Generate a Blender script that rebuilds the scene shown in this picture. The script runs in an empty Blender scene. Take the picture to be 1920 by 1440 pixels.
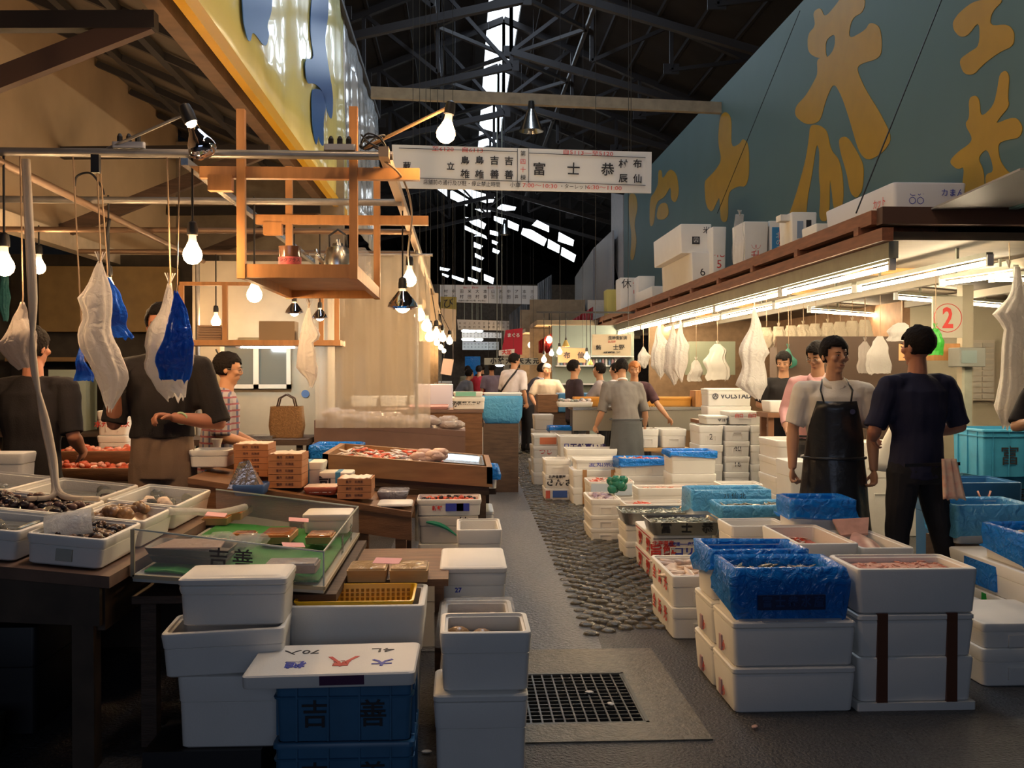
import bpy, math, random
from mathutils import Vector, Matrix, noise
random.seed(7)
S = bpy.context.scene
COL = S.collection
R = math.radians
# ---------------------------------------------------------------- camera
CAM_H = 1.5
FPX = 1900.0
YAW = math.atan(94 / FPX)
PITCH = math.atan(23 / FPX)
cd = bpy.data.cameras.new('camera'); cam = bpy.data.objects.new('camera', cd); COL.objects.link(cam)
cam.location = (0, 0, CAM_H)
cam.rotation_euler = (R(90) - PITCH, 0, -YAW)
cd.sensor_width = 36; cd.lens = FPX / 1920 * 36; cd.clip_end = 200
S.camera = cam
# ---------------------------------------------------------------- world, daylight, exposure
W = bpy.data.worlds.new('overcast_sky'); S.world = W; W.use_nodes = True
_bg = W.node_tree.nodes['Background']; _bg.inputs[0].default_value = (0.80, 0.90, 1.0, 1); _bg.inputs[1].default_value = 3.0
def area_light(name, loc, rot, sx, sy, power, color):
    l = bpy.data.lights.new(name, 'AREA'); l.shape = 'RECTANGLE'; l.size = sx; l.size_y = sy; l.energy = power; l.color = color
    o = bpy.data.objects.new(name, l); COL.objects.link(o); o.location = loc; o.rotation_euler = rot
    return o
# unseen lamp added behind the camera as cool daylight; daylight through the ridge skylight
area_light('rear_daylight_fill', (-0.5, -6.8, 2.9), (R(78), 0, 0), 7.0, 3.0, 88, (0.62, 0.74, 1.0))
area_light('ridge_daylight', (0.95, 15, 9.2), (0, 0, 0), 0.6, 24, 420, (0.70, 0.84, 1.0))
S.view_settings.view_transform = 'Standard'; S.view_settings.look = 'None'
S.view_settings.exposure = 0.0; S.view_settings.gamma = 1; S.view_settings.use_curve_mapping = False
cy = S.cycles
cy.max_bounces = 6; cy.diffuse_bounces = 3; cy.glossy_bounces = 3; cy.transmission_bounces = 4; cy.transparent_max_bounces = 10
cy.sample_clamp_indirect = 3.0; cy.sample_clamp_direct = 20; cy.caustics_reflective = False; cy.caustics_refractive = False
cy.use_denoising = True
try: cy.denoiser = 'OPENIMAGEDENOISE'
except Exception: pass
BULB = 270; TUBE = 88
# ---------------------------------------------------------------- projection helpers (pixel -> point of the place)
_RM = cam.rotation_euler.to_matrix()
def ray(u, v): return _RM @ Vector(((u - 960) / FPX, (720 - v) / FPX, -1))
def AY(u, v, y):
    d = ray(u, v); t = y / d.y; return Vector((d.x * t, y, CAM_H + d.z * t))
def AX(u, v, x):
    d = ray(u, v); t = x / d.x; return Vector((x, d.y * t, CAM_H + d.z * t))
def AZ(u, v, z):
    d = ray(u, v); t = (z - CAM_H) / d.z; return Vector((d.x * t, d.y * t, z))
# ---------------------------------------------------------------- materials
MATS = {}
def mat(name, col, rough=0.6, metal=0.0, noise_amt=0.0, nscale=8, bump=0.0, bscale=40, emit=None, estr=0, trans=0.0, ior=1.45, coat=0.0, stretch=None, col2=None, spec=0.5, alpha=1.0, sss=0):
    if name in MATS: return MATS[name]
    m = bpy.data.materials.new(name); m.use_nodes = True; nt = m.node_tree; b = nt.nodes['Principled BSDF']
    c = (*col, 1)
    b.inputs['Base Color'].default_value = c; b.inputs['Roughness'].default_value = rough; b.inputs['Metallic'].default_value = metal
    b.inputs['Transmission Weight'].default_value = trans; b.inputs['IOR'].default_value = ior; b.inputs['Coat Weight'].default_value = coat
    b.inputs['Specular IOR Level'].default_value = spec; b.inputs['Alpha'].default_value = alpha
    tc = nt.nodes.new('ShaderNodeTexCoord'); src = tc.outputs['Object']
    if stretch:
        mp = nt.nodes.new('ShaderNodeMapping'); mp.inputs['Scale'].default_value = stretch; nt.links.new(src, mp.inputs[0]); src = mp.outputs[0]
    if noise_amt > 0:
        n = nt.nodes.new('ShaderNodeTexNoise'); n.inputs['Scale'].default_value = nscale; n.inputs['Detail'].default_value = 6; nt.links.new(src, n.inputs['Vector'])
        r = nt.nodes.new('ShaderNodeValToRGB'); r.color_ramp.elements[0].position = 0.3; r.color_ramp.elements[1].position = 0.7
        d = col2 if col2 else tuple(x * (1 - noise_amt) for x in col)
        r.color_ramp.elements[0].color = (*d, 1); r.color_ramp.elements[1].color = c
        nt.links.new(n.outputs['Fac'], r.inputs['Fac']); nt.links.new(r.outputs['Color'], b.inputs['Base Color'])
    if bump > 0:
        n2 = nt.nodes.new('ShaderNodeTexNoise'); n2.inputs['Scale'].default_value = bscale; n2.inputs['Detail'].default_value = 5; nt.links.new(src, n2.inputs['Vector'])
        bp = nt.nodes.new('ShaderNodeBump'); bp.inputs['Strength'].default_value = bump; bp.inputs['Distance'].default_value = 0.02
        nt.links.new(n2.outputs['Fac'], bp.inputs['Height']); nt.links.new(bp.outputs['Normal'], b.inputs['Normal'])
    if emit:
        b.inputs['Emission Color'].default_value = (*emit, 1); b.inputs['Emission Strength'].default_value = estr
    MATS[name] = m
    return m
def film(name, col, rough=0.18, tr=0.45, clear=0.0, bump=0.5, bscale=14):
    """thin plastic film: glossy sheet that lets light through"""
    if name in MATS: return MATS[name]
    m = bpy.data.materials.new(name); m.use_nodes = True; nt = m.node_tree; nt.nodes.clear()
    out = nt.nodes.new('ShaderNodeOutputMaterial')
    b = nt.nodes.new('ShaderNodeBsdfPrincipled'); b.inputs['Base Color'].default_value = (*col, 1); b.inputs['Roughness'].default_value = rough
    t = nt.nodes.new('ShaderNodeBsdfTranslucent'); t.inputs[0].default_value = (*col, 1)
    mx = nt.nodes.new('ShaderNodeMixShader'); mx.inputs[0].default_value = tr
    nt.links.new(b.outputs[0], mx.inputs[1]); nt.links.new(t.outputs[0], mx.inputs[2])
    tc = nt.nodes.new('ShaderNodeTexCoord'); n = nt.nodes.new('ShaderNodeTexNoise'); n.inputs['Scale'].default_value = bscale; n.inputs['Detail'].default_value = 3; n.inputs['Distortion'].default_value = 1.2
    nt.links.new(tc.outputs['Object'], n.inputs['Vector'])
    bp = nt.nodes.new('ShaderNodeBump'); bp.inputs['Strength'].default_value = bump; bp.inputs['Distance'].default_value = 0.03
    nt.links.new(n.outputs['Fac'], bp.inputs['Height']); nt.links.new(bp.outputs['Normal'], b.inputs['Normal'])
    last = mx.outputs[0]
    if clear > 0:
        tp = nt.nodes.new('ShaderNodeBsdfTransparent'); m2 = nt.nodes.new('ShaderNodeMixShader'); m2.inputs[0].default_value = clear
        nt.links.new(last, m2.inputs[1]); nt.links.new(tp.outputs[0], m2.inputs[2]); last = m2.outputs[0]
    nt.links.new(last, out.inputs[0])
    MATS[name] = m
    return m
FOAM = mat('white_foam', (0.81, 0.785, 0.735), 0.55, noise_amt=0.05, nscale=6, bump=0.06, bscale=160)
FOAMD = mat('worn_foam', (0.70, 0.66, 0.60), 0.6, noise_amt=0.14, nscale=5, bump=0.08, bscale=120)
BLUEF = film('blue_film', (0.012, 0.23, 0.76), 0.12, 0.30, bump=1.0, bscale=17)
LBLUEF = film('light_blue_film', (0.13, 0.47, 0.80), 0.12, 0.35, bump=1.0, bscale=17)
WHITEF = film('white_film', (0.82, 0.78, 0.74), 0.22, 0.4, bump=0.6, bscale=16)
GREYF = film('grey_film', (0.50, 0.44, 0.40), 0.5, 0.3, bump=0.4)
CLEARF = film('clear_film', (0.8, 0.8, 0.8), 0.08, 0.2, clear=0.72, bump=0.8, bscale=18)
WOOD = mat('brown_wood', (0.23, 0.11, 0.05), 0.6, noise_amt=0.45, nscale=5, bump=0.2, bscale=30, stretch=(1, 8, 8))
DWOOD = mat('dark_wood', (0.10, 0.06, 0.04), 0.65, noise_amt=0.5, nscale=5, bump=0.25, bscale=30, stretch=(1, 8, 8))
PWOOD = mat('pale_wood', (0.55, 0.34, 0.15), 0.55, noise_amt=0.25, nscale=5, stretch=(1, 9, 9))
OWOOD = mat('orange_wood', (0.52, 0.24, 0.08), 0.5, noise_amt=0.25, nscale=4, stretch=(6, 6, 1))
REDWOOD = mat('red_brown_beam', (0.24, 0.09, 0.045), 0.6, noise_amt=0.4, nscale=4, stretch=(8, 1, 8))
STEEL = mat('steel', (0.55, 0.55, 0.53), 0.25, 1.0, bump=0.03)
PIPE = mat('grey_pipe', (0.36, 0.34, 0.32), 0.4, 0.6, noise_amt=0.3, nscale=9)
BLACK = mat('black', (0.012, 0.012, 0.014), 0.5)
INK = mat('black_ink', (0.02, 0.02, 0.025), 0.6)
INKB = mat('blue_ink', (0.03, 0.05, 0.40), 0.6)
INKR = mat('red_ink', (0.60, 0.05, 0.04), 0.6)
DARKM = mat('dark_steel', (0.05, 0.048, 0.05), 0.6, 0.3)
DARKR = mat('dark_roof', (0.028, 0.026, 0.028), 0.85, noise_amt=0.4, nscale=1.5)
CRATEB = mat('blue_crate', (0.045, 0.16, 0.30), 0.35, noise_amt=0.2)
CRATEL = mat('light_blue_crate', (0.05, 0.30, 0.50), 0.4, noise_amt=0.2)
WHITEP = mat('white_paint', (0.72, 0.72, 0.72), 0.5)
REDP = mat('red_cloth', (0.55, 0.03, 0.05), 0.6)
YELP = mat('yellow_plastic', (0.80, 0.48, 0.02), 0.35)
CREAM = mat('cream_wall', (0.44, 0.385, 0.28), 0.7, noise_amt=0.18, nscale=2)
# ---------------------------------------------------------------- mesh builder
class MB:
    def __init__(s): s.v = []; s.f = []; s.m = []; s.cm = 0
    def add(s, vs, fs):
        o = len(s.v); s.v += [tuple(p) for p in vs]
        for f in fs: s.f.append(tuple(i + o for i in f)); s.m.append(s.cm)
        return s
    def box(s, x0, x1, y0, y1, z0, z1):
        return s.add([(x0,y0,z0),(x1,y0,z0),(x1,y1,z0),(x0,y1,z0),(x0,y0,z1),(x1,y0,z1),(x1,y1,z1),(x0,y1,z1)],
                     [(0,3,2,1),(4,5,6,7),(0,1,5,4),(1,2,6,5),(2,3,7,6),(3,0,4,7)])
    def bar(s, a, b, w, h=None):
        """square bar from a to b"""
        h = h or w; a = Vector(a); b = Vector(b); d = (b - a).normalized()
        up = Vector((0, 0, 1)) if abs(d.z) < 0.95 else Vector((1, 0, 0))
        x = d.cross(up).normalized() * w / 2; y = x.cross(d).normalized() * h / 2
        vs = [p + q for p in (a, b) for q in (-x - y, x - y, x + y, -x + y)]
        return s.add(vs, [(0,1,2,3),(7,6,5,4),(0,4,5,1),(1,5,6,2),(2,6,7,3),(3,7,4,0)])
    def loops(s, L, cap0=True, cap1=True, close=False):
        n = len(L[0]); o = len(s.v)
        for l in L: s.v += [tuple(p) for p in l]
        for k in range(len(L) - 1):
            for i in range(n):
                j = (i + 1) % n
                s.f.append((o+k*n+i, o+k*n+j, o+(k+1)*n+j, o+(k+1)*n+i)); s.m.append(s.cm)
        if cap0: s.f.append(tuple(o + i for i in reversed(range(n)))); s.m.append(s.cm)
        if cap1: s.f.append(tuple(o + (len(L)-1)*n + i for i in range(n))); s.m.append(s.cm)
        return s
    def tube(s, pts, r, n=8, cap=True):
        pts = [Vector(p) for p in pts]; rr = r if isinstance(r, (list, tuple)) else [r] * len(pts)
        L = []; x = None
        for i, p in enumerate(pts):
            d = (pts[min(i+1, len(pts)-1)] - pts[max(i-1, 0)]).normalized()
            if x is None:
                x = d.cross(Vector((0, 0, 1))) if abs(d.z) < 0.9 else d.cross(Vector((1, 0, 0)))
            x = (x - d * x.dot(d)).normalized(); y = d.cross(x)
            L.append([p + (x * math.cos(2*math.pi*k/n) + y * math.sin(2*math.pi*k/n)) * rr[i] for k in range(n)])
        return s.loops(L, cap, cap)
    def lathe(s, prof, c=(0, 0, 0), n=16, axis=None, cap0=True, cap1=True):
        c = Vector(c); q = Vector((0, 0, 1)).rotation_difference(Vector(axis).normalized()) if axis else None
        L = []
        for r, z in prof:
            l = [Vector((r*math.cos(2*math.pi*k/n), r*math.sin(2*math.pi*k/n), z)) for k in range(n)]
            L.append([c + (q @ p if q else p) for p in l])
        return s.loops(L, cap0, cap1)
    def ell(s, c, r, n=14, m=9, rot=None):
        c = Vector(c); L = []
        for k in range(1, m):
            a = -math.pi/2 + math.pi*k/m
            l = [Vector((r[0]*math.cos(a)*math.cos(2*math.pi*i/n), r[1]*math.cos(a)*math.sin(2*math.pi*i/n), r[2]*math.sin(a))) for i in range(n)]
            L.append([c + (rot @ p if rot else p) for p in l])
        return s.loops(L)
    def poly(s, pts, d):
        """flat polygon given as world points, extruded by vector d"""
        n = len(pts); o = len(s.v); d = Vector(d)
        s.v += [tuple(p) for p in pts] + [tuple(Vector(p) + d) for p in pts]
        s.f.append(tuple(o+i for i in range(n))); s.f.append(tuple(o+n+i for i in reversed(range(n)))); s.m += [s.cm]*2
        for i in range(n):
            j = (i+1) % n; s.f.append((o+i, o+n+i, o+n+j, o+j)); s.m.append(s.cm)
        return s
    def build(s, name, mats, parent=None, loc=(0, 0, 0), rot=None, smooth=False, bevel=0, center=False, solid=0, fixn=False):
        vs = s.v; loc = Vector(loc)
        if center:   # take world coordinates, put the origin at the base centre
            xs = [p[0] for p in vs]; ys = [p[1] for p in vs]; zs = [p[2] for p in vs]
            loc = Vector(((min(xs)+max(xs))/2, (min(ys)+max(ys))/2, min(zs)))
            vs = [(p[0]-loc.x, p[1]-loc.y, p[2]-loc.z) for p in vs]
        me = bpy.data.meshes.new(name); me.from_pydata(vs, [], s.f)
        mats = mats if isinstance(mats, (list, tuple)) else [mats]
        for m in mats: me.materials.append(m)
        if len(mats) > 1: me.polygons.foreach_set('material_index', s.m)
        if smooth:
            me.polygons.foreach_set('use_smooth', [True] * len(s.f))
        me.update()
        if fixn:
            import bmesh
            b = bmesh.new(); b.from_mesh(me); bmesh.ops.recalc_face_normals(b, faces=b.faces); b.to_mesh(me); b.free()
        o = bpy.data.objects.new(name, me); COL.objects.link(o); o.location = loc
        if rot: o.rotation_euler = rot
        if parent:
            o.parent = parent
            if center: o.location = loc - parent.location
        if smooth and smooth != 'all':
            try:
                me.set_sharp_from_angle(angle=R(38))
            except Exception: pass
        if bevel:
            b = o.modifiers.new('bevel', 'BEVEL'); b.width = bevel; b.segments = 2; b.limit_method = 'ANGLE'; b.angle_limit = R(40)
        if solid:
            b = o.modifiers.new('solid', 'SOLIDIFY'); b.thickness = solid; b.offset = 0
        return o
def tag(o, label, cat, group=None, kind=None):
    o['label'] = label; o['category'] = cat
    if group: o['group'] = group
    if kind: o['kind'] = kind
    return o
def struct(o, label=None):
    o['kind'] = 'structure'
    if label: o['label'] = label; o['category'] = 'building'
    return o
def empty(name, loc, label, cat, group=None, rotz=0):
    o = bpy.data.objects.new(name, None); COL.objects.link(o); o.location = loc; o.rotation_euler = (0, 0, rotz); o.empty_display_size = 0.1
    return tag(o, label, cat, group)
def rr(w, d, r, z, n=3, cx=0, cy=0):
    """rounded rectangle loop"""
    r = min(r, w/2 - 1e-4, d/2 - 1e-4); out = []
    for (sx, sy, a0) in ((1, 1, 0), (-1, 1, 90), (-1, -1, 180), (1, -1, 270)):
        for k in range(n + 1):
            a = R(a0 + 90 * k / n); out.append((cx + sx*(w/2-r) + r*math.cos(a), cy + sy*(d/2-r) + r*math.sin(a), z))
    return out
TMPS = bpy.data.scenes.new('tmp')            # small side scene used only to evaluate one object at a time
def evaluated_mesh(o):
    TMPS.collection.objects.link(o); vl = TMPS.view_layers[0]; vl.update()
    me = bpy.data.meshes.new_from_object(o.evaluated_get(vl.depsgraph)); bpy.data.objects.remove(o)
    return me
def txt(s, size, m, parent, loc, rot=(R(90), 0, 0), name='lettering', sx=1.0, thick=0.0, bold=0.0, vert=False, ital=0, res=2):
    """writing as a flat raised mesh, centred on loc"""
    if vert: s = '\n'.join(s)
    c = bpy.data.curves.new(name, 'FONT'); c.body = s; c.size = size; c.align_x = 'CENTER'; c.align_y = 'CENTER'; c.extrude = 0.0006 + thick
    c.resolution_u = res; c.offset = bold; c.shear = ital
    if vert: c.space_line = 0.95
    t = bpy.data.objects.new('t', c); COL.objects.link(t)
    me = evaluated_mesh(t); bpy.data.curves.remove(c)
    me.materials.clear(); me.materials.append(m); me.name = name
    o = bpy.data.objects.new(name, me); COL.objects.link(o); o.parent = parent; o.location = loc; o.rotation_euler = rot; o.scale = (sx, 1, 1)
    return o
# ================================================================ SETTING
ASPH = mat('wet_asphalt', (0.075, 0.075, 0.08), 0.40, noise_amt=0.8, nscale=55, bump=1.0, bscale=70)
AISLE = mat('aisle_asphalt', (0.125, 0.135, 0.155), 0.30, noise_amt=0.6, nscale=38, bump=0.7, bscale=55)
SLAB = mat('wet_concrete', (0.19, 0.165, 0.12), 0.42, noise_amt=0.45, nscale=22, bump=0.6, bscale=60)
STONE = mat('wet_cobble', (0.085, 0.070, 0.046), 0.15, noise_amt=0.5, nscale=14, bump=0.35, bscale=60)
GX0, GX1, GY0, GY1 = 0.13, 0.80, 4.27, 4.99        # drain pit
SX0, SX1, SY0, SY1 = 0.0, 1.02, 4.06, 5.42         # concrete slab
b = MB()
b.box(-9.2, SX0, -8, 60, -0.12, 0); b.box(SX1, 12.2, -8, 60, -0.12, 0)
b.box(SX0, SX1, -8, SY0, -0.12, 0); b.box(SX0, SX1, SY1, 60, -0.12, 0)
struct(b.build('floor', ASPH))
b = MB()
b.box(SX0, SX1, SY0, GY0, -0.12, 0.006); b.box(SX0, SX1, GY1, SY1, -0.12, 0.006); b.box(SX0, GX0, GY0, GY1, -0.12, 0.006); b.box(GX1, SX1, GY0, GY1, -0.12, 0.006)
b.box(GX0-.05, GX1+.05, GY0-.05, GY1+.05, -0.5, -0.45); b.box(GX0-.05, GX0, GY0, GY1, -0.45, -0.12); b.box(GX1, GX1+.05, GY0, GY1, -0.45, -0.12)
b.box(GX0-.05, GX1+.05, GY0-.05, GY0, -0.45, -0.12); b.box(GX0-.05, GX1+.05, GY1, GY1+.05, -0.45, -0.12)
struct(b.build('floor_drain_slab', SLAB))
# grey asphalt lane of the aisle
b = MB(); L = []
for k in range(60):
    y = 5.42 + k * 0.8; x0 = -0.6; x1 = 0.76 + 0.010 * (y - 6) + 0.03 * math.sin(k * 1.7)
    L.append((x0, x1, y))
for k in range(59):
    a, c = L[k], L[k+1]
    b.add([(a[0], a[2], 0.004), (a[1], a[2], 0.004), (c[1], c[2], 0.004), (c[0], c[2], 0.004)], [(0, 1, 2, 3)])
struct(b.build('floor_aisle_lane', AISLE))
# cobbles laid in fans
b = MB(); j = 0; y = 5.72
while y < 21:
    x = 0.74 + 0.010 * (y - 6) + (0.055 if j % 2 else 0); 
    while x < (2.3 if y < 8 else 2.0):
        ph = (x / 0.72) % 1.0
        yy = y + 0.17 * math.sin(math.pi * ph) + random.uniform(-.008, .008)
        w = 0.104 * random.uniform(.86, 1.0); d = 0.088 * random.uniform(.86, 1.0); a = (0.5 - ph) * -0.55 + random.uniform(-.05, .05)
        hz = random.uniform(0.012, 0.024); tx = random.uniform(-.05, .05); ty = random.uniform(-.07, .07); L = []
        for (q, z) in ((1.0, -0.01), (0.93, hz*.6), (0.62, hz)):
            l = []
            for p in rr(w*q, d*q, 0.02*q, z, 1):
                l.append((x + p[0]*math.cos(a) - p[1]*math.sin(a), yy + p[0]*math.sin(a) + p[1]*math.cos(a), max(z, -0.01) + (p[0]*tx + p[1]*ty if z > 0 else 0)))
            L.append(l)
        b.loops(L, False, True); x += 0.108
    y += 0.094; j += 1
struct(b.build('floor_cobblestones', STONE, smooth='all'))
# drain grate
g = MB(); 
n = 13
for i in range(n + 1):
    x = GX0 + 0.02 + (GX1 - GX0 - 0.04) * i / n; g.box(x-.004, x+.004, GY0+.01, GY1-.01, -0.028, 0.004)
for i in range(15):
    y = GY0 + 0.02 + (GY1 - GY0 - 0.04) * i / 14; g.box(GX0+.01, GX1-.01, y-.003, y+.003, -0.024, 0.002)
for (a0, a1, c0, c1) in ((GX0, GX1, GY0, GY0+.016), (GX0, GX1, GY1-.016, GY1), (GX0, GX0+.016, GY0, GY1), (GX1-.016, GX1, GY0, GY1)): g.box(a0, a1, c0, c1, -0.03, 0.006)
tag(g.build('drain_grate', mat('grate_iron', (0.10, 0.095, 0.085), 0.35, 0.7), center=True), 'square iron drain grate set in the wet concrete slab of the aisle floor', 'drain grate')

# outer walls and roof
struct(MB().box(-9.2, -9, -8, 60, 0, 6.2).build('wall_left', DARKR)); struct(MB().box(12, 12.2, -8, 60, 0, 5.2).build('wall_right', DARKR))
struct(MB().box(-9.2, 12.2, -8.2, -8, 0, 9.5).build('wall_back_sky_block', DARKR)); struct(MB().box(-9.2, 12.2, 60, 60.2, 0, 9.5).build('wall_front', DARKR))  # back wall is unseen, added to shut sky light out behind the camera
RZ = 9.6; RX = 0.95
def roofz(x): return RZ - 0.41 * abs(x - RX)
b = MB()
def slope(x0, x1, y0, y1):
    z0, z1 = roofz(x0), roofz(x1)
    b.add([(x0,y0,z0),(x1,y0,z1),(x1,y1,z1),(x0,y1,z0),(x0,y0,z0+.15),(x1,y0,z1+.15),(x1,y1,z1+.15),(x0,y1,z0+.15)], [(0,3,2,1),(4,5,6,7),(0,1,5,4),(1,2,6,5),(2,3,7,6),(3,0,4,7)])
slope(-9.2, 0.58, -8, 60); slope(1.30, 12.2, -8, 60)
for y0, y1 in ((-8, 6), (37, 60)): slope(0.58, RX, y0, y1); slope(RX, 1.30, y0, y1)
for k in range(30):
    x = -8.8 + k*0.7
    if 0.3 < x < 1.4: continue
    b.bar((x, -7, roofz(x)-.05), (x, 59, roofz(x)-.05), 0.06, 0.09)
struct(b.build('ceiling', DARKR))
def truss(y, first):
    m = MB(); N = 7
    for sgn, xe in ((-1, -8.9), (1, 11.8)):
        xs = [RX + (xe - RX) * k / N for k in range(N + 1)]
        top = [(x, y, roofz(x) - 0.14) for x in xs]; zb = lambda x: min(roofz(x) - .5, 6.5 + 0.16 * (abs(xe) - abs(x - RX)) * 0.6)
        bot = [(x, y, zb(x)) for x in xs]
        m.bar(top[0], top[-1], 0.13); m.bar(bot[0], bot[-1], 0.12)
        for k in range(N + 1):
            m.bar(top[k], bot[k], 0.07)
            if k < N: m.bar(bot[k], top[k+1], 0.07)
            if k % 2 == 0: c = bot[k]; m.box(c[0]-.15, c[0]+.15, y-.02, y+.02, c[2]-.08, c[2]+.12)
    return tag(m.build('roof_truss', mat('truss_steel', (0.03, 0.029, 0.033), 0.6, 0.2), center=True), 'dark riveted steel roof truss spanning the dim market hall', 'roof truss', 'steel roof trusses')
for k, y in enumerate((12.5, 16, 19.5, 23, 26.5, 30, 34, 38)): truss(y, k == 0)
def seg(name, pts, w, m, label, cat, group=None):
    b = MB()
    for a, c in pts: b.bar(a, c, w)
    return tag(b.build(name, m, center=True), label, cat, group)
seg('longitudinal_brace', [((-.5, 9, 8.1), (-.5, 40, 8.1)), ((2.4, 9, 8.1), (2.4, 40, 8.1))] + [((-.5, 9 + 3.5*k, 8.1), (2.4, 12.5 + 3.5*k, 8.1)) for k in range(8)] + [((2.4, 9 + 3.5*k, 8.1), (-.5, 12.5 + 3.5*k, 8.1)) for k in range(8)], 0.07, DARKM, 'dark diagonal roof bracing crossing below the ridge skylight', 'roof bracing')
# glazed skylight panes of the far roof
PANE = mat('skylight_glass', (0.9, 0.95, 1), 0.4, emit=(0.86, 0.94, 1.0), estr=3.0)
def panes(name, y, polys, off=(600, 0), sc=0.375):
    b = MB()
    for p in polys: b.poly([AY(off[0]+q[0]*sc, off[1]+q[1]*sc, y) for q in p], (0, 0.05, 0))
    struct(b.build(name, PANE))
panes('window_1', 39.5, [[(580,940),(640,940),(745,1000),(735,1030),(640,985)], [(680,940),(745,945),(875,985),(865,1010),(830,1015),(745,985)], [(775,1045),(855,1045),(850,1065),(810,1060)],
 [(885,1040),(910,1020),(980,1035),(975,1050),(900,1055)], [(870,1080),(930,1095),(930,1130),(870,1100)], [(940,1100),(995,1125),(990,1155),(940,1135)], [(725,1085),(790,1095),(830,1120),(820,1145),(760,1120)], [(720,1125),(830,1180),(835,1195),(720,1145)],
 [(850,1150),(890,1160),(890,1180),(850,1170)], [(770,1210),(815,1230),(800,1245),(770,1235)], [(860,1200),(890,1210),(885,1225),(860,1215)], [(775,1265),(820,1290),(810,1300),(775,1285)], [(865,1240),(900,1255),(890,1270),(862,1258)]])
panes('window_2', 36.5, [[(1085,1100),(1145,1130),(1145,1160),(1060,1125)], [(1015,1140),(1060,1150),(1135,1195),(1120,1230),(1005,1170)], [(1142,1195),(1200,1228),(1195,1265),(1138,1238)], [(1210,1235),(1280,1275),(1270,1310),(1205,1275)], [(1195,1160),(1270,1200),(1265,1230),(1190,1205)]])
panes('window_3', 44, [[(600,1335),(650,1345),(640,1355),(600,1350)], [(760,1330),(810,1345),(800,1360),(760,1345)], [(660,1375),(720,1395),(715,1410),(660,1390)], [(820,1370),(870,1390),(865,1420),(820,1400)], [(740,1385),(790,1400),(785,1415),(740,1400)], [(610,1365),(645,1378),(640,1388),(610,1375)],
 [(900,1515),(935,1530),(930,1545),(905,1530)], [(950,1540),(1000,1555),(990,1575),(945,1560)], [(960,1520),(985,1525),(1000,1540),(960,1530)]])

# ---------------------------------------------------------------- hanging stall signs
def spx(y): return FPX / y
def tpx(s, u, v, hpx, y, m, par, roll=0.0, sx=1.0, bold=0.0, vert=False):
    p = AY(u, v, y); p.y -= 0.012
    return txt(s, hpx / spx(y) * 1.02, m, par, p - par.location, (R(90), roll, 0), sx=sx, bold=bold, vert=vert)
def line_px(par, u0, v0, u1, v1, y, m, w=0.008, name='ruled_line'):
    a = AY(u0, v0, y) - par.location; c = AY(u1, v1, y) - par.location; a.y -= .012; c.y -= .012
    return a, c
def signboard(name, corners, y, label, m=WHITEP, thick=0.03, cat='sign', group=None, hang=0):
    pts = [AY(u, v, y) for u, v in corners]; c = sum(pts, Vector()) / 4; c.z = min(p.z for p in pts)
    o = MB().poly([p - c for p in pts], (0, thick, 0)).build(name, m, loc=c); tag(o, label, cat, group)
    if hang is not None:
        zt = hang or roofz(c.x)
        for p in (pts[0]*.92 + pts[1]*.08, pts[0]*.08 + pts[1]*.92): MB().tube([(p.x-c.x, thick/2, p.z-c.z-.02), (p.x-c.x, thick/2, zt-c.z)], .0035, 4).build('hanger_wire', DARKM, o)
    return o
SY = 12.0
sg = signboard('hanging_sign', [(735, 271), (1222, 285), (1221, 362), (735, 352)], SY, 'long white stall sign with black and red writing, nearest one over the aisle')
ro = R(1.6)
def sy_(u, v): return v + (u - 978) * 0.030 - 0  # follow the tilt of the board
b = MB(); b.cm = 0
for (u0, v0, u1, v1) in ((748, 285, 970, 285), (748, 340, 1210, 341), (992, 287, 1210, 289), (970, 279, 970, 343), (991, 279, 991, 343)):
    a, c = line_px(sg, u0, sy_(u0, v0) if u0 != u1 else v0, u1, sy_(u1, v1) if u0 != u1 else v1, SY, INK); b.bar(a, c, 0.006)
b.build('ruled_line', INK, sg)
for s, u, v, h, m in (('至6120―自6113', 858, 285, 10, INKR), ('自5113―至5120', 1102, 284, 10, INKR), ('蔵', 763, 319, 15, INK), ('立', 845, 317, 15, INK), ('島', 872, 306, 17, INK), ('島', 899, 305, 17, INK), ('吉', 927, 304, 17, INK), ('吉', 954, 304, 17, INK),
    ('雄', 872, 331, 17, INK), ('雄', 899, 331, 17, INK), ('善', 927, 330, 17, INK), ('善', 954, 330, 17, INK), ('第', 980.5, 289, 11, INK), ('四', 980.5, 304, 11, INKR), ('十', 980.5, 319, 11, INKR), ('棟', 980.5, 334, 11, INK),
    ('富', 1011, 318, 25, INK), ('士', 1075, 316, 25, INK), ('恭', 1139, 315, 25, INK), ('村', 1168, 303, 17, INK), ('布', 1195, 302, 17, INK), ('辰', 1168, 330, 17, INK), ('仙', 1195, 330, 17, INK),
    ('店舗前の通行及び駐・停止禁止時間', 866, 348, 10.0, INK), ('小車', 966, 348, 10, INK), ('7:00～10:30', 1012, 348, 10.5, INKR), ('・ターレット', 1076, 348, 9.5, INK), ('6:30～11:00', 1133, 348, 10.5, INKR)):
    sxx = 1.0
    if s.startswith('至6'): sxx = 1.35
    if s.startswith('自5'): sxx = 1.35
    if s in ('7:00～10:30', '6:30～11:00'): sxx = 1.25
    if s.startswith('店舗'): sxx = 0.88
    if s == '・ターレット': sxx = 0.95
    tpx(s, u, sy_(u, v), h, SY, m, sg, ro, sxx, bold=0.002 if h > 14 else 0)
for u in ():
    p = AY(u, 272, SY); tag(MB().tube([(p.x, p.y+.02, p.z), (p.x, p.y+.02, roofz(p.x))], .004, 5).build('hanger_wire', DARKM, center=True), 'thin wire holding up the near long stall sign', 'wire', 'sign hanger wires')
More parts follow.
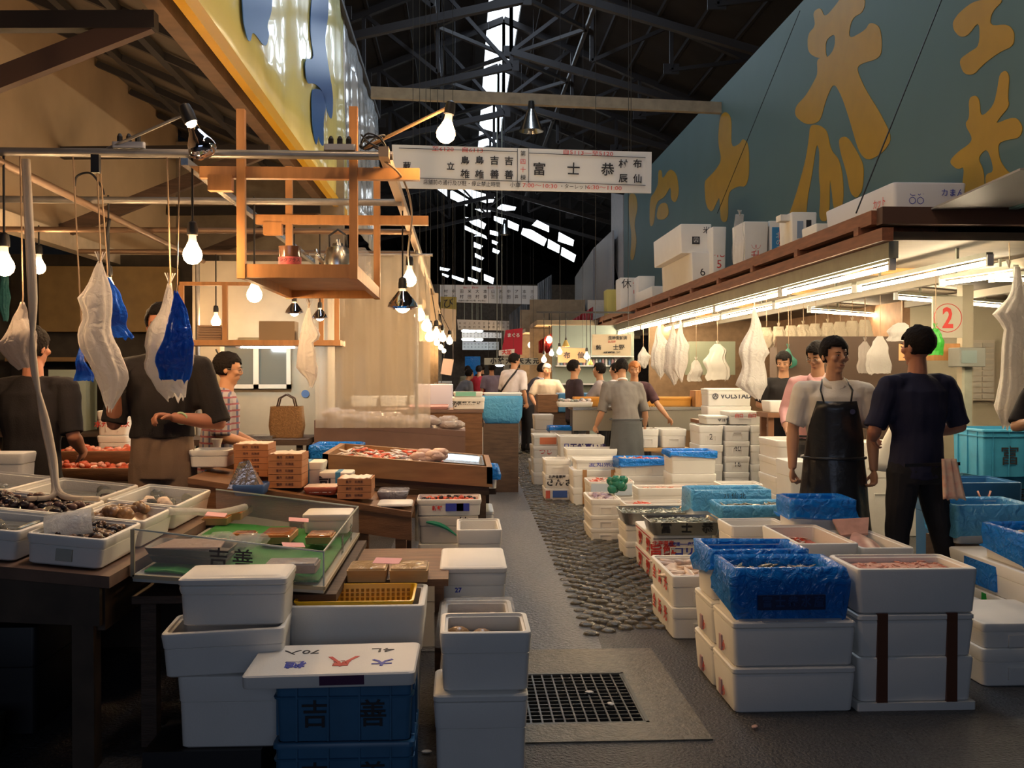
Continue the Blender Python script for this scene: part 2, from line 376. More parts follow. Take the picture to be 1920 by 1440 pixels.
def far_sign(y, corners, rows, label, hp, seed=1, mid=True):
    o = signboard('hanging_sign', corners, y, label); (u0, v0), (u1, _), (_, v1), _ = corners
    k = 'ヨ津ア西米食食村村伏矢大大北鈴山川田中本木吉三上高石井' ; rnd = random.Random(seed)
    n = int((u1 - u0) / (hp * 1.9)); cx = 0
    for r_, vv in enumerate(rows):
        s_ = ''.join(rnd.choice(k) + '　' for _ in range(n))
        tpx(s_.strip('　'), (u0+u1)/2, vv, hp, y, INK, o, 0, 0.96)
    return o
o = far_sign(29, [(825, 534), (1009, 536), (1009, 571), (825, 566)], (547, 557), 'second long white stall sign down the aisle, below the small roof lights', 7.5, 3)
tpx('自6112　至6105　　　　自5104　至5112', 905, 539.5, 4, 29, INKR, o); tpx('店舗前の通行及び駐・停止禁止', 885, 564, 3.6, 29, INK, o)
far_sign(33, [(857, 599), (958, 602), (958, 620), (859, 618)], (606.5, 613.5), 'third white stall sign, above a pair of lit tubes in the far aisle', 4.6, 5)
far_sign(36, [(866, 622), (940, 624), (940, 634), (866, 633)], (626, 630.5), 'fourth white stall sign between two rows of lit tubes', 3.4, 6)
far_sign(40, [(867, 641), (935, 641), (935, 656), (867, 656)], (645, 651), 'fifth and farthest stall sign hanging low over the aisle', 3.4, 8)
# timber batten across the aisle
a = AY(696, 174, 15); c = AY(1352, 203, 15)
tag(MB().bar(a, c, 0.11, 0.16).build('timber_batten', mat('batten', (0.30, 0.25, 0.18), 0.6, noise_amt=.3), center=True), 'pale timber batten hung across the aisle above the stall sign', 'beam')
def shade_lamp(u, v, y, h, lit, label, m=None, top=None):
    """conical hanging lamp: u,v of the rim centre, h height in px"""
    p = AY(u, v, y); s = spx(y); hh = h / s; r = hh * 0.42
    t = empty('pendant_lamp', p, label, 'lamp')
    MB().lathe([(r, 0), (r*.97, .01), (r*.30, hh*.72), (r*.24, hh*.72), (r*.94, 0)], n=20, cap0=False, cap1=False).build('lamp_shade', m or STEEL, t, smooth=True)
    MB().lathe([(r*.26, hh*.70), (r*.28, hh*.8), (r*.22, hh), (r*.05, hh*1.02)], n=12).build('socket', BLACK if not m else DARKM, t, smooth=True)
    MB().ell((0, 0, hh*.28), (r*.36, r*.36, hh*.3), 10, 7).build('bulb', lit or mat('clear_bulb', (.8, .8, .8), 0.1, trans=0.8), t, smooth='all')
    MB().tube([(0, 0, hh), (0, 0, (top or roofz(p.x)) - p.z)], .008, 5).build('cord', BLACK, t)
    return t
# ================================================================ RIGHT STALL BUILDING
TEAL = mat('teal_paint', (0.062, 0.118, 0.125), 0.5, noise_amt=0.12, nscale=1.2)
GOLD = mat('gold_paint', (0.33, 0.19, 0.008), 0.42, noise_amt=0.12, nscale=5)
BX = 3.86
ta = AX(1507, 0, BX); tb = AX(1249, 279, BX); tb2 = AX(1170, 364, BX); tn = AX(1920, -430, BX)
b = MB(); ZB = 2.645
b.poly([(BX, tb2.y, ZB), (BX, tb2.y, tb2.z), (BX, tb.y, tb.z), (BX, ta.y, ta.z), (BX, 4.6, ta.z), (BX, 4.6, ZB)], (0.06, 0, 0))
teal = b.build('painted_signboard', TEAL, center=True); tag(teal, 'huge teal signboard with brushed golden writing above the right-hand stall', 'signboard')
def zoomed(pts, ox, oy, sc): return [(ox + x*sc, oy + y*sc) for x, y in pts]
def rounded(pts, it=2):
    for _ in range(it):
        n = len(pts); out = []
        for i in range(n):
            a, c = pts[i], pts[(i+1) % n]; out += [(a[0]*.78+c[0]*.22, a[1]*.78+c[1]*.22), (a[0]*.22+c[0]*.78, a[1]*.22+c[1]*.78)]
        pts = out
    return pts
def painted(parent, polys, X, m, ox, oy, sc, th=-0.012, name='brushed_character'):
    for grp in polys:
        b = MB()
        for p in grp: b.poly([AX(u, v, X) - parent.location for u, v in rounded(zoomed(p, ox, oy, sc))], (th, 0, 0))
        o = b.build(name, m, parent, loc=(0, 0, 0))
painted(teal, [
 [ [(865,60),(905,35),(925,90),(985,20),(1010,-20),(1130,-20),(1120,60),(1060,90),(1040,200),(1130,150),(1150,110),(1200,130),(1212,210),(1205,290),(1100,320),(1085,350),(1130,450),(1200,560),(1265,690),(1215,765),(1140,805),(1095,760),(1050,600),(1010,480),(970,410),(930,500),(905,600),(870,620),(825,620),(775,580),(780,530),(830,480),(870,410),(890,370),(885,290),(940,290),(975,240),(978,165),(930,200),(930,270),(940,290),(885,290),(840,260),(840,170),(880,130)],
   [(852,622),(903,626),(938,655),(955,750),(1000,800),(1018,900),(1018,1020),(990,1065),(968,1040),(960,950),(950,880),(948,1105),(895,1105),(905,970),(895,870),(900,760),(885,710),(860,880),(840,980),(830,1105),(735,1105),(780,980),(830,800),(845,700)],
   [(995,690),(1038,680),(1088,760),(1122,830),(1115,950),(1085,995),(1052,965),(1036,870),(1000,750)] ],
 [ [(400,580),(430,555),(460,590),(455,740),(500,720),(515,690),(545,720),(548,870),(530,935),(490,930),(440,960),(442,1110),(403,1110),(400,980),(385,1010),(360,1065),(330,1030),(322,910),(340,890),(380,850),(410,800),(390,710)] ],
 [ [(92,850),(110,850),(112,900),(150,840),(185,870),(197,960),(180,1015),(155,1000),(155,925),(125,985),(80,1010),(70,1125),(48,1135),(50,990),(75,960),(92,920)], [(95,1020),(135,1010),(147,1070),(120,1100),(80,1095)] ],
 [ [(1565,110),(1600,60),(1680,0),(1830,-10),(1760,60),(1750,130),(1840,120),(1875,160),(1870,230),(1800,260),(1720,320),(1670,375),(1620,370),(1595,300),(1650,260),(1700,230),(1700,100),(1640,180),(1600,185),(1570,150)] ],
 [ [(1645,490),(1680,475),(1700,500),(1705,590),(1770,530),(1790,440),(1800,370),(1830,350),(1850,380),(1840,490),(1850,530),(1800,590),(1780,620),(1850,590),(1890,590),(1918,640),(1900,690),(1830,700),(1790,720),(1800,800),(1840,860),(1915,900),(1930,1000),(1860,1010),(1820,980),(1795,940),(1770,990),(1730,930),(1730,870),(1770,860),(1760,800),(1735,740),(1690,790),(1720,850),(1725,950),(1755,1020),(1740,1060),(1700,1090),(1650,1050),(1610,950),(1625,830),(1590,850),(1545,810),(1590,760),(1650,720),(1665,690),(1625,620),(1650,590)] ],
], BX, GOLD, 1200, 0, 0.375, th=-.004)
painted(teal, [[[(1545, 965), (1580, 970), (1590, 1040), (1570, 1120), (1585, 1200), (1570, 1300), (1550, 1300), (1560, 1180), (1545, 1080)]]], BX, GOLD, 600, 0, 0.375, th=-.004)
# further fascia boards
def slab_x(name, pts, X, m, label, cat, th=0.05):
    b = MB(); b.poly([AX(u, v, X) for u, v in pts], (th, 0, 0)); return tag(b.build(name, m, center=True), label, cat)
slab_x('fascia_board', [(1168, 366), (1146, 362), (1146, 470), (1168, 560)], 3.9, mat('grey_panel', (0.36, 0.36, 0.37), 0.5, noise_amt=.15), 'pale grey fascia panel just beyond the end of the teal signboard', 'board')
slab_x('corrugated_fascia', [(1148, 432), (1112, 466), (1112, 560), (1148, 600)], 3.75, mat('grey_sheet', (0.30, 0.30, 0.31), 0.45, noise_amt=.2, nscale=3, bump=.4, stretch=(1, 12, .2)), 'wrinkled grey plastic sheet fascia beyond the pale panel', 'sheet')
slab_x('corrugated_fascia', [(1112, 466), (1078, 520), (1078, 640), (1112, 640)], 3.7, MATS['grey_sheet'], 'farther grey sheet fascia stepping down the right side', 'sheet')
# plastic curtains hanging from the roof beyond
def curtain(name, y, u0, u1, vt0, vt1, vb, m, label, amp=0.12, n=60):
    b = MB(); L = []
    for k in range(n + 1):
        t = k / n; u = u0 + (u1-u0)*t; ph = math.sin(k*1.9)*amp + math.sin(k*.7)*amp*.6
        L.append((AY(u, vt0 + (vt1-vt0)*t, y), AY(u + 3*math.sin(k*.9), vb, y), ph))
    vs = []
    for a, c, ph in L: vs += [(a.x, y + ph*.3, a.z), ((a.x+c.x)/2, y + ph, (a.z+c.z)/2), (c.x, y + ph, c.z)]
    fs = [(3*k+j, 3*k+3+j, 3*k+4+j, 3*k+1+j) for k in range(n) for j in (0, 1)]
    b.add(vs, fs); return tag(b.build(name, m, center=True, smooth='all', solid=.008), label, 'curtain')
GREYS = film('grey_curtain_film', (0.28, 0.27, 0.27), 0.4, 0.3, bump=.4)
curtain('plastic_curtain', 27, 1008, 1034, 532, 515, 700, GREYS, 'tall grey plastic curtain hanging beside the second stall sign')
curtain('plastic_curtain', 31, 955, 1010, 590, 545, 690, GREYS, 'grey pleated curtain behind the red flag')
curtain('awning', 24, 1033, 1110, 625, 560, 650, film('awning_film', (0.32, 0.29, 0.27), 0.4, .3), 'grey streaked awning above the red cloth')
curtain('red_awning', 22, 1010, 1112, 640, 575, 662, film('red_film', (0.40, 0.03, 0.03), 0.25, .3), 'red plastic awning strip over the far right stalls', 0.05)
# shelf loft over the stall: beams, deck, ceiling
b = MB(); b.bar((2.95, 7.1, 2.60), (2.95, 26, 2.60), 0.07, 0.10); b.build
tag(b.build('upper_rail', REDWOOD, center=True), 'red-brown timber rail along the edge of the loft, upper one', 'beam')
b = MB(); b.bar((2.95, 6.9, 2.455), (2.95, 26, 2.455), 0.08, 0.09)
tag(b.build('lower_rail', REDWOOD, center=True), 'red-brown timber rail along the edge of the loft, lower one', 'beam')
jm = MB()
for k in range(14): y = 7.3 + k*1.35; tag(MB().box(2.9, 3.5, y, y+.09, 2.50, 2.56).build('joist', REDWOOD, center=True), 'short dark joist between the two loft rails', 'beam', 'loft joists')
tag(MB().bar((2.95, 7.04, 2.60), (8.5, 7.04, 2.60), 0.10, 0.12).build('end_beam', mat('dark_beam', (0.07, 0.035, 0.025), 0.6), center=True), 'dark beam across the near end of the loft', 'beam')
LGM = mat('pale_green_metal', (0.30, 0.31, 0.25), 0.45, noise_amt=.2)
tag(MB().box(3.0, 3.07, 7.0, 26, 2.30, 2.42).build('fascia_channel', LGM, center=True), 'pale green metal channel above the front row of fluorescent tubes', 'beam')
struct(MB().box(3.07, 9, 7.1, 26, 2.44, 2.50).build('ceiling_stall', mat('stall_ceiling', (0.13, 0.10, 0.068), 0.7, noise_amt=.35, nscale=3, stretch=(1, 6, 1))))
tag(MB().box(3.0, 9, 7.12, 26, 2.56, 2.64).build('loft_deck', DWOOD, center=True), 'dark plank deck of the storage loft carrying the foam boxes', 'deck')
for k in range(5):
    y = 9 + k*2.4; tag(MB().box(3.2, 4.3, y, y+.35, 2.405, 2.438).build('packing_board', OWOOD, center=True), 'short orange board under the stall ceiling', 'board', 'boards under the stall ceiling')
for x in (4.6, 5.9, 7.2): tag(MB().bar((x, 7.3, 2.39), (x, 18, 2.39), .07, .08).build('ceiling_joist', mat('joist_grey', (0.24, 0.20, 0.15), .6), center=True), 'grey-brown joist running along the stall ceiling', 'beam', 'stall ceiling joists')
# interior walls
struct(MB().box(5.95, 9.2, 13.2, 13.35, 0, 2.44).build('wall_stall_right', CREAM))
struct(MB().box(9.0, 9.1, 5.5, 13.3, 0, 2.6).build('wall_stall_side', CREAM))
struct(MB().box(3.45, 9.0, 18.5, 18.6, 0, 2.44).build('wall_stall_rear', mat('brown_wall', (0.30, 0.19, 0.11), .7, noise_amt=.3)))
struct(MB().box(5.85, 5.95, 13.2, 18.5, 0, 2.44).build('trim_stall_post', mat('brown_wall2', (0.26, 0.14, 0.07), .7, noise_amt=.3)))
# fluorescent tubes
TUBEM = mat('lit_tube', (1, 1, 1), 0.3, emit=(1.0, 0.81, 0.53), estr=TUBE)
TUBEW = mat('lit_tube_cool', (1, 1, 1), 0.3, emit=(0.85, 0.97, 1.0), estr=TUBE)
def tube_light(a, c, label, group=None, m=None, r=0.018, top=None):
    a = Vector(a); c = Vector(c); mid = (a + c)/2
    t = empty('fluorescent_lamp', mid, label, 'fluorescent lamp', group); A = a - mid; C = c - mid; d = (C - A).normalized()
    MB().tube([A + d*.03, C - d*.03], r, 10).build('glass_tube', m or TUBEM, t, smooth=True)
    up = Vector((0, 0, .055))
    MB().bar(A + up, C + up, .05, .035).build('batten', LGM, t)
    if top:
        for q in (.2, .8): MB().bar(A + (C-A)*q + up, (A.x+(C.x-A.x)*q, A.y+(C.y-A.y)*q, top - mid.z), .02).build('hanger', LGM, t)
    for e, s_ in ((A, 1), (C, -1)): MB().bar(e + d*s_*.0 + up, e + d*s_*.0 - Vector((0, 0, .024)), .03, .045).build('lamp_holder', WHITEP, t)
    return t
for k in range(6):
    y0 = 7.06 + k * 2.52
    tube_light((3.05, y0, 2.245), (3.05, y0 + 2.42, 2.245), ['long lit tube at the near end of the front row over the right stall', 'lit tube next behind the nearest one in the front row', 'third lit tube of the front row along the loft edge', 'fourth lit tube of the front row along the loft edge', 'fifth lit tube of the front row along the loft edge', 'farthest lit tube of the front row along the loft edge'][k], 'front row of tubes', top=2.31)
for k in range(5):
    y0 = 7.06 + k * 2.5
    tube_light((3.76, y0, 2.28), (3.76, y0 + 2.38, 2.28), ['long lit tube at the near end of the second row', 'second lit tube of the inner row over the right stall', 'third lit tube of the inner row over the right stall', 'fourth lit tube of the inner row over the right stall', 'farthest lit tube of the inner row over the right stall'][k], 'second row of tubes', top=2.44)
for (a, c, l) in (((4.5, 7.45, 2.3), (6.8, 7.45, 2.3), 'added crosswise tube past the right edge, nearest'), ((4.6, 8.6, 2.3), (6.9, 8.6, 2.3), 'added crosswise tube past the right edge, behind the nearest')): tube_light(a, c, l, 'crosswise tubes', top=2.44)  # extra tubes added to light the men, mostly out of view
for (p, q, l) in (((1766,532),(1905,513), 'short visible tube behind the two near rows, at the right edge'), ((1517,583),(1752,600), 'crosswise lit tube in front of the row of hanging nets'), ((1322,620),(1492,629), 'crosswise lit tube above the hanging aprons'),
                  ((1280,631),(1408,639), 'crosswise lit tube above the paired hanging bags'), ((1245,636),(1374,643), 'farthest crosswise lit tube, lowest in view'), ((1680,558),(1885,575), 'crosswise lit tube above the red number two')):
    a = AZ(p[0], p[1], 2.3); c = AZ(q[0], q[1], 2.3); tube_light(a, c, l, 'crosswise tubes', top=2.44)
# ================================================================ FOAM BOXES
def foam(name, x0, x1, y0, y1, z0, z1, label, group=None, open_=True, wall=0.028, depth=None, lid=False, rot=0.0, m=None, groove=True, r=0.022, handle=True, liner=None, tape=None, cat='foam box', taper=0.012, tape_m=None):
    """expanded-foam fish box; root mesh with its origin at the base centre"""
    m = m or FOAM; w, d, h = x1 - x0, y1 - y0, z1 - z0; b = MB()
    t = taper; L = [rr(w-2*t-.01, d-2*t-.01, r, 0), rr(w-2*t, d-2*t, r, .005)]
    if groove and h > .09 and not handle == 'plain':
        g = h * 0.62; L += [rr(w-1.2*t, d-1.2*t, r, g), rr(w-1.2*t-.006, d-1.2*t-.006, r, g+.003), rr(w-.9*t, d-.9*t, r, g+.006)]
    top = h - (0.030 if lid else 0)
    L += [rr(w, d, r, top-.012), rr(w-.004, d-.004, r, top-.003), rr(w-.012, d-.012, r, top)]
    if open_ and not lid:
        dd = depth or h - wall
        L += [rr(w-wall*1.3, d-wall*1.3, r, top), rr(w-wall*1.35, d-wall*1.35, r, top-.010), rr(w-2*wall, d-2*wall, r*.8, top-.012), rr(w-2*wall-.01, d-2*wall-.01, r*.8, max(top-dd, .02))]
        b.loops(L, True, True)
    else: b.loops(L, True, True)
    if handle is True and h > .11:   # moulded grip ribs on the ends
        for s_ in (-1, 1):
            hw = min(.09, w*.2); zz = top*.45; yy = s_*(d/2 - .4*t)
            b.box(-hw, hw, yy-.004, yy+.004, zz, zz+.008); b.box(-hw, -hw+.008, yy-.004, yy+.004, zz-.05, zz); b.box(hw-.008, hw, yy-.004, yy+.004, zz-.05, zz)
    o = b.build(name, m, loc=((x0+x1)/2, (y0+y1)/2, z0), rot=(0, 0, rot), smooth=True); tag(o, label, cat, group)
    o['_w'] = w; o['_d'] = d; o['_h'] = h
    if lid:
        l = MB(); l.loops([rr(w-.004, d-.004, r, top), rr(w+.004, d+.004, r, top+.004), rr(w+.004, d+.004, r, h-.010), rr(w-.008, d-.008, r, h-.004), rr(w-.05, d-.05, r, h-.004), rr(w-.06, d-.06, r, h), ], True, True).build('lid', m, o, smooth=True)
    if tape:
        for tx in tape: MB().box(tx-.024, tx+.024, -d/2-.003, -d/2+.012, 0.0, h+.001).build('tape', tape_m or mat('brown_tape', (0.12, 0.045, 0.025), 0.35), o)
    if liner: liner_sheet(o, w, d, h, liner)
    return o
def liner_sheet(o, w, d, h, spec):
    """film draped from inside the box over its rim; spec = (material, hang, sag)"""
    m, hang, seed = spec; N = 72; rows = []
    def lp(sw, sd, z, wob, zw):
        base = rr(sw, sd, .03, z, N//4 - 1); out = []
        for i, p in enumerate(base):
            q = noise.noise(Vector((p[0]*9, p[1]*9, z*14 + seed))); q2 = noise.noise(Vector((p[0]*22 + 5, p[1]*22, z*30 + seed)))
            l = math.hypot(p[0], p[1]) or 1; k = 1 + (q*wob + q2*wob*.5)/l
            out.append((p[0]*k, p[1]*k, p[2] + q*zw + q2*zw*.4))
        return out
    rnd = random.Random(seed); ph = rnd.uniform(0, 6)
    rows = [lp(w-.075, d-.075, h*.35, .006, 0), lp(w-.066, d-.066, h*.7, .010, .002), lp(w-.058, d-.058, h-.008, .008, .004), lp(w-.02, d-.02, h+.012, .004, .005), lp(w+.016, d+.016, h+.006, .010, .010),
            lp(w+.026, d+.026, h-hang*.35, .022, .010), lp(w+.030, d+.030, h-hang*.7, .034, .03), lp(w+.034, d+.034, h-hang, .030, .11*min(1, hang/.12))]
    b = MB(); b.loops(rows, True, False); return b.build('liner', m, o, smooth='all')
def fx(uL, uR, vT, y):
    a = AY(uL, vT, y); c = AY(uR, vT, y); return a.x, c.x, (a.z + c.z)/2
def sbox(label, uL, uR, vT, y, dep, h, z0=None, **k):
    x0, x1, zt = fx(uL, uR, vT, y); zb = zt - h if z0 is None else z0
    return foam('foam_box', x0, x1, y, y + dep, zb, zt, label, **k)
ORD = ['topmost', 'second from top', 'third from top', 'fourth from top', 'fifth from top', 'sixth from top']
def stk(base, uL, uR, vT, y, dep, n, z0=0.0, top=None, group=None, hs=None, texts=None, **k):
    """stack of n boxes resting on z0, the topmost one may be open / lined"""
    x0, x1, zt = fx(uL, uR, vT, y); out = []; hs = hs or [1]*n; tot = sum(hs); z = zt
    for i in range(n):
        h = (zt - z0) * hs[i] / tot; kk = dict(k)
        if i == 0 and top: kk.update(top)
        elif i > 0: kk.setdefault('open_', False); kk['open_'] = False
        if i > 0: kk.pop('liner', None)
        out.append(foam('foam_box', x0, x1, y, y + dep, z - h + .0005, z - .0005, f'{base}, {ORD[i] if i < n-1 or n == 1 else "lowest"}' if n > 1 else base, group=group, **kk)); z -= h
    return out
def mark(o, s, size, m=INK, dx=0.0, z=None, side='front', sx=1.0, bold=0.001, vert=False, rot=0, rz=0):
    """writing on the front (-Y), left (-X), right (+X) or top face of a box"""
    w, d, h = o['_w'], o['_d'], o['_h']; z = h*.5 if z is None else z
    if side == 'front': return txt(s, size, m, o, (dx, -d/2 - .0015 + (.008 if z < h*.6 else .0), z), (R(90), rot, 0), sx=sx, bold=bold, vert=vert)
    if side == 'left': return txt(s, size, m, o, (-w/2 - .0015 + .002, dx, z), (R(90), 0, R(-90)), sx=sx, bold=bold, vert=vert)
    if side == 'right': return txt(s, size, m, o, (w/2 + .0015 - .002, dx, z), (R(90), 0, R(90)), sx=sx, bold=bold, vert=vert)
    return txt(s, size, m, o, (dx, z, h + .0012), (0, 0, rz), sx=sx, bold=bold, vert=vert)
def patch(o, x0, x1, z0, z1, m, side='front', name='label'):
    w, d, h = o['_w'], o['_d'], o['_h']
    if side == 'front': return MB().box(x0, x1, -d/2-.0012, -d/2+.012, z0, z1).build(name, m, o)
    if side == 'left': return MB().box(-w/2-.0012, -w/2+.012, x0, x1, z0, z1).build(name, m, o)
    return MB().box(x0, x1, z0, z1, h-.002, h+.001).build(name, m, o)
def heap(name, o, m, label, cat, n=60, kind='fish', fill=0.75, amp=0.02, inset=0.036, size=0.03, seed=1, xr=(0, 1), m2=None, wide=1.0):
    """pile of small seafood or ice inside box o"""
    rnd = random.Random(seed); w, d, h = o['_w'] - 2*inset, o['_d'] - 2*inset, o['_h']; zt = h*fill; b = MB(); nx, ny = 16, 12
    X0 = -w/2 + w*xr[0]; X1 = -w/2 + w*xr[1]; pt = []
    def hz(x, y):
        e = min(1, min(x - X0, X1 - x, y + d/2, d/2 - y) / (.15*d) + .25)
        return zt + amp*(noise.noise(Vector((x*18, y*18, seed)))*1.2)*e - (1-e)*amp
    for j in range(ny+1):
        for i in range(nx+1):
            x = X0 + (X1-X0)*i/nx; y = -d/2 + d*j/ny; pt.append((x, y, hz(x, y)))
    o0 = len(b.v); b.add(pt, [(j*(nx+1)+i, j*(nx+1)+i+1, (j+1)*(nx+1)+i+1, (j+1)*(nx+1)+i) for j in range(ny) for i in range(nx)])
    b.add([(X0, -d/2, zt-.03), (X1, -d/2, zt-.03), (X1, d/2, zt-.03), (X0, d/2, zt-.03)], [(3, 2, 1, 0)])
    for k in range(n):
        x = rnd.uniform(X0+.02, X1-.02); y = rnd.uniform(-d/2+.02, d/2-.02); z = hz(x, y) + size*.12
        rot = Matrix.Rotation(rnd.uniform(0, 6.28), 3, 'Z') @ Matrix.Rotation(rnd.uniform(-.35, .35), 3, 'Y')
        b.cm = k % 2 if m2 else 0; s_ = size*rnd.uniform(.7, 1.25)
        if kind == 'fish': b.ell((x, y, z), (s_, s_*.22, s_*.16), 6, 5, rot)
        elif kind == 'shell': b.ell((x, y, z), (s_*.6, s_*.45, s_*.4), 7, 5, rot)
        elif kind == 'chunk':
            l = [(q.x, q.y, q.z) for q in ()]; b.ell((x, y, z), (s_*.55, s_*.4, s_*.3), 5, 4, rot)
    ob = b.build(name, [m, m2] if m2 else m, loc=Vector(o.location) + Vector((0, 0, .0)), rot=o.rotation_euler[:], smooth='all')
    return tag(ob, label, cat, kind='stuff')
SILV = mat('silver_fish', (0.45, 0.47, 0.42), 0.22, 0.35, noise_amt=.5, nscale=60)
SILV2 = mat('dark_fish', (0.16, 0.17, 0.14), 0.22, 0.3)
ICE = mat('ice_slurry', (0.62, 0.64, 0.62), 0.12, bump=.5, bscale=90, noise_amt=.2, nscale=40)
PINK = mat('pink_shrimp', (0.78, 0.36, 0.26), 0.35, noise_amt=.35, nscale=50, bump=.4, bscale=90)
REDS = mat('red_shrimp', (0.72, 0.12, 0.06), 0.3, noise_amt=.4, nscale=60)
FLESH = mat('pale_fillet', (0.80, 0.62, 0.50), 0.35, noise_amt=.25, nscale=25, bump=.2)
BRN = mat('brown_shell', (0.22, 0.12, 0.07), 0.3, noise_amt=.5, nscale=70)
BRN2 = mat('dark_shell', (0.035, 0.025, 0.03), 0.25, noise_amt=.5, nscale=70)
SQUID = mat('pale_squid', (0.72, 0.60, 0.56), 0.3, noise_amt=.3, nscale=30)
WATER = mat('water', (0.75, 0.78, 0.75), 0.04, trans=0.85, ior=1.33)

# ---- nearest stacks on the right
A0, A1, A2 = AZ(1375, 1340, 0), AZ(1610, 1340, 0), 0
for r_, (y0, nm) in enumerate(((4.37, 'near'), (4.745, 'rear'))):
    for z0, z1, lv in ((0, .204, 'lower'), (.205, .405, 'upper')):
        o = foam('foam_box', 1.185, 1.735, y0, y0+.365, z0, z1, f'plain lidded white foam box, {lv} one of the {nm} pair nearest the drain', open_=False, lid=True, groove=False, handle=None)
        MB().box(-.275-.001, -.262, .02, .06, .02, .09).build('paper_label', mat('pinkish_label', (0.45, 0.30, 0.32), .6), o)
        mark(o, '小', .05, INKR, -.02, .05, 'left')
bb = foam('foam_box', 1.20, 1.70, 4.40, 4.74, .4055, .625, 'foam box wrapped in bright blue film holding silvery fish, on the near right block', liner=(BLUEF, .17, 3), handle=None)
MB().box(-.155, .145, -.205, -.195, .05, .115).build('printed_panel', mat('navy_print', (0.008, 0.02, 0.08), .4), bb)
txt('富 士 恭 水 産', .05, mat('dark_blue_print', (0.012, 0.045, 0.16), .4), bb, (0, -.207, .083), bold=.002, sx=.9)
heap('fish_pile', bb, SILV, 'small silvery fish heaped in the near bright blue lined box', 'fish', 90, seed=2, fill=.80, size=.04, m2=SILV2)
b2 = foam('foam_box', 1.185, 1.66, 4.775, 5.08, .4055, .64, 'empty-looking foam box lined with blue film, directly behind the blue box of silvery fish', liner=(BLUEF, .14, 9), handle=None)
# taped stack
RX0, RX1 = 1.748, 2.275
tag(MB().loops([rr(RX1-RX0+.01, .35, .01, z) for z in (0, .035)]).build('polystyrene_board', FOAM, loc=((RX0+RX1)/2, 4.55, 0), smooth=True), 'flat white foam lid lying on the ground under the taped boxes', 'board')
for z0, z1, lv in ((.036, .235, 'lower'), (.236, .43, 'upper')):
    foam('foam_box', RX0, RX1, 4.38, 4.72, z0, z1, f'{lv} foam box of the pair bound with two brown tapes', open_=False, tape=(-.155, .16), groove=False, handle=None, lid=(lv == 'upper'))
sp = foam('foam_box', RX0-.01, RX1+.01, 4.37, 4.73, .431, .63, 'open foam box full of pink shrimp on top of the taped pair', groove=False, handle=None)
heap('shrimp_pile', sp, PINK, 'pink shrimp paste filling the open box over the taped pair', 'shrimp', 70, seed=5, fill=.86, amp=.010, size=.02)
# right edge
q = stk('wide plain foam box at the right edge of the frame by the taped stack', 1842, 2010, 1168, 4.68, .5, 2, hs=[.4, .6], open_=False)
foam('foam_box', 2.31, 2.85, 5.22, 5.55, 0, .25, 'foam box behind the wide boxes at the right edge', open_=False)
tag(MB().box(2.88, 3.6, 5.0, 6.1, 0.0, .10).build('pallet', DWOOD, center=True), 'dark low pallet under the boxes at the right edge', 'pallet')
o = foam('foam_box', 2.92, 3.45, 5.05, 5.95, .101, .27, 'long foam box with a green tape, bottom one on the dark pallet', open_=False)
patch(o, .0, .05, .05, .16, mat('green_tape', (0.02, 0.35, 0.06), .4), 'left', 'tape')
o = foam('foam_box', 2.92, 3.45, 5.05, 5.95, .271, .45, 'long foam box with blue film stuck on its side, upper one on the pallet', open_=False)
patch(o, -.1, .25, .02, .16, BLUEF, 'left', 'blue_film_patch')
o = foam('foam_box', 2.95, 3.45, 5.15, 5.6, .451, .64, 'dark blue lined fish box at the right edge of the frame', liner=(BLUEF, .14, 12))
heap('fish_pile', o, SILV, 'silvery fish in the blue lined box at the right edge', 'fish', 50, seed=9, fill=.8)
o = foam('foam_box', 3.0, 3.5, 6.0, 6.4, .45, .68, 'pale blue wrapped box in front of the tall blue crates', liner=(LBLUEF, .17, 15))
tag(MB().box(3.02, 3.6, 5.97, 6.45, .0, .449).build('low_bench', DWOOD, center=True), 'low dark bench under the pale blue wrapped box', 'bench')
# ---- second row
o1 = stk('white foam box marked with red characters beside the cobbles', 1260, 1395, 1080, 5.60, .66, 2, handle=True)
for o in o1:
    for k, s_ in enumerate('全浜光'): mark(o, s_, .085, INKR, .2 - .17*k, .1, 'left', bold=.002)
heap('fillet_pile', o1[0], FLESH, 'pale fillets inside the nearest red-lettered foam box', 'fish', 24, seed=11, fill=.78, size=.09, m2=SQUID)
o = stk('red-lettered foam box behind the empty blue lined one', 1362, 1482, 1036, 5.32, .27, 3, top=dict(), wall=.022)[0]
for k, s_ in enumerate('全浜光'): mark(o, s_, .06, INKR, .09 - .08*k, .09, 'left', bold=.002)
heap('fillet_pile', o, FLESH, 'pale fillet in the red-lettered box behind the blue lined one', 'fish', 10, seed=12, fill=.75, size=.07)
o = stk('big foam box with black handwriting and red crabs', 1497, 1612, 1019, 5.22, .66, 3, wall=.02, hs=[.42, .3, .28], handle=None)[0]
mark(o, '2人', .06, INK, -.09, .16, sx=.9, bold=0); mark(o, 'モ7K', .06, INK, .08, .16, sx=.9, bold=0); patch(o, -.03, .04, .12, .18, mat('beige_tape', (0.62, 0.56, 0.50), .5))
mark(o, '北海道', .05, INKB, .0, .18, 'left')
heap('crab_pile', o, REDS, 'red crabs in the big box with black handwriting', 'crab', 60, seed=14, fill=.72, size=.035, xr=(.05, .95), m2=FLESH)
o = stk('big foam box with a yellow cord and one pinkish fish', 1616, 1716, 1027, 5.26, .60, 3, wall=.02, hs=[.42, .3, .28], handle=None)[0]
b = MB(); b.tube([(-.15, -.302, .19), (-.02, -.304, .13), (.15, -.302, .19)], .002, 5); b.build('cord', mat('yellow_cord', (0.55, 0.35, 0.05), .5), o)
b = MB()
L = []
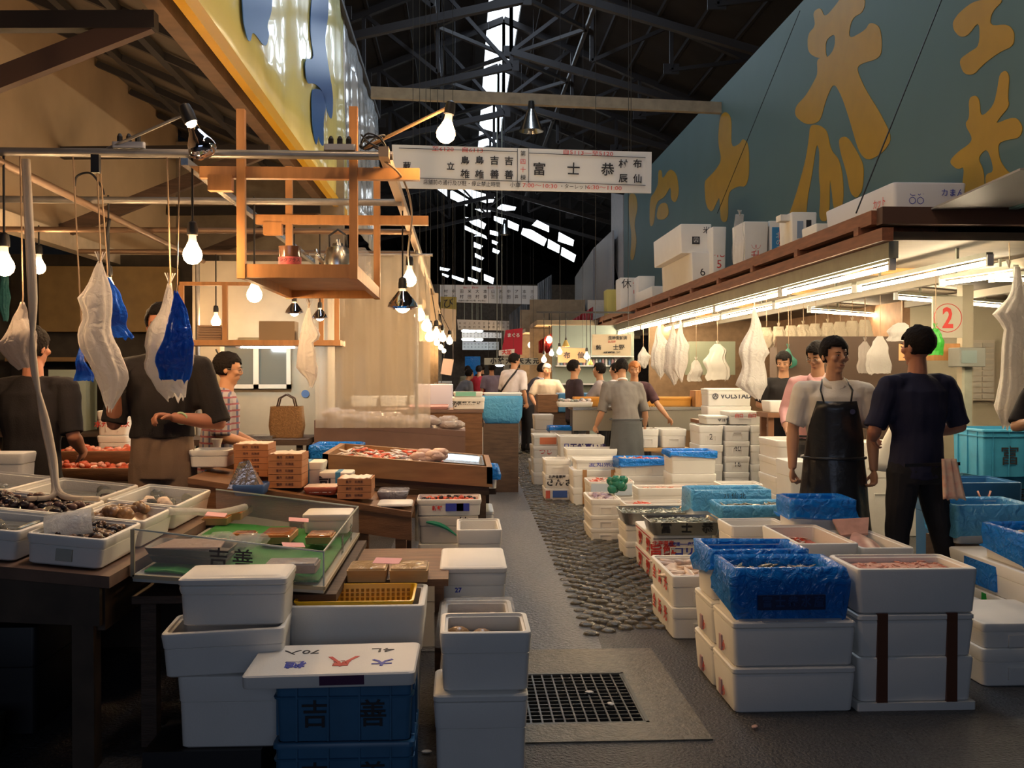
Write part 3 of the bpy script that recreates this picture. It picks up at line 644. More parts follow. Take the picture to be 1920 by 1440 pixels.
for k in range(9):
    t = k/8; w_ = .085*math.sin(math.pi*min(1, t*.85+.12)) + .01; L.append([(math.cos(a)*w_*.9 - .02 + t*.05, -.18 + t*.42, .17 + .06*t*t + math.sin(a)*w_*.4) for a in [2*math.pi*i/10 for i in range(10)]])
b.loops(L); b.poly([(-.06, .22, .21), (.1, .22, .22), (.14, .30, .30), (-.08, .3, .29)], (0, 0, .012))
tag(b.build('fish', mat('pink_fish', (0.66, 0.36, 0.28), .3, noise_amt=.3, nscale=14), loc=o.location, smooth=True), 'single large pinkish fish sticking its tail out of the yellow-corded box', 'fish')
stk('empty foam box left of the crab box', 1370, 1484, 986, 6.05, .34, 3, wall=.02)
# blue lined group
o = stk('light blue wrapped foam box with faint writing, farthest of the blue trio', 1297, 1444, 921, 7.75, .34, 3, top=dict(liner=(LBLUEF, .16, 21)), hs=[.36, .32, .32])[0]
txt('ﾌﾘ 仙 北', .05, INK, o, (.02, -.20, .17))
o = stk('blue lined foam box with fish under plastic, middle of the blue trio', 1352, 1500, 950, 7.25, .36, 3, top=dict(liner=(BLUEF, .07, 24)), hs=[.36, .32, .32])[0]
o.children[0].data.materials[0] = LBLUEF
heap('fish_pile', o, SILV, 'greenish silver fish in the middle box of the blue trio', 'fish', 60, seed=22, fill=.86, size=.04, m2=SILV2)
o = stk('foam box under dark blue film before the aproned man', 1487, 1606, 940, 5.92, .30, 4, top=dict(liner=(BLUEF, .13, 27)), hs=[.3, .25, .25, .2])[0]
# ---- printed boxes with steel trays
ps = stk('foam box printed in red and blue under the near steel tray', 1222, 1337, 1004, 7.18, .72, 2, open_=False, top=dict(open_=False))
for o in ps:
    for yy in (-.2, .12): mark(o, '北海道', .05, INKR, yy, .09, 'left', vert=False); mark(o, '鮭', .11, INKR, yy, .06, 'left', bold=.003)
    patch(o, -.3, .3, .132, .140, mat('red_print', (.45, .03, .05), .5), 'left', 'red_stripe')
o = ps[0]; mark(o, '北海道産', .04, INKR, -.14, .105, bold=.001); mark(o, '旨鮭', .10, INKR, -.14, .045, bold=.003); mark(o, '北海道――産地直送の味です', .028, INKB, .08, .10); mark(o, 'コリーナ', .075, INKB, .09, .045, bold=.003); patch(o, -.21, .21, .136, .142, MATS['black_ink'])
def steel_tray(x0, x1, y0, y1, z0, z1, label, text=None):
    w, d, h = x1-x0, y1-y0, z1-z0
    o = MB().loops([rr(w-.09, d-.09, .03, 0), rr(w-.06, d-.06, .03, .006), rr(w-.012, d-.012, .035, h-.004), rr(w, d, .035, h), rr(w, d, .035, h+.003), rr(w-.02, d-.02, .03, h), rr(w-.065, d-.065, .03, .01)]).build('steel_tray', STEEL, loc=((x0+x1)/2, (y0+y1)/2, z0), smooth=True)
    tag(o, label, 'tray'); o['_w'] = w; o['_d'] = d; o['_h'] = h
    if text: 
        for k, c_ in enumerate(text): txt(c_, .085, INK, o, ((k-1)*.15, -d/2 + .010, h*.54), (R(90+16), 0, 0), bold=.0006)
    return o
ztp = ps[0].location.z + ps[0]['_h']
tr = steel_tray(1.34, 1.86, 7.12, 7.52, ztp, ztp+.10, 'near stainless steel tray of small fish with three brushed characters', '富士恭')
heap('fish_pile', tr, SILV, 'tiny silvery fish in water in the near steel tray', 'fish', 110, seed=31, fill=.85, amp=.006, size=.03, m2=SILV2, inset=.03)
p9 = stk('white foam box supporting the far steel tray', 1172, 1262, 984, 8.05, .42, 2, open_=False, top=dict(open_=False))
z9 = p9[0].location.z + p9[0]['_h']
tr = steel_tray(1.28, 1.86, 8.0, 8.42, z9, z9+.10, 'far stainless steel tray of small fish, just behind the lettered one')
heap('fish_pile', tr, SILV, 'tiny silvery fish in the far steel tray', 'fish', 90, seed=32, fill=.85, amp=.006, size=.03, m2=SILV2, inset=.03)
o = stk('white foam box beside the cobbles left of the steel trays', 1107, 1166, 936, 8.9, .56, 3, hs=[.38, .32, .30])[0]
heap('squid_pile', o, SQUID, 'tangled squid in the corner stack beside the cobbled lane', 'squid', 30, kind='chunk', seed=33, fill=.86, size=.07, m2=mat('purple_squid', (.35, .25, .33), .3))
# ---- middle ground
o = stk('wide foam box with red wrapped fish near the green bag', 1172, 1290, 945, 8.6, .30, 2, wall=.02)[0]
heap('red_fish_pile', o, REDS, 'small heap of bright red fish in the wide box near the steel trays', 'fish', 14, seed=34, fill=.85, size=.05, xr=(.1, .45))
o = stk('foam box of pink prawns behind the red wrapped fish', 1195, 1320, 915, 9.35, .32, 2, wall=.02)[0]
heap('prawn_pile', o, PINK, 'pink prawns in the box behind the far steel tray', 'prawns', 60, seed=35, fill=.86, size=.03)
o = stk('foam box printed with pale blue fish drawings and red bags inside', 1104, 1190, 903, 9.75, .42, 3, wall=.02)[0]
patch(o, -.2, .2, .01, o['_h']-.02, mat('pale_blue_print', (.48, .56, .66), .5)); 
heap('red_fish_pile', o, REDS, 'red and white fish pieces in the pale blue printed box', 'fish', 40, seed=36, fill=.9, size=.05, m2=SQUID)
b = MB()
for k in range(12): b.ell((1.43+random.uniform(-.07, .07), 9.3+random.uniform(-.05, .05), .46+random.uniform(-.05, .05)), (.05, .04, .045), 7, 5)
tag(b.build('green_bag', mat('green_plastic', (0.02, 0.16, 0.10), .25), smooth='all', center=True), 'crumpled dark green plastic bag among the open boxes', 'bag')
ss = stk('foam box by the cobbles in the stack with brushed black lettering', 1021, 1071, 862, 11.7, .42, 3, hs=[.36, .34, .30], open_=False, top=dict(open_=True))
mark(ss[1], 'さんま', .12, INK, .02, .075, bold=.003, sx=.9); mark(ss[1], '北海道厚岸', .04, INK, -.01, .135); patch(ss[2], -.06, .11, .04, .12, mat('blue_label', (.05, .12, .40), .5)); patch(ss[2], -.14, -.09, .03, .12, mat('red_label', (.6, .12, .08), .5))
ts = stk('tall foam box with brown tapes next to the brushed lettering stack', 1073, 1163, 881, 11.3, .5, 2, hs=[.5, .5], open_=False, top=dict(open_=False), tape=(-.13, .19), tape_m=mat('tan_tape', (.42, .22, .09), .5))
zt = .394 + .0
zt = ts[0].location.z + ts[0]['_h']
x0, x1, z1 = fx(1079, 1165, 862, 11.35)
o = foam('foam_box', x0, x1, 11.35, 11.8, zt+.001, z1, 'foam box with four violet characters on the brown-taped stack', wall=.02); mark(o, '愛知県産', .085, INKB, .06, .06, bold=0, sx=1.0)
x0, x1, z1_ = fx(1062, 1157, 841, 11.9)
stk('long shallow open box behind the violet-lettered one', 1062, 1158, 842, 11.95, .4, 3, wall=.02)
cs = stk('foam box in the aisle-side column with an orange picture', 999, 1048, 815, 13.3, .4, 4, hs=[.22, .24, .28, .26], open_=False, top=dict(open_=True))
patch(cs[0], -.08, .14, .02, .11, mat('orange_print', (.62, .18, .08), .5), name='crab_picture'); mark(cs[1], 'つじ', .09, INKR, 0, .08)
ds = stk('foam box in the black-lettered stack left of the grey-shirted man', 1049, 1134, 818, 12.95, .45, 3, hs=[.4, .3, .3])
mark(ds[0], '天然真いき', .10, mat('navy_ink', (.03, .02, .14), .5), .08, .12, bold=.003, sx=.95); mark(ds[0], '口', .07, INKB, -.2, .14, bold=.002); mark(ds[0], '口', .07, INKB, -.16, .08, bold=.002)
o = stk('blue lined box at the left of the far fish tables', 1030, 1100, 801, 14.0, .35, 3, top=dict(liner=(BLUEF, .05, 41)))[0]
o = stk('foam box with a sagging blue film beside the hunched man', 1162, 1255, 862, 10.9, .45, 3, top=dict(liner=(BLUEF, .08, 43)), hs=[.32, .36, .32])[0]
heap('red_fish_pile', o, SQUID, 'white and red scraps in the sagging blue film box', 'fish', 30, seed=44, fill=.93, size=.05, m2=REDS)
js = stk('plain wide foam box under the narrow blue film', 1258, 1344, 848, 10.4, .42, 3, top=dict(liner=(BLUEF, .045, 46)), hs=[.34, .36, .3], handle=None)
# table of boxes behind
tag(MB().box(2.12, 2.75, 12.1, 12.75, .54, .58).box(2.14, 2.19, 12.15, 12.2, 0, .54).box(2.65, 2.7, 12.15, 12.2, 0, .54).box(2.14, 2.19, 12.65, 12.7, 0, .54).box(2.65, 2.7, 12.65, 12.7, 0, .54).build('low_table', PWOOD, center=True), 'low pale table carrying two handled foam boxes before the grey-shirted man', 'table')
for u0, u1, l in ((1196, 1236, 'left'), (1240, 1288, 'right')):
    x0, x1, z1 = fx(u0, u1, 805, 12.12); o = foam('foam_box', x0, x1, 12.12, 12.6, .581, z1, f'{l} handled foam box under the hand of the grey-shirted man', wall=.02)
for k, (u0, u1, n_, s_) in enumerate(((1310, 1357, 4, '2'), (1359, 1407, 5, '40'), (1408, 1456, 4, 'OK'))):
    st_ = stk(['left', 'middle', 'right'][k] + ' column of handled foam boxes in the middle ground, box', u0, u1, 798, 11.4, .5, n_, open_=False, top=dict(open_=True))
    for i, o in enumerate(st_[:3]): mark(o, [['2', '', ''], ['', '40', '16'], ['OK', '', '']][k][i] or '―', .09, INK, .0, .09, bold=0)
st_ = stk('shallow foam box in the tall cream stack left of the polo-shirted man', 1456, 1550, 826, 9.3, .62, 5, m=FOAM, r=.05, hs=[.2]*5, handle=None, top=dict(open_=True))
o = sbox('long foam box with a cross mark, lying on the tall cream stack', 1490, 1560, 810, 9.35, .3, .09, z0=st_[0].location.z + st_[0]['_h'] + .001, wall=.02, open_=False); mark(o, '/　  米', .08, INK, 0, .035)
hb = stk('blank white foam box at the fist of the polo-shirted man', 1482, 1556, 866, 7.9, .4, 3, hs=[.42, .28, .3], open_=False, top=dict(open_=False)); mark(hb[1], '川', .09, INK, -.02, .09)
o = stk('open box with red printed rim behind the pale blue wrapped one', 1352, 1432, 908, 9.0, .3, 3, wall=.02)[0]; mark(o, 'CORAB', .07, INKR, -.1, .1, bold=.003)
for k, (u0, u1, v, y) in enumerate(((1325, 1370, 776, 12.2), (1372, 1430, 772, 12.1), (1365, 1395, 790, 11.75))):
    pass
x0, x1, z1 = fx(1368, 1428, 772, 11.45); o = foam('foam_box', x0, x1, 11.45, 11.9, CAM_H-101/166.6+.001, z1, 'foam lid box tilted on the handled columns, red print on its side', open_=False); mark(o, '白口　白口', .05, INKR, .0, .1)
x0, x1, z1 = fx(1323, 1366, 780, 11.5); o = foam('foam_box', x0, x1, 11.5, 11.9, CAM_H-101/166.6+.001, z1, 'smaller white box on the left handled column, a dark print on it', open_=False); mark(o, 'Ψヨモ', .05, INK, .08, .05)
# ================================================================ LEFT STALL
WALLL = mat('warm_plaster', (0.40, 0.29, 0.185), 0.75, noise_amt=0.22, nscale=1.6)
struct(MB().box(-3.7, -3.6, 2, 13.1, 2.72, 4.62).build('wall_stall_left', WALLL))
tag(MB().box(-3.62, -3.5, 2, 13, 2.60, 2.74).build('eaves_beam', mat('pale_beam', (0.50, 0.42, 0.32), .6, noise_amt=.2), center=True), 'pale beam along the foot of the plastered wall, upper left', 'beam')
struct(MB().box(-3.6, -1.5, 13.0, 13.1, 2.2, 4.4).build('wall_stall_end', mat('dim_panel', (0.30, 0.24, 0.17), .7, noise_amt=.25)))
SOF = mat('soffit_sheet', (0.17, 0.145, 0.12), 0.6, noise_amt=.25, nscale=3)
b = MB(); b.add([(-3.62, 2, 4.60), (-1.72, 2, 3.78), (-1.72, 14, 3.78), (-3.62, 14, 4.60), (-3.62, 2, 4.63), (-1.72, 2, 3.81), (-1.72, 14, 3.81), (-3.62, 14, 4.63)], [(0,3,2,1),(4,5,6,7),(0,1,5,4),(1,2,6,5),(2,3,7,6),(3,0,4,7)])
struct(b.build('ceiling_canopy', SOF))
for k in range(11):
    y = 3.2 + k*1.0; seg('canopy_batten', [((-3.58, y, 4.53), (-1.74, y, 3.735))], .06, DARKM, 'thin dark batten under the sloping canopy', 'beam', 'canopy battens')
for k, t in enumerate((.3, .65)): x = -3.6 + 1.88*t; z = 4.60 - .82*t; seg('canopy_purlin', [((x, 2.1, z-.07), (x, 13.8, z-.07))], .06, DARKM, ['dark purlin under the canopy nearer the plastered wall', 'dark purlin under the canopy nearer the yellow banner'][k], 'beam')
seg('canopy_rafter', [((-1.78, 3, 3.68), (-1.78, 14, 3.68))], .11, mat('brown_beam', (0.20, 0.12, 0.07), .6, noise_amt=.3), 'long brown beam beneath the canopy edge, alongside the yellow banner', 'beam')
for k, y in enumerate((5.9, 9.3, 12.6)):
    t = empty('canopy_bracket', (-3.58, y, 3.1), ['black tie beam with slanting brace, nearest below the canopy', 'black tie beam with slanting brace, middle below the canopy', 'black tie beam with slanting brace, farthest below the canopy'][k], 'bracket')
    MB().bar((0, 0, .36), (1.84, 0, .40), .09, .10).build('tie_beam', mat('black_beam', (0.02, 0.016, 0.015), .6), t)
    MB().bar((0, 0, -.34), (1.80, 0, .40), .07, .12).build('brace', DWOOD if k else mat('dark_brown', (0.07, 0.04, 0.03), .6), t)
# yellow banner with blue characters
YV = mat('yellow_vinyl', (0.86, 0.80, 0.30), 0.22, bump=.25, bscale=1.5, stretch=(1, 1.6, .25), coat=.3)
BNX = -1.6
ba = AX(337, 0, BNX); bb_ = AX(640, 370, BNX)
ZB0 = 3.66; 
def banner(name, y0, y1, m, label, zt=6.35, n=40):
    b = MB(); vs = []
    for k in range(n+1):
        y = y0 + (y1-y0)*k/n
        for j in range(7):
            z = ZB0 + (zt-ZB0)*j/6; vs.append((BNX + .02*math.sin(y*2.1+z) + .012*math.sin(y*6.3+j), y, z))
    b.add(vs, [(k*7+j, (k+1)*7+j, (k+1)*7+j+1, k*7+j+1) for k in range(n) for j in range(6)])
    return tag(b.build(name, m, center=True, smooth='all', solid=.01), label, 'banner')
bn = banner('vinyl_banner', 4.6, 14.0, YV, 'yellow vinyl banner with blue brushed characters hanging over the left stall')
MB().box(-.03, .035, -4.7, 4.7, -.06, .05).build('hem', mat('golden_hem', (0.72, 0.40, 0.02), .45), bn)
BLUEP = mat('blue_paint', (0.02, 0.10, 0.36), 0.3)
painted(bn, [[[(1205,-60),(1360,-60),(1358,0),(1355,60),(1330,130),(1345,170),(1325,245),(1260,150),(1250,210),(1235,200),(1215,120),(1210,50)]],
  [[(1560,-40),(1640,-40),(1640,80),(1620,200),(1640,330),(1665,480),(1660,600),(1640,580),(1610,450),(1570,415),(1530,420),(1520,290),(1570,300),(1550,180),(1550,80)]],
  [[(1560,440),(1610,450),(1630,520),(1615,600),(1618,735),(1600,720),(1590,670),(1580,740),(1560,640),(1555,500)]]], -1.565, BLUEP, 0, 0, .375, th=.006)
banner('vinyl_banner', 14.05, 19.5, mat('vinyl_reflection_white', (0.75, 0.76, 0.76), .12, bump=.35, bscale=2, coat=.5), 'glossy far end of the banner, coloured white for the skylight reflection')  # white colour stands in for the skylight reflected in the vinyl
tag(MB().box(-1.64, -1.56, 4.6, 19.5, 6.33, 6.40).build('banner_rail', DARKM, center=True), 'dark rail holding up the yellow and white banners', 'rail')
# ---- pipe scaffold
def pipe(a, c, label, r=.022, m=None, name='scaffold_pipe'):
    return tag(MB().tube([a, c], r, 10).build(name, m or PIPE, center=True, smooth=True), label, 'pipe')
SH = 2.6
pipe((-3.5, 5.2, SH), (-.35, 5.2, SH), 'nearest crosswise grey pipe of the lamp frame')
pipe((-3.5, 6.45, SH-.03), (-.38, 6.45, SH-.03), 'second crosswise pipe behind the nearest one')
pipe((-3.5, 7.8, SH-.03), (-.38, 7.8, SH-.03), 'third crosswise pipe of the lamp frame', m=mat('rusty_pipe', (0.22, 0.14, 0.09), .5, .4))
pipe((-3.4, 9.2, SH-.03), (-.4, 9.2, SH-.03), 'farthest crosswise pipe of the lamp frame', m=MATS['rusty_pipe'])
pipe((-2.3, 5.0, SH-.05), (-2.36, 9.4, SH-.09), 'rusty pipe running away from the camera at the left of the frame', m=MATS['rusty_pipe'])
seg('slotted_rail', [((-1.37, 5.1, SH-.06), (-1.35, 9.4, SH-.1))], .035, STEEL, 'bright slotted rail running back from the tall hook lamp', 'rail')
seg('slotted_rail', [((-.39, 5.1, SH), (-.41, 18.6, SH-.02))], .05, mat('tan_rail', (0.50, 0.36, 0.24), .5), 'pale rail with hooks running along the aisle side of the lamp frame', 'rail')
# poles to the ground (behind the stalls)
pipe((-2.36, 9.2, 0), (-2.36, 9.2, SH), 'upright pipe behind the plaid-shirted man', r=.02)
pipe((-.40, 9.0, 0), (-.40, 9.0, SH), 'upright pipe by the clear vinyl sheet', r=.016)
pipe((-3.45, 5.22, 0), (-3.45, 5.22, SH), 'upright pipe at the far left, out by the plastered wall')
# ---- hanging timber shelf
t = empty('hanging_shelf', (-.85, 6.0, 1.98), 'orange timber shelf hung from the lamp frame, holding a kettle', 'shelf')
XF0, XF1, YF, YB = -1.135, -.56, 5.3, 6.75
def L_(x, y, z): return (x + .85, y - 6.0, z - 1.98)
for x, y, z0, z1, nm in ((XF0, YF, 1.98, 2.85, 'post'), (XF1, YF, 1.98, 2.87, 'post'), (XF0, YB, 1.98, 2.85, 'post'), (XF1, YB, 1.98, 2.85, 'post')):
    MB().bar(L_(x, y, z0), L_(x, y, z1), .042).build(nm, OWOOD, t)
for a, c, h in (((XF0, YF, 2.02), (XF1, YF, 2.02), .07), ((XF0, YB, 2.02), (XF1, YB, 2.02), .07), ((XF0, YF, 2.02), (XF0, YB, 2.02), .07), ((XF1, YF, 2.02), (XF1, YB, 2.02), .07)):
    MB().bar(L_(*a), L_(*c), .035, h).build('edge_board', OWOOD, t)
MB().box(XF0+.85, XF1+.85, YF-6.0, YB-6.0, .055, .07).build('shelf_board', mat('shelf_ply', (.50, .28, .14), .6, noise_amt=.2), t)
for y, z in ((YF+.03, 2.53), (YB, 2.50)): MB().bar(L_(-1.35, y, z), L_(-.22, y, z), .05, .06).build('cross_rail', OWOOD, t)
for y, z in ((YF, 2.46), (YB, 2.43)): MB().box(-1.30+.85, -1.18+.85, y-6.03, y-5.97, z-.03-1.98, z+.05-1.98).build('block', OWOOD, t)
# things on the shelf
k_ = empty('kettle', (-.72, 5.95, 2.052), 'polished steel kettle with a looped handle on the hanging shelf', 'kettle')
MB().lathe([(.075, 0), (.085, .02), (.08, .13), (.06, .17), (.02, .185)], n=20).build('body', STEEL, k_, smooth=True)
MB().lathe([(.035, .18), (.03, .195), (.01, .2), (.012, .22)], n=12).build('lid', STEEL, k_, smooth=True)
MB().tube([(-.05, 0, .17), (-.05, 0, .24), (0, 0, .275), (.05, 0, .24), (.05, 0, .17)], .007, 8).build('handle', BLACK, k_, smooth='all')
MB().tube([(-.075, 0, .07), (-.12, 0, .13), (-.13, 0, .16)], [.018, .012, .009], 8).build('spout', STEEL, k_, smooth='all')
j = empty('plastic_tub', (-.93, 5.55, 2.052), 'brown clear plastic tub with a red label on the hanging shelf', 'tub')
MB().lathe([(.052, 0), (.056, .01), (.06, .12), (.06, .125)], n=20).build('tub', mat('smoky_plastic', (.20, .10, .06), .15, coat=.5), j, smooth=True)
MB().lathe([(.059, .02), (.0605, .022), (.0625, .065), (.061, .067)], n=24, cap0=False, cap1=False).build('label', mat('red_pink_label', (.75, .16, .16), .5), j, smooth=True)
txt('キングプラス', .022, INK, j, (0, -.066, .045))
tag(MB().box(-.62, -.545, 5.75, 6.15, 2.052, 2.20).build('acrylic_box', CLEARF, center=True), 'clear acrylic box of small cups on the right end of the hanging shelf', 'box')
for i in range(3): tag(MB().box(-1.08+i*.02, -.98+i*.02, 5.9, 6.0, 2.052+.03*i, 2.08+.03*i).build('towel', FOAM, center=True), ['folded white towel, lowest on the shelf at left', 'folded white towel, middle of three on the shelf', 'folded white towel, top of three on the shelf'][i], 'towel')
# ---- bulbs
GLOW = mat('lit_bulb', (1, .8, .5), 0.3, emit=(1.0, 0.62, 0.30), estr=BULB)
GLOWM = mat('lit_bulb_mild', (1, .8, .5), 0.3, emit=(1.0, 0.68, 0.42), estr=BULB*.5)
CGLASS = mat('bulb_neck', (0.9, 0.75, 0.6), 0.08, emit=(1, .6, .3), estr=2.0)
def bulb(u, v, y, rpx, label, top=None, lit=GLOW, axis=(0, 0, 1), shade=None, arm=None, cat='light bulb', group=None, topx=None):
    p = AY(u, v, y); r = rpx / spx(y); ax = Vector(axis).normalized()
    t = empty('light_bulb', p, label, cat, group)
    MB().lathe([(.0, -r), (r*.5, -r*.87), (r*.87, -r*.5), (r, 0), (r*.9, r*.45), (r*.66, r*.85), (r*.46, r*1.3)], n=14, axis=ax).build('glass_bulb', lit, t, smooth='all')
    MB().lathe([(r*.46, r*1.3), (r*.4, r*1.6), (r*.38, r*2.0)], n=12, axis=ax).build('neck', CGLASS, t, smooth='all')
    MB().lathe([(r*.46, r*2.0), (r*.55, r*2.05), (r*.55, r*2.7), (r*.45, r*3.3), (r*.12, r*3.5)], n=12, axis=ax).build('socket', BLACK, t, smooth=True)
    if shade:
        MB().lathe([(r*1.25, -r*.5), (r*1.9, -r*.25), (r*1.7, r*.3), (r*.6, r*1.7), (r*.58, r*1.7), (r*1.6, r*.25)], n=20, axis=ax, cap0=False, cap1=False).build('reflector', shade, t, smooth=True)
    e = ax * r * 3.4
    if arm: MB().tube([e * .85] + [Vector(q) - p for q in arm], .009, 6).build('arm', mat('brass_arm', (.40, .24, .12), .4, .6), t)
    elif top is not None: MB().tube([e, (e.x if topx is None else topx - p.x, e.y, top - p.z)], .006, 6).build('cord', BLACK, t)
    return t
# shades are behind the glow so that the reflectors stay open downwards
bulb(836, 251, 5.2, 18, 'large glowing bulb on a brass arm in front of the long stall sign', axis=(.16, 0, 1), arm=[(-.50, 5.22, 2.64)])
bulb(361, 478, 5.2, 18, 'large glowing bulb hanging from the nearest pipe, left of the timber shelf', top=SH)
bulb(8, 500, 5.2, 18, 'glowing bulb at the far left edge of the frame', top=SH)
bulb(73, 502, 7.8, 12, 'small glowing bulb beside the white hoses at far left', top=SH)
bulb(477, 553, 6.45, 14.5, 'glowing bulb below the left end of the timber shelf', top=2.60)
bulb(405, 604, 9.2, 9, 'small glowing bulb near the plaid-shirted man', top=SH)
bulb(204, 543, 6.45, 13, 'glowing bulb hidden behind the left white and blue bag', top=SH)
bulb(768, 525, 7.8, 13, 'glowing bulb on the aisle side of the lamp frame', top=SH)
MIRR = mat('mirrored_glass', (.75, .75, .85), .06, 1.0)
for (u, v, y, r, l) in ((755, 572, 6.8, 15, 'glowing reflector bulb, largest one above the clear vinyl sheet'), (552, 584, 7.8, 9, 'left one of two small reflector bulbs under the timber shelf'), (600, 594, 7.8, 8, 'right one of two small reflector bulbs under the timber shelf')):
    bulb(u, v, y, r, l, top=2.60, lit=GLOWM if u < 700 else GLOW, shade=MIRR)
for (u, v, y, r, l) in ((787, 592, 9.8, 10, 'first bulb of the glaring row beyond the vinyl sheet'), (800, 612, 11, 10, 'second bulb of the glaring row beyond the vinyl sheet'), (806, 632, 12, 9, 'third and lowest bulb of the glaring row'), (818, 628, 13, 8, 'fourth bulb of the glaring row beyond the vinyl sheet'), (830, 634, 15, 7, 'fifth bulb of the glaring row beyond the vinyl sheet'), (843, 640, 18, 6, 'farthest bulb of the glaring row beyond the vinyl sheet')):
    bulb(u, v, y, r, l, top=SH, topx=-.40)
# big unlit mirrored lamp on the nearest pipe
for (x, y, l) in ((-.55, 4.1, 'added large globe lamp high above the left foreground boxes, out of frame'), (1.9, 4.7, 'added large globe lamp high above the right foreground boxes, out of frame')):  # globe lamps added out of frame to brighten the foreground box tops
    t = empty('added_globe_lamp', (x, y, 4.35), l, 'lamp'); MB().ell((0, 0, 0), (.11, .11, .12), 16, 10).build('glass_globe', GLOWM, t, smooth='all'); MB().lathe([(.06, .10), (.06, .2), (.02, .22)], n=14).build('socket', BLACK, t); MB().tube([(0, 0, .2), (0, 0, roofz(x) - 4.3)], .008, 5).build('cord', BLACK, t)
p = AY(381, 283, 5.1); t = empty('reflector_lamp', p, 'large silvered reflector bulb clamped above the nearest pipe', 'lamp'); ax = Vector((-.42, 0, 1)).normalized()
MB().lathe([(.0, -.035), (.045, -.03), (.068, -.005), (.070, .02), (.06, .05), (.032, .10), (.025, .13)], n=24, axis=ax).build('glass_bulb', MIRR, t, smooth='all')
MB().lathe([(.024, .125), (.026, .15), (.02, .155)], n=14, axis=ax).build('neck', GLOWM, t)
MB().lathe([(.032, .15), (.034, .20), (.028, .24), (.01, .25)], n=14, axis=ax).build('socket', BLACK, t, smooth=True)
MB().tube([ax*.2, Vector((-1.78, 5.2, SH+.02)) - p], .008, 6).build('arm', PIPE, t)
t = tag(MB().box(-1.84, -1.80, 5.14, 5.17, SH-.11, SH-.02).build('cable_switch', BLACK, center=True), 'small black cable switch hanging from the nearest pipe', 'switch')
for (u, l) in ((255, 'left'), (640, 'right')):
    x = (u-866)/365.4; t = tag(MB().loops([rr(.16, .035, .01, z) for z in (0, .03)]).build('socket_strip', mat('grey_plastic', (.5, .5, .52), .4), loc=(x, 5.2, SH+.024)), f'grey socket strip with plugs on the nearest pipe, {l} one', 'socket strip')
    for dx in (-.045, .0, .045): MB().lathe([(.014, 0), (.014, .03), (.006, .045)], (dx, 0, .028), 8).build('plug', BLACK, t)
def cable(name, pts, r, m, label, n=28, cat='cable'):
    """smooth cable through points"""
    P = [Vector(p) for p in pts]; out = []
    for i in range(len(P)-1):
        p0, p1, p2, p3 = P[max(i-1, 0)], P[i], P[i+1], P[min(i+2, len(P)-1)]
        for k in range(6):
            t = k/6; out.append(.5*((2*p1) + (-p0+p2)*t + (2*p0-5*p1+4*p2-p3)*t*t + (-p0+3*p1-3*p2+p3)*t**3))
    out.append(P[-1]); return tag(MB().tube(out, r, 7).build(name, m, center=True, smooth='all'), label, cat)
cb = []
for k in range(26): a = k*.9; cb.append((-.46+.06*math.cos(a)*(1+.2*math.sin(k)), 5.2+.03*math.sin(a), SH+.07+.035*math.sin(a*1.3)))
cable('cable_tangle', cb, .005, BLACK, 'tangled black cables bunched at the right end of the nearest pipe')
cb = [(-1.42+.07*math.cos(k*.8), 9.15, 2.32+.08*math.sin(k*.8)) for k in range(20)]
cable('cable_coil', [(-1.5, 9.2, 2.58), (-1.48, 9.18, 2.45)] + cb, .006, BLACK, 'coil of black cable hanging in front of the cream panel')
cable('power_cord', [AY(140, 350, 6.4), AY(145, 330, 6.4), AY(170, 325, 6.4), AY(190, 350, 6.4), AY(195, 365, 6.4)], .007, BLACK, 'black looped power cord with plugs on the second pipe')
cable('power_cord', [AY(205, 410, 6.4), AY(200, 460, 6.4), AY(206, 520, 6.4)], .01, BLACK, 'black cord hanging behind the left white and blue bag')
cable('power_cord', [AY(698, 288, 5.25), AY(752, 330, 5.3), AY(772, 400, 6), AY(765, 470, 7), AY(767, 500, 7.7)], .006, mat('tan_cord', (.30, .2, .12), .5), 'tan cord drooping from the pipe end to the bulb above the vinyl sheet')
# ---- white hoses running down into the tanks
for k, l in enumerate(('leftmost', 'second', 'third', 'rightmost')):
    d = (k - 1.5)*.014
    cable('air_hose', [AY(44+k*3, 300, 5.17), AY(50+k*3, 420, 5.0), AY(57+3*k, 560, 4.8), AY(66-2*k, 680, 4.75), AY(80+3*k, 790, 4.7), AY(94+3*k, 860, 4.65), AY(100+5*k, 925, 4.55), AY(96+30*k if k > 1 else 70-20*k, 935, 4.5)], .011, film('milky_hose', (.85, .76, .64), .3, .5, bump=.1), f'milky air hose of the bundle running down into the shellfish tanks, {l}', cat='hose')
# ---- shellfish table at far left
TT = 0.105
def zt1(x): return .75 - TT * (x + 1.3)
TBW = mat('grimy_wood', (0.085, 0.055, 0.035), 0.6, noise_amt=.5, nscale=6)
t = empty('display_table', (-2.4, 4.7, 0), 'dark grimy wooden table carrying the shellfish tanks at far left', 'table')
b = MB(); b.add([(-1.3, -.9, zt1(-3.7)-.05), (1.1, -.9, zt1(-1.3)-.05), (1.1, .95, zt1(-1.3)-.05), (-1.3, .95, zt1(-3.7)-.05), (-1.3, -.9, zt1(-3.7)-.006), (1.1, -.9, zt1(-1.3)-.006), (1.1, .95, zt1(-1.3)-.006), (-1.3, .95, zt1(-3.7)-.006)], [(0,3,2,1),(4,5,6,7),(0,1,5,4),(1,2,6,5),(2,3,7,6),(3,0,4,7)]); b.build('tabletop', mat('worn_table_edge', (0.20, 0.11, 0.07), .6, noise_amt=.4), t)
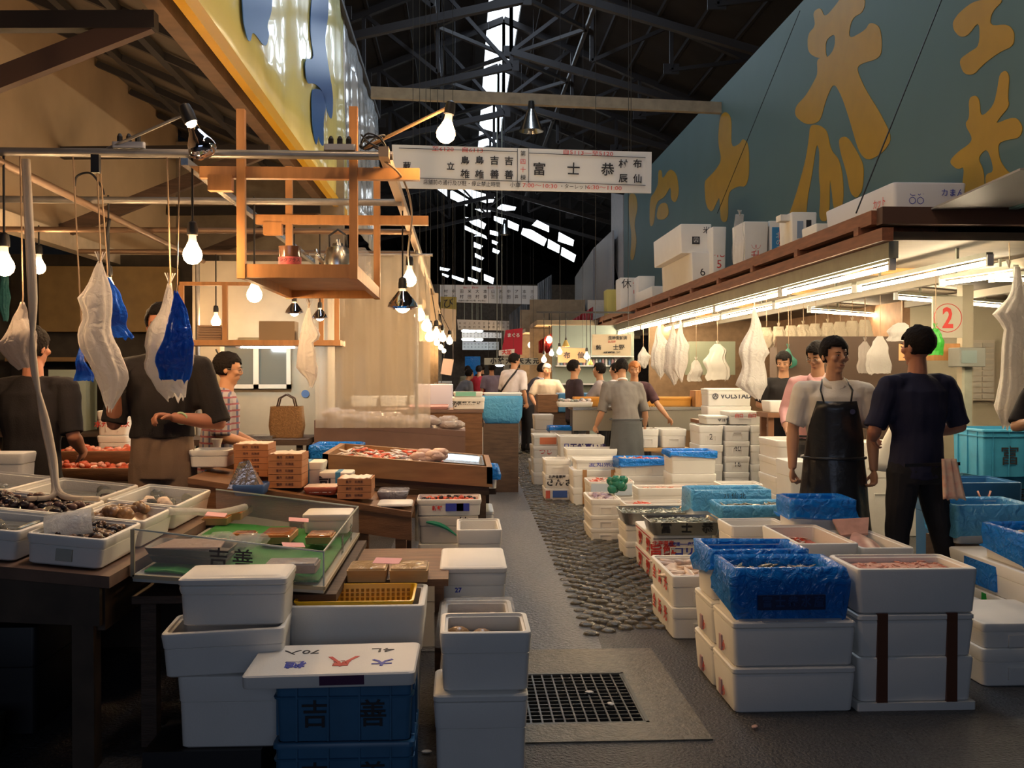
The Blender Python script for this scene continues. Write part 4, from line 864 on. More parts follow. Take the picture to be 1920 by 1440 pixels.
b = MB(); b.add([(-1.25, -.86, .68), (1.05, -.86, .55), (1.05, -.83, .55), (-1.25, -.83, .68), (-1.25, -.86, zt1(-3.65)-.052), (1.05, -.86, zt1(-1.35)-.052), (1.05, -.83, zt1(-1.35)-.052), (-1.25, -.83, zt1(-3.65)-.052)], [(0,3,2,1),(4,5,6,7),(0,1,5,4),(1,2,6,5),(2,3,7,6),(3,0,4,7)]); b.build('apron_board', TBW, t)
MB().box(1.02, 1.05, -.8, .85, .52, .69).build('apron_board', TBW, t)
MB().box(-1.3, 1.0, .90, .93, 0, .69).build('light_block_board', TBW, t)  # board added at the rear to stop light passing under the table
for x, y in ((-.6, -.8), (.98, -.8), (-.6, .85), (.98, .85)): MB().box(x-.04, x+.04, y-.04, y+.04, 0, .66).build('leg', TBW, t)
def tank(x0, x1, y0, y1, label, h=.115, m=FOAM, **k):
    o = foam('foam_tank', x0, x1, y0, y1, 0, h, label, m=m, wall=.02, handle=None, **k); xc = (x0+x1)/2; o.location.z = zt1(xc) + .001; o.rotation_euler = (0, math.atan(TT), 0); return o
tk = tank(-1.64, -1.345, 3.86, 4.30, 'nearest foam tank of small dark whelks with a clear scoop dish')
patch(tk, -.03, .03, .02, .065, mat('grey_sticker', (.42, .42, .36), .6))
heap('whelk_pile', tk, BRN2, 'small dark glossy whelks filling the nearest foam tank', 'shellfish', 190, 'shell', .80, .022, seed=51, size=.032, m2=BRN)
tk2 = tank(-2.16, -1.66, 3.86, 4.30, 'foam tank at the left edge with a few silver fish in water', cat='foam tank')
heap('fish_pile', tk2, WATER, 'water with a few thin fish in the left edge tank', 'fish', 8, 'fish', .7, .004, seed=52, size=.07, m2=SILV)
tk3 = tank(-1.64, -1.345, 4.33, 4.78, 'foam tank of brown turban shells in a clear liner, behind the whelks')
heap('turban_shell_pile', tk3, BRN, 'large brown turban shells in the tank behind the whelks', 'shellfish', 22, 'shell', .8, .03, seed=53, size=.075, xr=(0, .75), m2=mat('tan_shell', (.42, .22, .10), .25, noise_amt=.5, nscale=40))
tk4 = tank(-2.16, -1.66, 4.33, 4.78, 'long foam tank heaped with dark spiny shells under the white hoses')
heap('shell_pile', tk4, BRN2, 'heap of dark spiny shells where the white hoses end', 'shellfish', 130, 'shell', .9, .035, seed=54, size=.04, m2=mat('purple_shell', (.10, .045, .04), .4))
tk5 = tank(-1.68, -1.345, 4.82, 5.48, 'foam tank of clear water at the back right corner of the shellfish table', m=FOAM)
heap('water_surface', tk5, WATER, 'clear water with pale clams in the back right tank', 'water', 14, 'shell', .6, .003, seed=55, size=.06, m2=FLESH)
tk6 = tank(-2.1, -1.70, 4.82, 5.4, 'cream foam tank with one dark fish, back row middle', m=FOAMD)
heap('water_surface', tk6, WATER, 'water with a dark fish in the back row middle tank', 'water', 3, 'shell', .55, .003, seed=56, size=.10, m2=BRN2)
tk7 = tank(-2.6, -2.12, 4.82, 5.4, 'cream foam tank of bubbling water in the back row, left', m=FOAMD)
heap('water_surface', tk7, WATER, 'bubbling water in the back row left tank', 'water', 20, 'shell', .6, .006, seed=57, size=.02, m2=ICE)
tk8 = tank(-2.75, -2.19, 4.33, 4.78, 'cream foam tank of water at the left edge, second row', m=FOAMD)
tk8.rotation_euler = tk8.rotation_euler
foam('foam_box', -2.62, -2.30, 5.42, 5.62, zt1(-2.46)+.04, zt1(-2.46)+.2, 'plain foam box standing at the back left of the shellfish tanks', handle=None, m=FOAMD, open_=False)
# clear scoop dish on the whelks
p = Vector((-1.52, 4.02, tk.location.z + .11))
b = MB(); L = []
for k in range(15):
    a = math.pi*k/14; L.append((math.cos(a)*.075, math.sin(a)*.075))
vs = []; 
for x_ in (-.085, .085):
    for (cx_, cz_) in L: vs.append((x_, cx_, cz_))
b.add(vs, [(i, i+1, 16+i, 15+i) for i in range(14)]); b.add([(-.085, *q) for q in L], [tuple(range(15))])
tag(b.build('scoop_dish', film('clear_dish_film', (.8, .82, .85), .06, .1, clear=.55, bump=.3, bscale=40), loc=p, rot=(R(10), R(-8), R(15)), solid=.003, smooth='all'), 'ribbed clear plastic scoop dish lying on the dark whelks', 'dish')
cable('white_tube', [(-1.345, 4.70, .86), (-1.28, 4.85, .84), (-1.2, 5.1, .80), (-1.12, 5.3, .80)], .018, film('frosted_film', (.7, .7, .7), .3, .4, clear=.4), 'rolled clear plastic sheet lying between tanks and glass case', cat='sheet')
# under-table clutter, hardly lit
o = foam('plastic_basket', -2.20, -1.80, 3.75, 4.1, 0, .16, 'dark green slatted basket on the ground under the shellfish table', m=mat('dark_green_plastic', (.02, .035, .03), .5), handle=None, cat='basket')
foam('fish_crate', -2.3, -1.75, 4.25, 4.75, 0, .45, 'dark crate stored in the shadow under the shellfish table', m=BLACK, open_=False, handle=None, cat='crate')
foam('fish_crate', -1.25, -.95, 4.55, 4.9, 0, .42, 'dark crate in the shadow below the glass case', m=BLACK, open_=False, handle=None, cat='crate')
# ---- glass display case
CX0, CX1, CY0, CY1 = -1.285, -.545, 4.02, 5.36
def zc(x): return .655 - .075 * (x + .545)
GL = film('case_glass', (.8, .82, .8), .03, .0, clear=.88, bump=0)
def sheet(pts, m, name, par, th=(0, .004, 0)): return MB().poly([Vector(p) - par.location for p in pts], th).build(name, m, par)
cs_ = empty('glass_case', ((CX0+CX1)/2, (CY0+CY1)/2, zc(-.9)-.03), 'low open glass display case with green matting and black characters', 'display case')
hC = .135
sheet([(CX0, CY0, zc(CX0)), (CX1, CY0, zc(CX1)), (CX1, CY0, zc(CX1)+hC), (CX0, CY0, zc(CX0)+hC+.04)], GL, 'front_glass', cs_)
sheet([(CX1, CY0, zc(CX1)), (CX1, CY1, zc(CX1)), (CX1, CY1, zc(CX1)+hC), (CX1, CY0, zc(CX1)+hC)], GL, 'side_glass', cs_, (.004, 0, 0))
sheet([(CX0, CY1, zc(CX0)), (CX1, CY1, zc(CX1)), (CX1, CY1, zc(CX1)+hC), (CX0, CY1, zc(CX0)+hC+.04)], GL, 'back_glass', cs_)
sheet([(CX0, CY0, zc(CX0)-.004), (CX1, CY0, zc(CX1)-.004), (CX1, CY1, zc(CX1)-.004), (CX0, CY1, zc(CX0)-.004)], mat('case_tray', (.42, .44, .42), .4, noise_amt=.15), 'base_tray', cs_, (0, 0, -.026))
EDG = mat('case_edge', (.42, .36, .24), .4)
for nm, a, c in (('frame_bar', (CX0, CY0, zc(CX0)-.01), (CX1, CY0, zc(CX1)-.01)), ('frame_bar', (CX0, CY0, zc(CX0)-.01), (CX0, CY0, zc(CX0)+hC+.04)), ('frame_bar', (CX1, CY0, zc(CX1)-.01), (CX1, CY1, zc(CX1)-.01))):
    MB().bar(Vector(a) - cs_.location, Vector(c) - cs_.location, .014).build(nm, EDG, cs_)
for nm, a, c in (('glass_edge', (CX0, CY0, zc(CX0)+hC+.04), (CX1, CY0, zc(CX1)+hC)), ('glass_edge', (CX1, CY0, zc(CX1)+hC), (CX1, CY1, zc(CX1)+hC)), ('glass_edge', (CX0, CY1, zc(CX0)+hC+.04), (CX1, CY1, zc(CX1)+hC)), ('glass_edge', (CX1, CY0, zc(CX1)), (CX1, CY0, zc(CX1)+hC))):
    MB().bar(Vector(a) - cs_.location, Vector(c) - cs_.location, .006).build(nm, mat('glass_edge', (.55, .6, .55), .2), cs_)
for ch, x in (('吉', -.955), ('善', -.86)): txt(ch, .085, INK, cs_, Vector((x, CY0-.002, zc(x)+.078)) - cs_.location, (R(90), R(4), 0), bold=.0008)
for ch, y in (('吉', 4.95), ('善', 4.6)): txt(ch, .09, mat('faded_ink', (.08, .10, .08), .6), cs_, Vector((CX1+.006, y, zc(CX1)+.06)) - cs_.location, (R(90), 0, R(90)), bold=.002)
b = MB(); n = 8
b.add([(x, y, zc(x)+.008+.004*math.sin(x*30+y*9)) for y in (4.05, 4.4, 4.8, 5.3) for x in [-1.25 + .68*i/n for i in range(n+1)]], [(j*(n+1)+i, j*(n+1)+i+1, (j+1)*(n+1)+i+1, (j+1)*(n+1)+i) for j in range(3) for i in range(n)])
tag(b.build('green_mat', mat('green_turf', (0.02, 0.26, 0.04), .7, noise_amt=.3, nscale=60, bump=.5, bscale=200), center=True, solid=.008), 'bright green grass matting lining the floor of the glass case', 'mat')
t = tag(MB().loops([rr(.30, .22, .02, 0), rr(.33, .25, .02, .028), rr(.31, .23, .02, .024), rr(.28, .20, .02, .006)]).build('tray', BLACK, loc=(-1.12, 4.26, zc(-1.12)+.055), rot=(0, R(4), 0), smooth=True), 'black plastic tray under a pink sheet at the left of the glass case', 'tray')
tag(MB().loops([rr(.28, .20, .02, 0), rr(.31, .23, .02, .026)]).build('tray', BLACK, loc=(-1.12, 4.28, zc(-1.12)+.018), rot=(0, R(4), 0)), 'lower black plastic tray beneath the one with the pink sheet', 'tray')
tag(MB().poly([(-.14, -.10, .026), (.14, -.10, .026), (.12, .10, .03), (-.10, .10, .03)], (0, 0, .006)).build('film_sheet', film('pink_film', (.62, .48, .42), .25, .4, bump=.6), loc=(-1.12, 4.26, zc(-1.12)+.057)), 'pinkish film sheet lying in the upper black tray', 'sheet')
b = MB()
for k in range(14): b.ell((random.uniform(-.12, .12), random.uniform(-.07, .07), random.uniform(.03, .07)), (.06, .045, .03), 6, 4)
tag(b.build('plastic_bag', CLEARF, loc=(-1.02, 4.46, zc(-1.0)+.012)), 'crumpled clear plastic bags behind the black tray', 'bag')
LIDM = mat('amber_lid', (0.55, 0.20, 0.06), .08, coat=.8, noise_amt=.3, nscale=30)
def pack(u0, u1, v, z, dep, h, label, side=PWOOD, top=LIDM, group=None, text=None, n=1, y=None):
    a = AZ(u0, v, z); c = AZ(u1, v, z); w = (c - a).length; x = (a.x+c.x)/2; yy = (a.y+c.y)/2
    t = tag(MB().loops([rr(w-.006, dep-.006, .004, 0, 1), rr(w, dep, .004, h, 1)]).build('seafood_pack', side, loc=(x, yy+dep/2, z)), label, 'pack', group); t['_w'] = w; t['_d'] = dep; t['_h'] = h
    MB().loops([rr(w-.008, dep-.008, .01, h, 2), rr(w-.014, dep-.014, .01, h+.008, 2), rr(w-.05, dep-.04, .01, h+.010, 2)]).build('lid', top, t, smooth=True)
    if text: MB().box(-w/2+.006, w/2-.006, -dep/2-.001, -dep/2+.001, .003, h-.003).build('printed_band', mat('navy_band', (.02, .03, .16), .5), t); txt(text, h*.75, WHITEP, t, (0, -dep/2-.0025, h/2), sx=.8)
    return t
zf = .70
pack(378, 425, 985, zf+.02, .32, .035, 'row of amber-lidded sea urchin packs at the back left of the case', group=None)
pack(425, 452, 975, zf+.03, .30, .035, 'second amber-lidded pack beside the back left one')
for i in range(2): pack(430, 474, 1014, zf+.025*i-.005, .12, .023, ['lower navy-banded pack with white characters in the case', 'upper navy-banded pack with white characters in the case'][i], text='小西商店')
for i in range(2): pack(484, 543, 1020, zf-.02+.032*i, .26, .03, ['lower pale wooden pack in the middle of the case', 'upper amber-topped wooden pack in the middle of the case'][i], top=LIDM if i else PWOOD)
for i in range(2): pack(572, 622, 1020, zf-.03+.032*i, .17, .03, ['lower pale wooden pack at the right of the case', 'upper amber-topped wooden pack at the right of the case'][i], top=LIDM if i else PWOOD)
for i in range(2): pack(494, 592, 1076, .672+.033*i, .14, .031, ['lower clear pack of pale fillets at the front of the case', 'upper clear pack of pale fillets at the front of the case'][i], side=film('milky_pack', (.72, .60, .55), .2, .4), top=film('milky_pack_lid', (.75, .68, .64), .12, .4))
foam('foam_box', -.80, -.56, 5.10, 5.34, zc(-.7)+.02, zc(-.7)+.12, 'white foam slab box at the back of the glass case', handle=None, open_=False)
PK = mat('pink_card', (0.85, 0.42, 0.45), .6)
for i, (u, v, z, y) in enumerate(((405, 965, 0, 4.62), (560, 975, 0, 4.68), (550, 1022, 0, 4.2))):
    p = AY(u, v, y); tag(MB().loops([rr(.09, .05, .003, 0, 1), rr(.09, .05, .003, .002, 1)]).build('price_card', PK, loc=p, rot=(R(12), R(5), R(10*i))), ['pink price card on the amber packs at the back left', 'pink price card on the middle wooden packs', 'pink price card on the clear fillet packs'][i], 'price card')
# blue basket and foil pouch beside the case
foam('plastic_basket', -1.22, -1.05, 5.42, 5.62, .84, .90, 'small blue basket behind the case holding foil pouches', m=mat('blue_basket', (.06, .14, .36), .4), handle=None, wall=.006, cat='basket')
b = MB(); b.add([(-.09, 0, 0), (.09, 0, .0), (.02, .04, .15), (-.03, .02, .14), (-.09, .06, 0), (.1, .07, 0)], [(0, 1, 2, 3), (1, 5, 2), (5, 4, 3, 2), (4, 0, 3)])
tag(b.build('foil_pouch', mat('foil', (.7, .6, .55), .15, .8, bump=.6, bscale=25), loc=(-1.16, 5.46, .875)), 'shiny foil pouch leaning in the small blue basket', 'pouch')
tag(MB().box(-1.3, -.5, 4.05, 5.34, .585, .615).box(-1.28, -1.22, 4.1, 4.16, 0, .585).box(-1.22, -.58, 5.26, 5.28, .02, .585).box(-.58, -.52, 5.24, 5.3, 0, .585).box(-1.28, -1.22, 5.24, 5.3, 0, .585).box(-.58, -.52, 4.1, 4.16, 0, .585).build('trestle', DWOOD, center=True), 'dark trestle under the glass display case', 'table')  # thin rear panel is added to keep light from under the case
# ---- stepped table with uni boxes
T2 = .16
def z2(x): return .925 - T2 * (x + 1.54)
t = empty('display_table', (-1.0, 6.2, 0), 'brown wooden table with stacks of small wooden sea urchin boxes', 'table')
def wedge(x0, x1, y0, y1, zf_, th, m, name, par):
    o = par.location
    return MB().add([(x0-o.x, y0-o.y, zf_(x0)-th-o.z), (x1-o.x, y0-o.y, zf_(x1)-th-o.z), (x1-o.x, y1-o.y, zf_(x1)-th-o.z), (x0-o.x, y1-o.y, zf_(x0)-th-o.z), (x0-o.x, y0-o.y, zf_(x0)-o.z), (x1-o.x, y0-o.y, zf_(x1)-o.z), (x1-o.x, y1-o.y, zf_(x1)-o.z), (x0-o.x, y1-o.y, zf_(x0)-o.z)], [(0,3,2,1),(4,5,6,7),(0,1,5,4),(1,2,6,5),(2,3,7,6),(3,0,4,7)]).build(name, m, par)
wedge(-1.50, -.28, 5.62, 6.27, z2, .03, WOOD, 'tabletop', t); wedge(-1.50, -.28, 5.63, 5.66, lambda x: z2(x)-.031, .13, WOOD, 'apron_board', t)
for x, y in ((-1.45, 5.68), (-.34, 5.68), (-1.45, 6.22), (-.34, 6.22), (-.55, 5.68)): MB().box(x+1.0-.03, x+1.0+.03, y-6.2-.03, y-6.2+.03, 0, z2(x)-.03).build('leg', WOOD, t)
UNI = mat('uni_box_wood', (0.50, 0.21, 0.08), .45, noise_amt=.2, stretch=(1, 6, 6)); RICE = mat('white_paper_top', (.85, .68, .60), .5, bump=.5, bscale=30)
uid = 0
for (u0, u1, n, y, dep, which) in ((438, 503, 5, 5.95, .25, 'tallest left stack'), (503, 566, 5, 5.70, .24, 'middle stack'), (632, 696, 3, 5.68, .22, 'low right stack')):
    x0, x1 = AY(u0, 880, y).x, AY(u1, 880, y).x; xm = (x0+x1)/2; z = z2(xm) + .004 + .012; hh = .038
    for i in range(n):
        w = x1 - x0; o = tag(MB().loops([rr(w, dep, .002, 0, 1), rr(w, dep, .002, hh-.002, 1), rr(w-.012, dep-.012, .002, hh-.002, 1), rr(w-.014, dep-.014, .002, hh-.010, 1)]).build('urchin_box', UNI, loc=(xm + random.uniform(-.002, .002), y+dep/2, z + i*hh), rot=(0, 0, random.uniform(-.012, .012))), f'wooden sea urchin box, {["lowest", "second up", "third up", "fourth up", "topmost"][i] if n == 5 else ["lowest", "middle", "topmost"][i]} in the {which}', 'wooden box', 'wooden sea urchin boxes')
        txt('雲丹　北海道', .016, mat('burnt_print', (.10, .03, .02), .6), o, (.0, -dep/2-.001, hh*.5))
    b = MB(); nx = 10
    w = x1-x0-.02; d_ = dep-.02
    b.add([(-w/2+w*i/nx, -d_/2+d_*j/nx, hh*n + .002 + .012*noise.noise(Vector((i*.7, j*.7, u0)))) for j in range(nx+1) for i in range(nx+1)], [(j*(nx+1)+i, j*(nx+1)+i+1, (j+1)*(nx+1)+i+1, (j+1)*(nx+1)+i) for j in range(nx) for i in range(nx)])
    tag(b.build('paper_wrap', RICE, loc=(xm, y+dep/2, z-.004), smooth='all', solid=.004), f'white wrapping paper bulging from the topmost box of the {which}', 'paper')
def t2box(label, u0, u1, y, dep, h, lift=.005, **k):
    x0, x1 = AY(u0, 880, y).x, AY(u1, 880, y).x; z = z2((x0+x1)/2) + lift
    return foam('foam_box', x0, x1, y, y+dep, z, z+h, label, handle=None, **k)
o = t2box('open white foam box left of the tallest urchin box stack', 352, 428, 5.95, .24, .10, .03, wall=.012)
o = t2box('white foam box with a blue strip, behind the middle urchin stack', 540, 606, 6.02, .22, .13, .01, open_=False); patch(o, -.02, .02, .0, .13, mat('cyan_tape', (.04, .25, .5), .4), 'front', 'tape'); patch(o, -.02, .02, -.11, .11, MATS['cyan_tape'], 'top', 'tape'); mark(o, '司', .05, INK, -.07, .03)
o = t2box('white foam box with a blue strip and black character, right of the middle stack', 597, 660, 5.95, .20, .105, .01, open_=False); patch(o, -.0, .03, .0, .105, MATS['cyan_tape'], 'front', 'tape'); patch(o, -.0, .03, -.1, .1, MATS['cyan_tape'], 'top', 'tape'); mark(o, '司', .075, INK, -.06, .045, bold=.003)
o = t2box('flat box with red and green print between two urchin box stacks', 568, 632, 5.68, .2, .045, .006, open_=False, m=mat('redprint_box', (.42, .10, .06), .5)); mark(o, '根室海産物', .025, WHITEP, 0, .025); patch(o, -.09, .09, -.09, .09, RICE, 'top', 'paper_lid')
o = t2box('thin white foam lid at the right corner of the urchin table', 706, 772, 5.66, .22, .018, .006, open_=False, groove=False)
o = t2box('dark plastic wrapped pack behind the thin white lid', 706, 765, 5.92, .24, .05, .008, open_=False, m=film('dark_wrap', (.30, .30, .34), .15, .1, bump=.8))
foam('foam_box', -1.45, -1.25, 6.32, 6.5, .96, 1.01, 'yellow rimmed tray beside the white cup', handle=None, m=YELP, wall=.014)
tag(MB().lathe([(.028, 0), (.022, .05), (.035, .095), (.033, .095), (.02, .05)], n=16).build('paper_cup', mat('cup_grey', (.6, .58, .52), .5), loc=(-1.53, 6.42, .985), smooth=True), 'pale waisted cup standing beside the yellow tray', 'cup')
tag(MB().box(-1.60, -1.0, 6.29, 6.55, .90, .955).build('side_board', WOOD, center=True), 'brown board at the back of the urchin table', 'board')
for x in (-1.56, -1.05): tag(MB().box(x-.03, x+.03, 6.4, 6.46, 0, .899).build('support_post', WOOD, center=True), ['left', 'right'][x > -1.5] + ' post holding the brown board behind the urchin table', 'post')
# ---- long wooden fish tray
LW = mat('wet_pale_wood', (0.30, 0.16, 0.065), .45, noise_amt=.35, nscale=4, stretch=(1, 6, 6))
def z3(x): return .80 - .085 * (x - .19)
t = empty('fish_tray', (-.33, 6.85, .78), 'long brown wooden fish tray with foil-wrapped fish and a steel pan', 'tray')
for (x0, x1, y0, y1) in ((-.86, .19, 6.30, 6.335), (-.86, .19, 7.2, 7.235), (-.86, -.825, 6.3, 7.235), (.155, .19, 6.3, 7.235)): wedge(x0, x1, y0, y1, lambda x: z3(x)+.105, .105, LW, 'side_board', t)
wedge(-.86, .19, 6.3, 7.235, z3, .02, LW, 'bottom_board', t)
t = empty('trestle', (-.33, 6.8, 0), 'dark trestle under the long wooden fish tray', 'table')
for x, y in ((-.8, 6.36), (.12, 6.36), (-.8, 7.15), (.12, 7.15)): MB().box(x+.33-.03, x+.33+.03, y-6.8-.03, y-6.8+.03, 0, z3(x)-.075).build('leg', DWOOD, t)
wedge(-.84, .17, 6.33, 7.2, lambda x: z3(x)-.022, .05, DWOOD, 'tabletop', t)
FO = mat('foil_white', (.78, .70, .68), .2, .4, bump=.5, bscale=40)
b = MB(); rnd = random.Random(5)
for k in range(150):
    x = rnd.uniform(-.80, -.16); y = rnd.uniform(6.37, 7.15); b.cm = k % 3 // 2
    b.ell((x, y, z3(x)+.05+rnd.uniform(0, .05)), (.06, .013, .010), 6, 4, Matrix.Rotation(rnd.uniform(-.9, 1.2), 3, 'Z') @ Matrix.Rotation(rnd.uniform(-.4, .4), 3, 'Y'))
b.cm = 0; b.box(-.81, -.14, 6.36, 7.17, .80, .86)
tag(b.build('fish_pile', [FO, REDS], smooth='all'), 'thin silver and red fish spread in the long wooden tray', 'fish', kind='stuff')
o = tag(MB().loops([rr(.30, .5, .02, 0), rr(.32, .74, .02, .05), rr(.30, .72, .02, .05), rr(.28, .7, .02, .01)]).build('steel_pan', STEEL, loc=(-.02, 6.78, z3(-.02)+.055), rot=(0, R(5), 0), smooth=True), 'shallow steel pan in the right end of the long wooden tray', 'pan')
b = MB()
for k in range(10): b.ell((rnd.uniform(-.08, .08), rnd.uniform(-.1, .1), rnd.uniform(.0, .05)), (.06, .05, .03), 7, 5)
tag(b.build('plastic_bag', film('pinkish_film', (.75, .55, .48), .25, .35), loc=(-.20, 6.55, z3(-.2)+.10), smooth='all'), 'crumpled pinkish plastic bag at the middle of the long tray', 'bag')
for i, (x0, x1, y0, l) in enumerate(((-1.15, -.78, 7.75, 'farthest left of the blue film row behind the tray'), (-.80, -.38, 7.50, 'second from left in the blue film row behind the tray'), (-.36, .0, 7.42, 'shiny crumpled one in the blue film row behind the tray'))):
    o = foam('foam_box', x0, x1, y0, y0+.42, .74-.03*i, .93-.045*i, 'foam box under blue film, ' + l, liner=(BLUEF, .07, 60+i), handle=None)
o = foam('foam_box', .0, .26, 7.32, 7.62, .65, .80, 'foam box with loose blue film at the right end of the long tray', liner=(BLUEF, .09, 66), handle=None)
tag(MB().box(-1.15, .25, 7.42, 8.1, .60, .64).box(-1.1, -1.05, 7.45, 7.5, 0, .6).box(.15, .2, 7.45, 7.5, 0, .6).box(-1.1, -1.05, 8.0, 8.05, 0, .6).box(.15, .2, 8.0, 8.05, 0, .6).build('low_table', DWOOD, center=True), 'low dark table carrying the row of blue film boxes', 'table')
# ---- foreground white stack, crates, lid
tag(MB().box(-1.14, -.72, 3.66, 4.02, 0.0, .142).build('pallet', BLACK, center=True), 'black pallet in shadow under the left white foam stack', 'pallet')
x0, x1 = AY(331, 1300, 3.68).x, AY(527, 1300, 3.68).x
foam('foam_box', x0, x1, 3.68, 3.98, .143, .405, 'tall foam box at the bottom of the left foreground stack', handle=None, open_=False)
o = foam('foam_box', x0-.055, x0+.38, 3.66, 3.96, .406, .566, 'open foam box set askew in the middle of the left foreground stack', handle=None, rot=R(3)); o.rotation_euler = (0, R(-1.5), R(4)); o.location.z += .006
foam('foam_box', x0-.005, x1+.01, 3.71, 3.98, .577, .755, 'lidded foam box on top of the left foreground stack', handle=None, lid=True, rot=R(1.5))
def crate(x0, x1, y0, y1, z0, z1, label, m=CRATEB, text=None, ink=INK, ts=.07):
    w, d, h = x1-x0, y1-y0, z1-z0; b = MB(); r = .02
    b.loops([rr(w-.035, d-.035, r, 0), rr(w-.02, d-.02, r, h-.06), rr(w-.02, d-.02, r, h-.02), rr(w, d, r, h-.02), rr(w, d, r, h-.004), rr(w-.006, d-.006, r, h), rr(w-.03, d-.03, r, h), rr(w-.045, d-.045, r, .012)])
    b.loops([rr(w-.008, d-.008, r, h-.066), rr(w-.004, d-.004, r, h-.058), rr(w-.022, d-.022, r, h-.056)], False, False)
    for sx_ in (-1, 1):
        for f in (-.66, -.22, .22, .66) if w < .7 else (-.8, -.5, -.2, .2, .5, .8):
            b.box(f*w/2-.003, f*w/2+.003, sx_*(d/2-.008)-.006, sx_*(d/2-.008)+.006, .004, h-.02)
        for f in (-.6, 0, .6): b.box(sx_*(w/2-.008)-.006, sx_*(w/2-.008)+.006, f*d/2-.003, f*d/2+.003, .004, h-.02)
    o = tag(b.build('plastic_crate', m, loc=((x0+x1)/2, (y0+y1)/2, z0), smooth=True), label, 'crate'); o['_w'] = w; o['_d'] = d; o['_h'] = h
    if text: txt(text, ts, ink, o, (0, -d/2+.006, h*.42), bold=.001)
    return o
crate(-.655, -.165, 3.52, 3.88, .0, .215, 'lower dark blue plastic crate at the bottom edge of the frame', text='吉　善', ts=.10)
crate(-.655, -.165, 3.52, 3.88, .216, .432, 'upper dark blue plastic crate with brushed black characters under the foam lid', text='吉　善', ts=.10)
ld = empty('printed_box_lid', (-.445, 3.58, .447), 'loose foam lid with upside-down blue and red characters on the blue crates', 'box lid'); ld.rotation_euler = (R(2.2), R(-1), R(-1))
MB().loops([rr(.575, .33, .02, 0), rr(.58, .335, .02, .006), rr(.58, .335, .02, .040), rr(.57, .325, .02, .045)]).build('slab', FOAM, ld, smooth=True)
for s, x, y, sz, m in (('大', .17, -.055, .075, INKB), ('槌', -.13, -.055, .075, INKB), ('康', .03, -.055, .06, INKR)): txt(s, sz, m, ld, (x, y, .0462), (0, 0, R(180)), bold=.002)
txt('∧', .15, INKR, ld, (.03, -.03, .0462), (0, 0, R(180)), sx=1.2); txt('70入', .055, INK, ld, (-.13, .08, .0462), (0, 0, R(180)), sx=1.2); txt('4L', .06, INK, ld, (.16, .08, .0462), (0, 0, R(180)), sx=1.4)
MB().box(-.03, .12, -.1695, -.166, .008, .040).build('purple_tape', mat('purple_tape', (.07, .02, .07), .3), ld)
# yellow basket box and what carries it
foam('foam_box', -.66, -.17, 3.96, 4.34, .0, .405, 'tall foam box hidden behind the blue crates', handle=None, open_=False)
yb = foam('foam_box', -.685, -.145, 3.95, 4.36, .406, .590, 'open foam box with a yellow mesh basket inside, behind the printed lid', handle=None, groove=False)
b = MB(); w, d, h = .46, .33, .13
b.loops([rr(w-.04, d-.04, .02, .06), rr(w, d, .02, h+.055), rr(w+.01, d+.01, .02, h+.058), rr(w+.01, d+.01, .02, h+.064), rr(w-.008, d-.008, .02, h+.064), rr(w-.05, d-.05, .02, .066)])
for k in range(17):
    pass
mh = MB()
for k in range(19):
    for q in range(5): mh.box(-w/2+.035+k*.0215, -w/2+.047+k*.0215, d/2-.022+q*.0022, d/2-.0165+q*.0022, .09+q*.018, .102+q*.018)
yk = tag(b.build('mesh_basket', YELP, loc=(yb.location.x-.01, yb.location.y, yb.location.z+.0), smooth=True), 'yellow plastic mesh basket sitting inside the open foam box', 'basket'); mh.build('mesh_holes', mat('mesh_dark', (.30, .15, .01), .6), yk)
# clear packs right of the case
tag(MB().box(-.50, -.06, 4.42, 5.2, .565, .595).box(-.48, -.44, 4.45, 4.5, 0, .565).box(-.12, -.08, 4.45, 4.5, 0, .565).box(-.48, -.44, 5.1, 5.15, 0, .565).box(-.12, -.08, 5.1, 5.15, 0, .565).build('side_shelf', WOOD, center=True), 'brown side shelf carrying the wrapped wooden packs', 'shelf')
for (u0, u1, n, l) in ((650, 724, 0, 'left'), (730, 802, 1, 'right')):
    a, c = AY(u0, 1085, 4.45), AY(u1, 1085, 4.45); o = pack(u0, u1, 1092, .596, .20, .05, f'{l} one of two film-wrapped pale wooden packs beside the glass case', side=PWOOD, top=film('gold_film', (.62, .42, .22), .08, .2, bump=.6))
    b = MB()
tag(MB().loops([rr(.12, .06, .003, 0, 1), rr(.12, .06, .003, .002, 1)]).build('price_card', PK, loc=(-.33, 4.50, .662), rot=(R(14), 0, R(-12))), 'pink price card on the two wrapped wooden packs', 'price card')
# column of white boxes along the aisle, left side
x0, x1 = AY(813, 1300, 3.62).x, AY(990, 1300, 3.62).x
foam('foam_box', x0, x1, 3.62, 3.95, 0, .345, 'tall foam box at the bottom centre of the frame', handle=None, lid=True)
MB().box(x0, x0, 0, 0, 0, 0) if False else None
w0, w1 = AY(824, 1200, 3.64).x, AY(997, 1200, 3.64).x
tz = .346
o = foam('foam_box', w0+.0, w1, 3.64, 3.95, tz, .56, 'open foam box with a ripe-coloured clam in water, nearest on the aisle', handle=None)
heap('clam_water', o, WATER, 'clear water in the nearest aisle-side box', 'water', 0, 'shell', .72, .003, seed=71, size=.07)
b = MB(); b.ell((-.10, .05, .155), (.048, .038, .032), 10, 7); tag(b.build('clam', mat('tan_clam', (.42, .24, .11), .25, noise_amt=.4, nscale=40), loc=o.location, smooth='all'), 'large tan clam, left one in the nearest aisle-side box', 'shellfish')
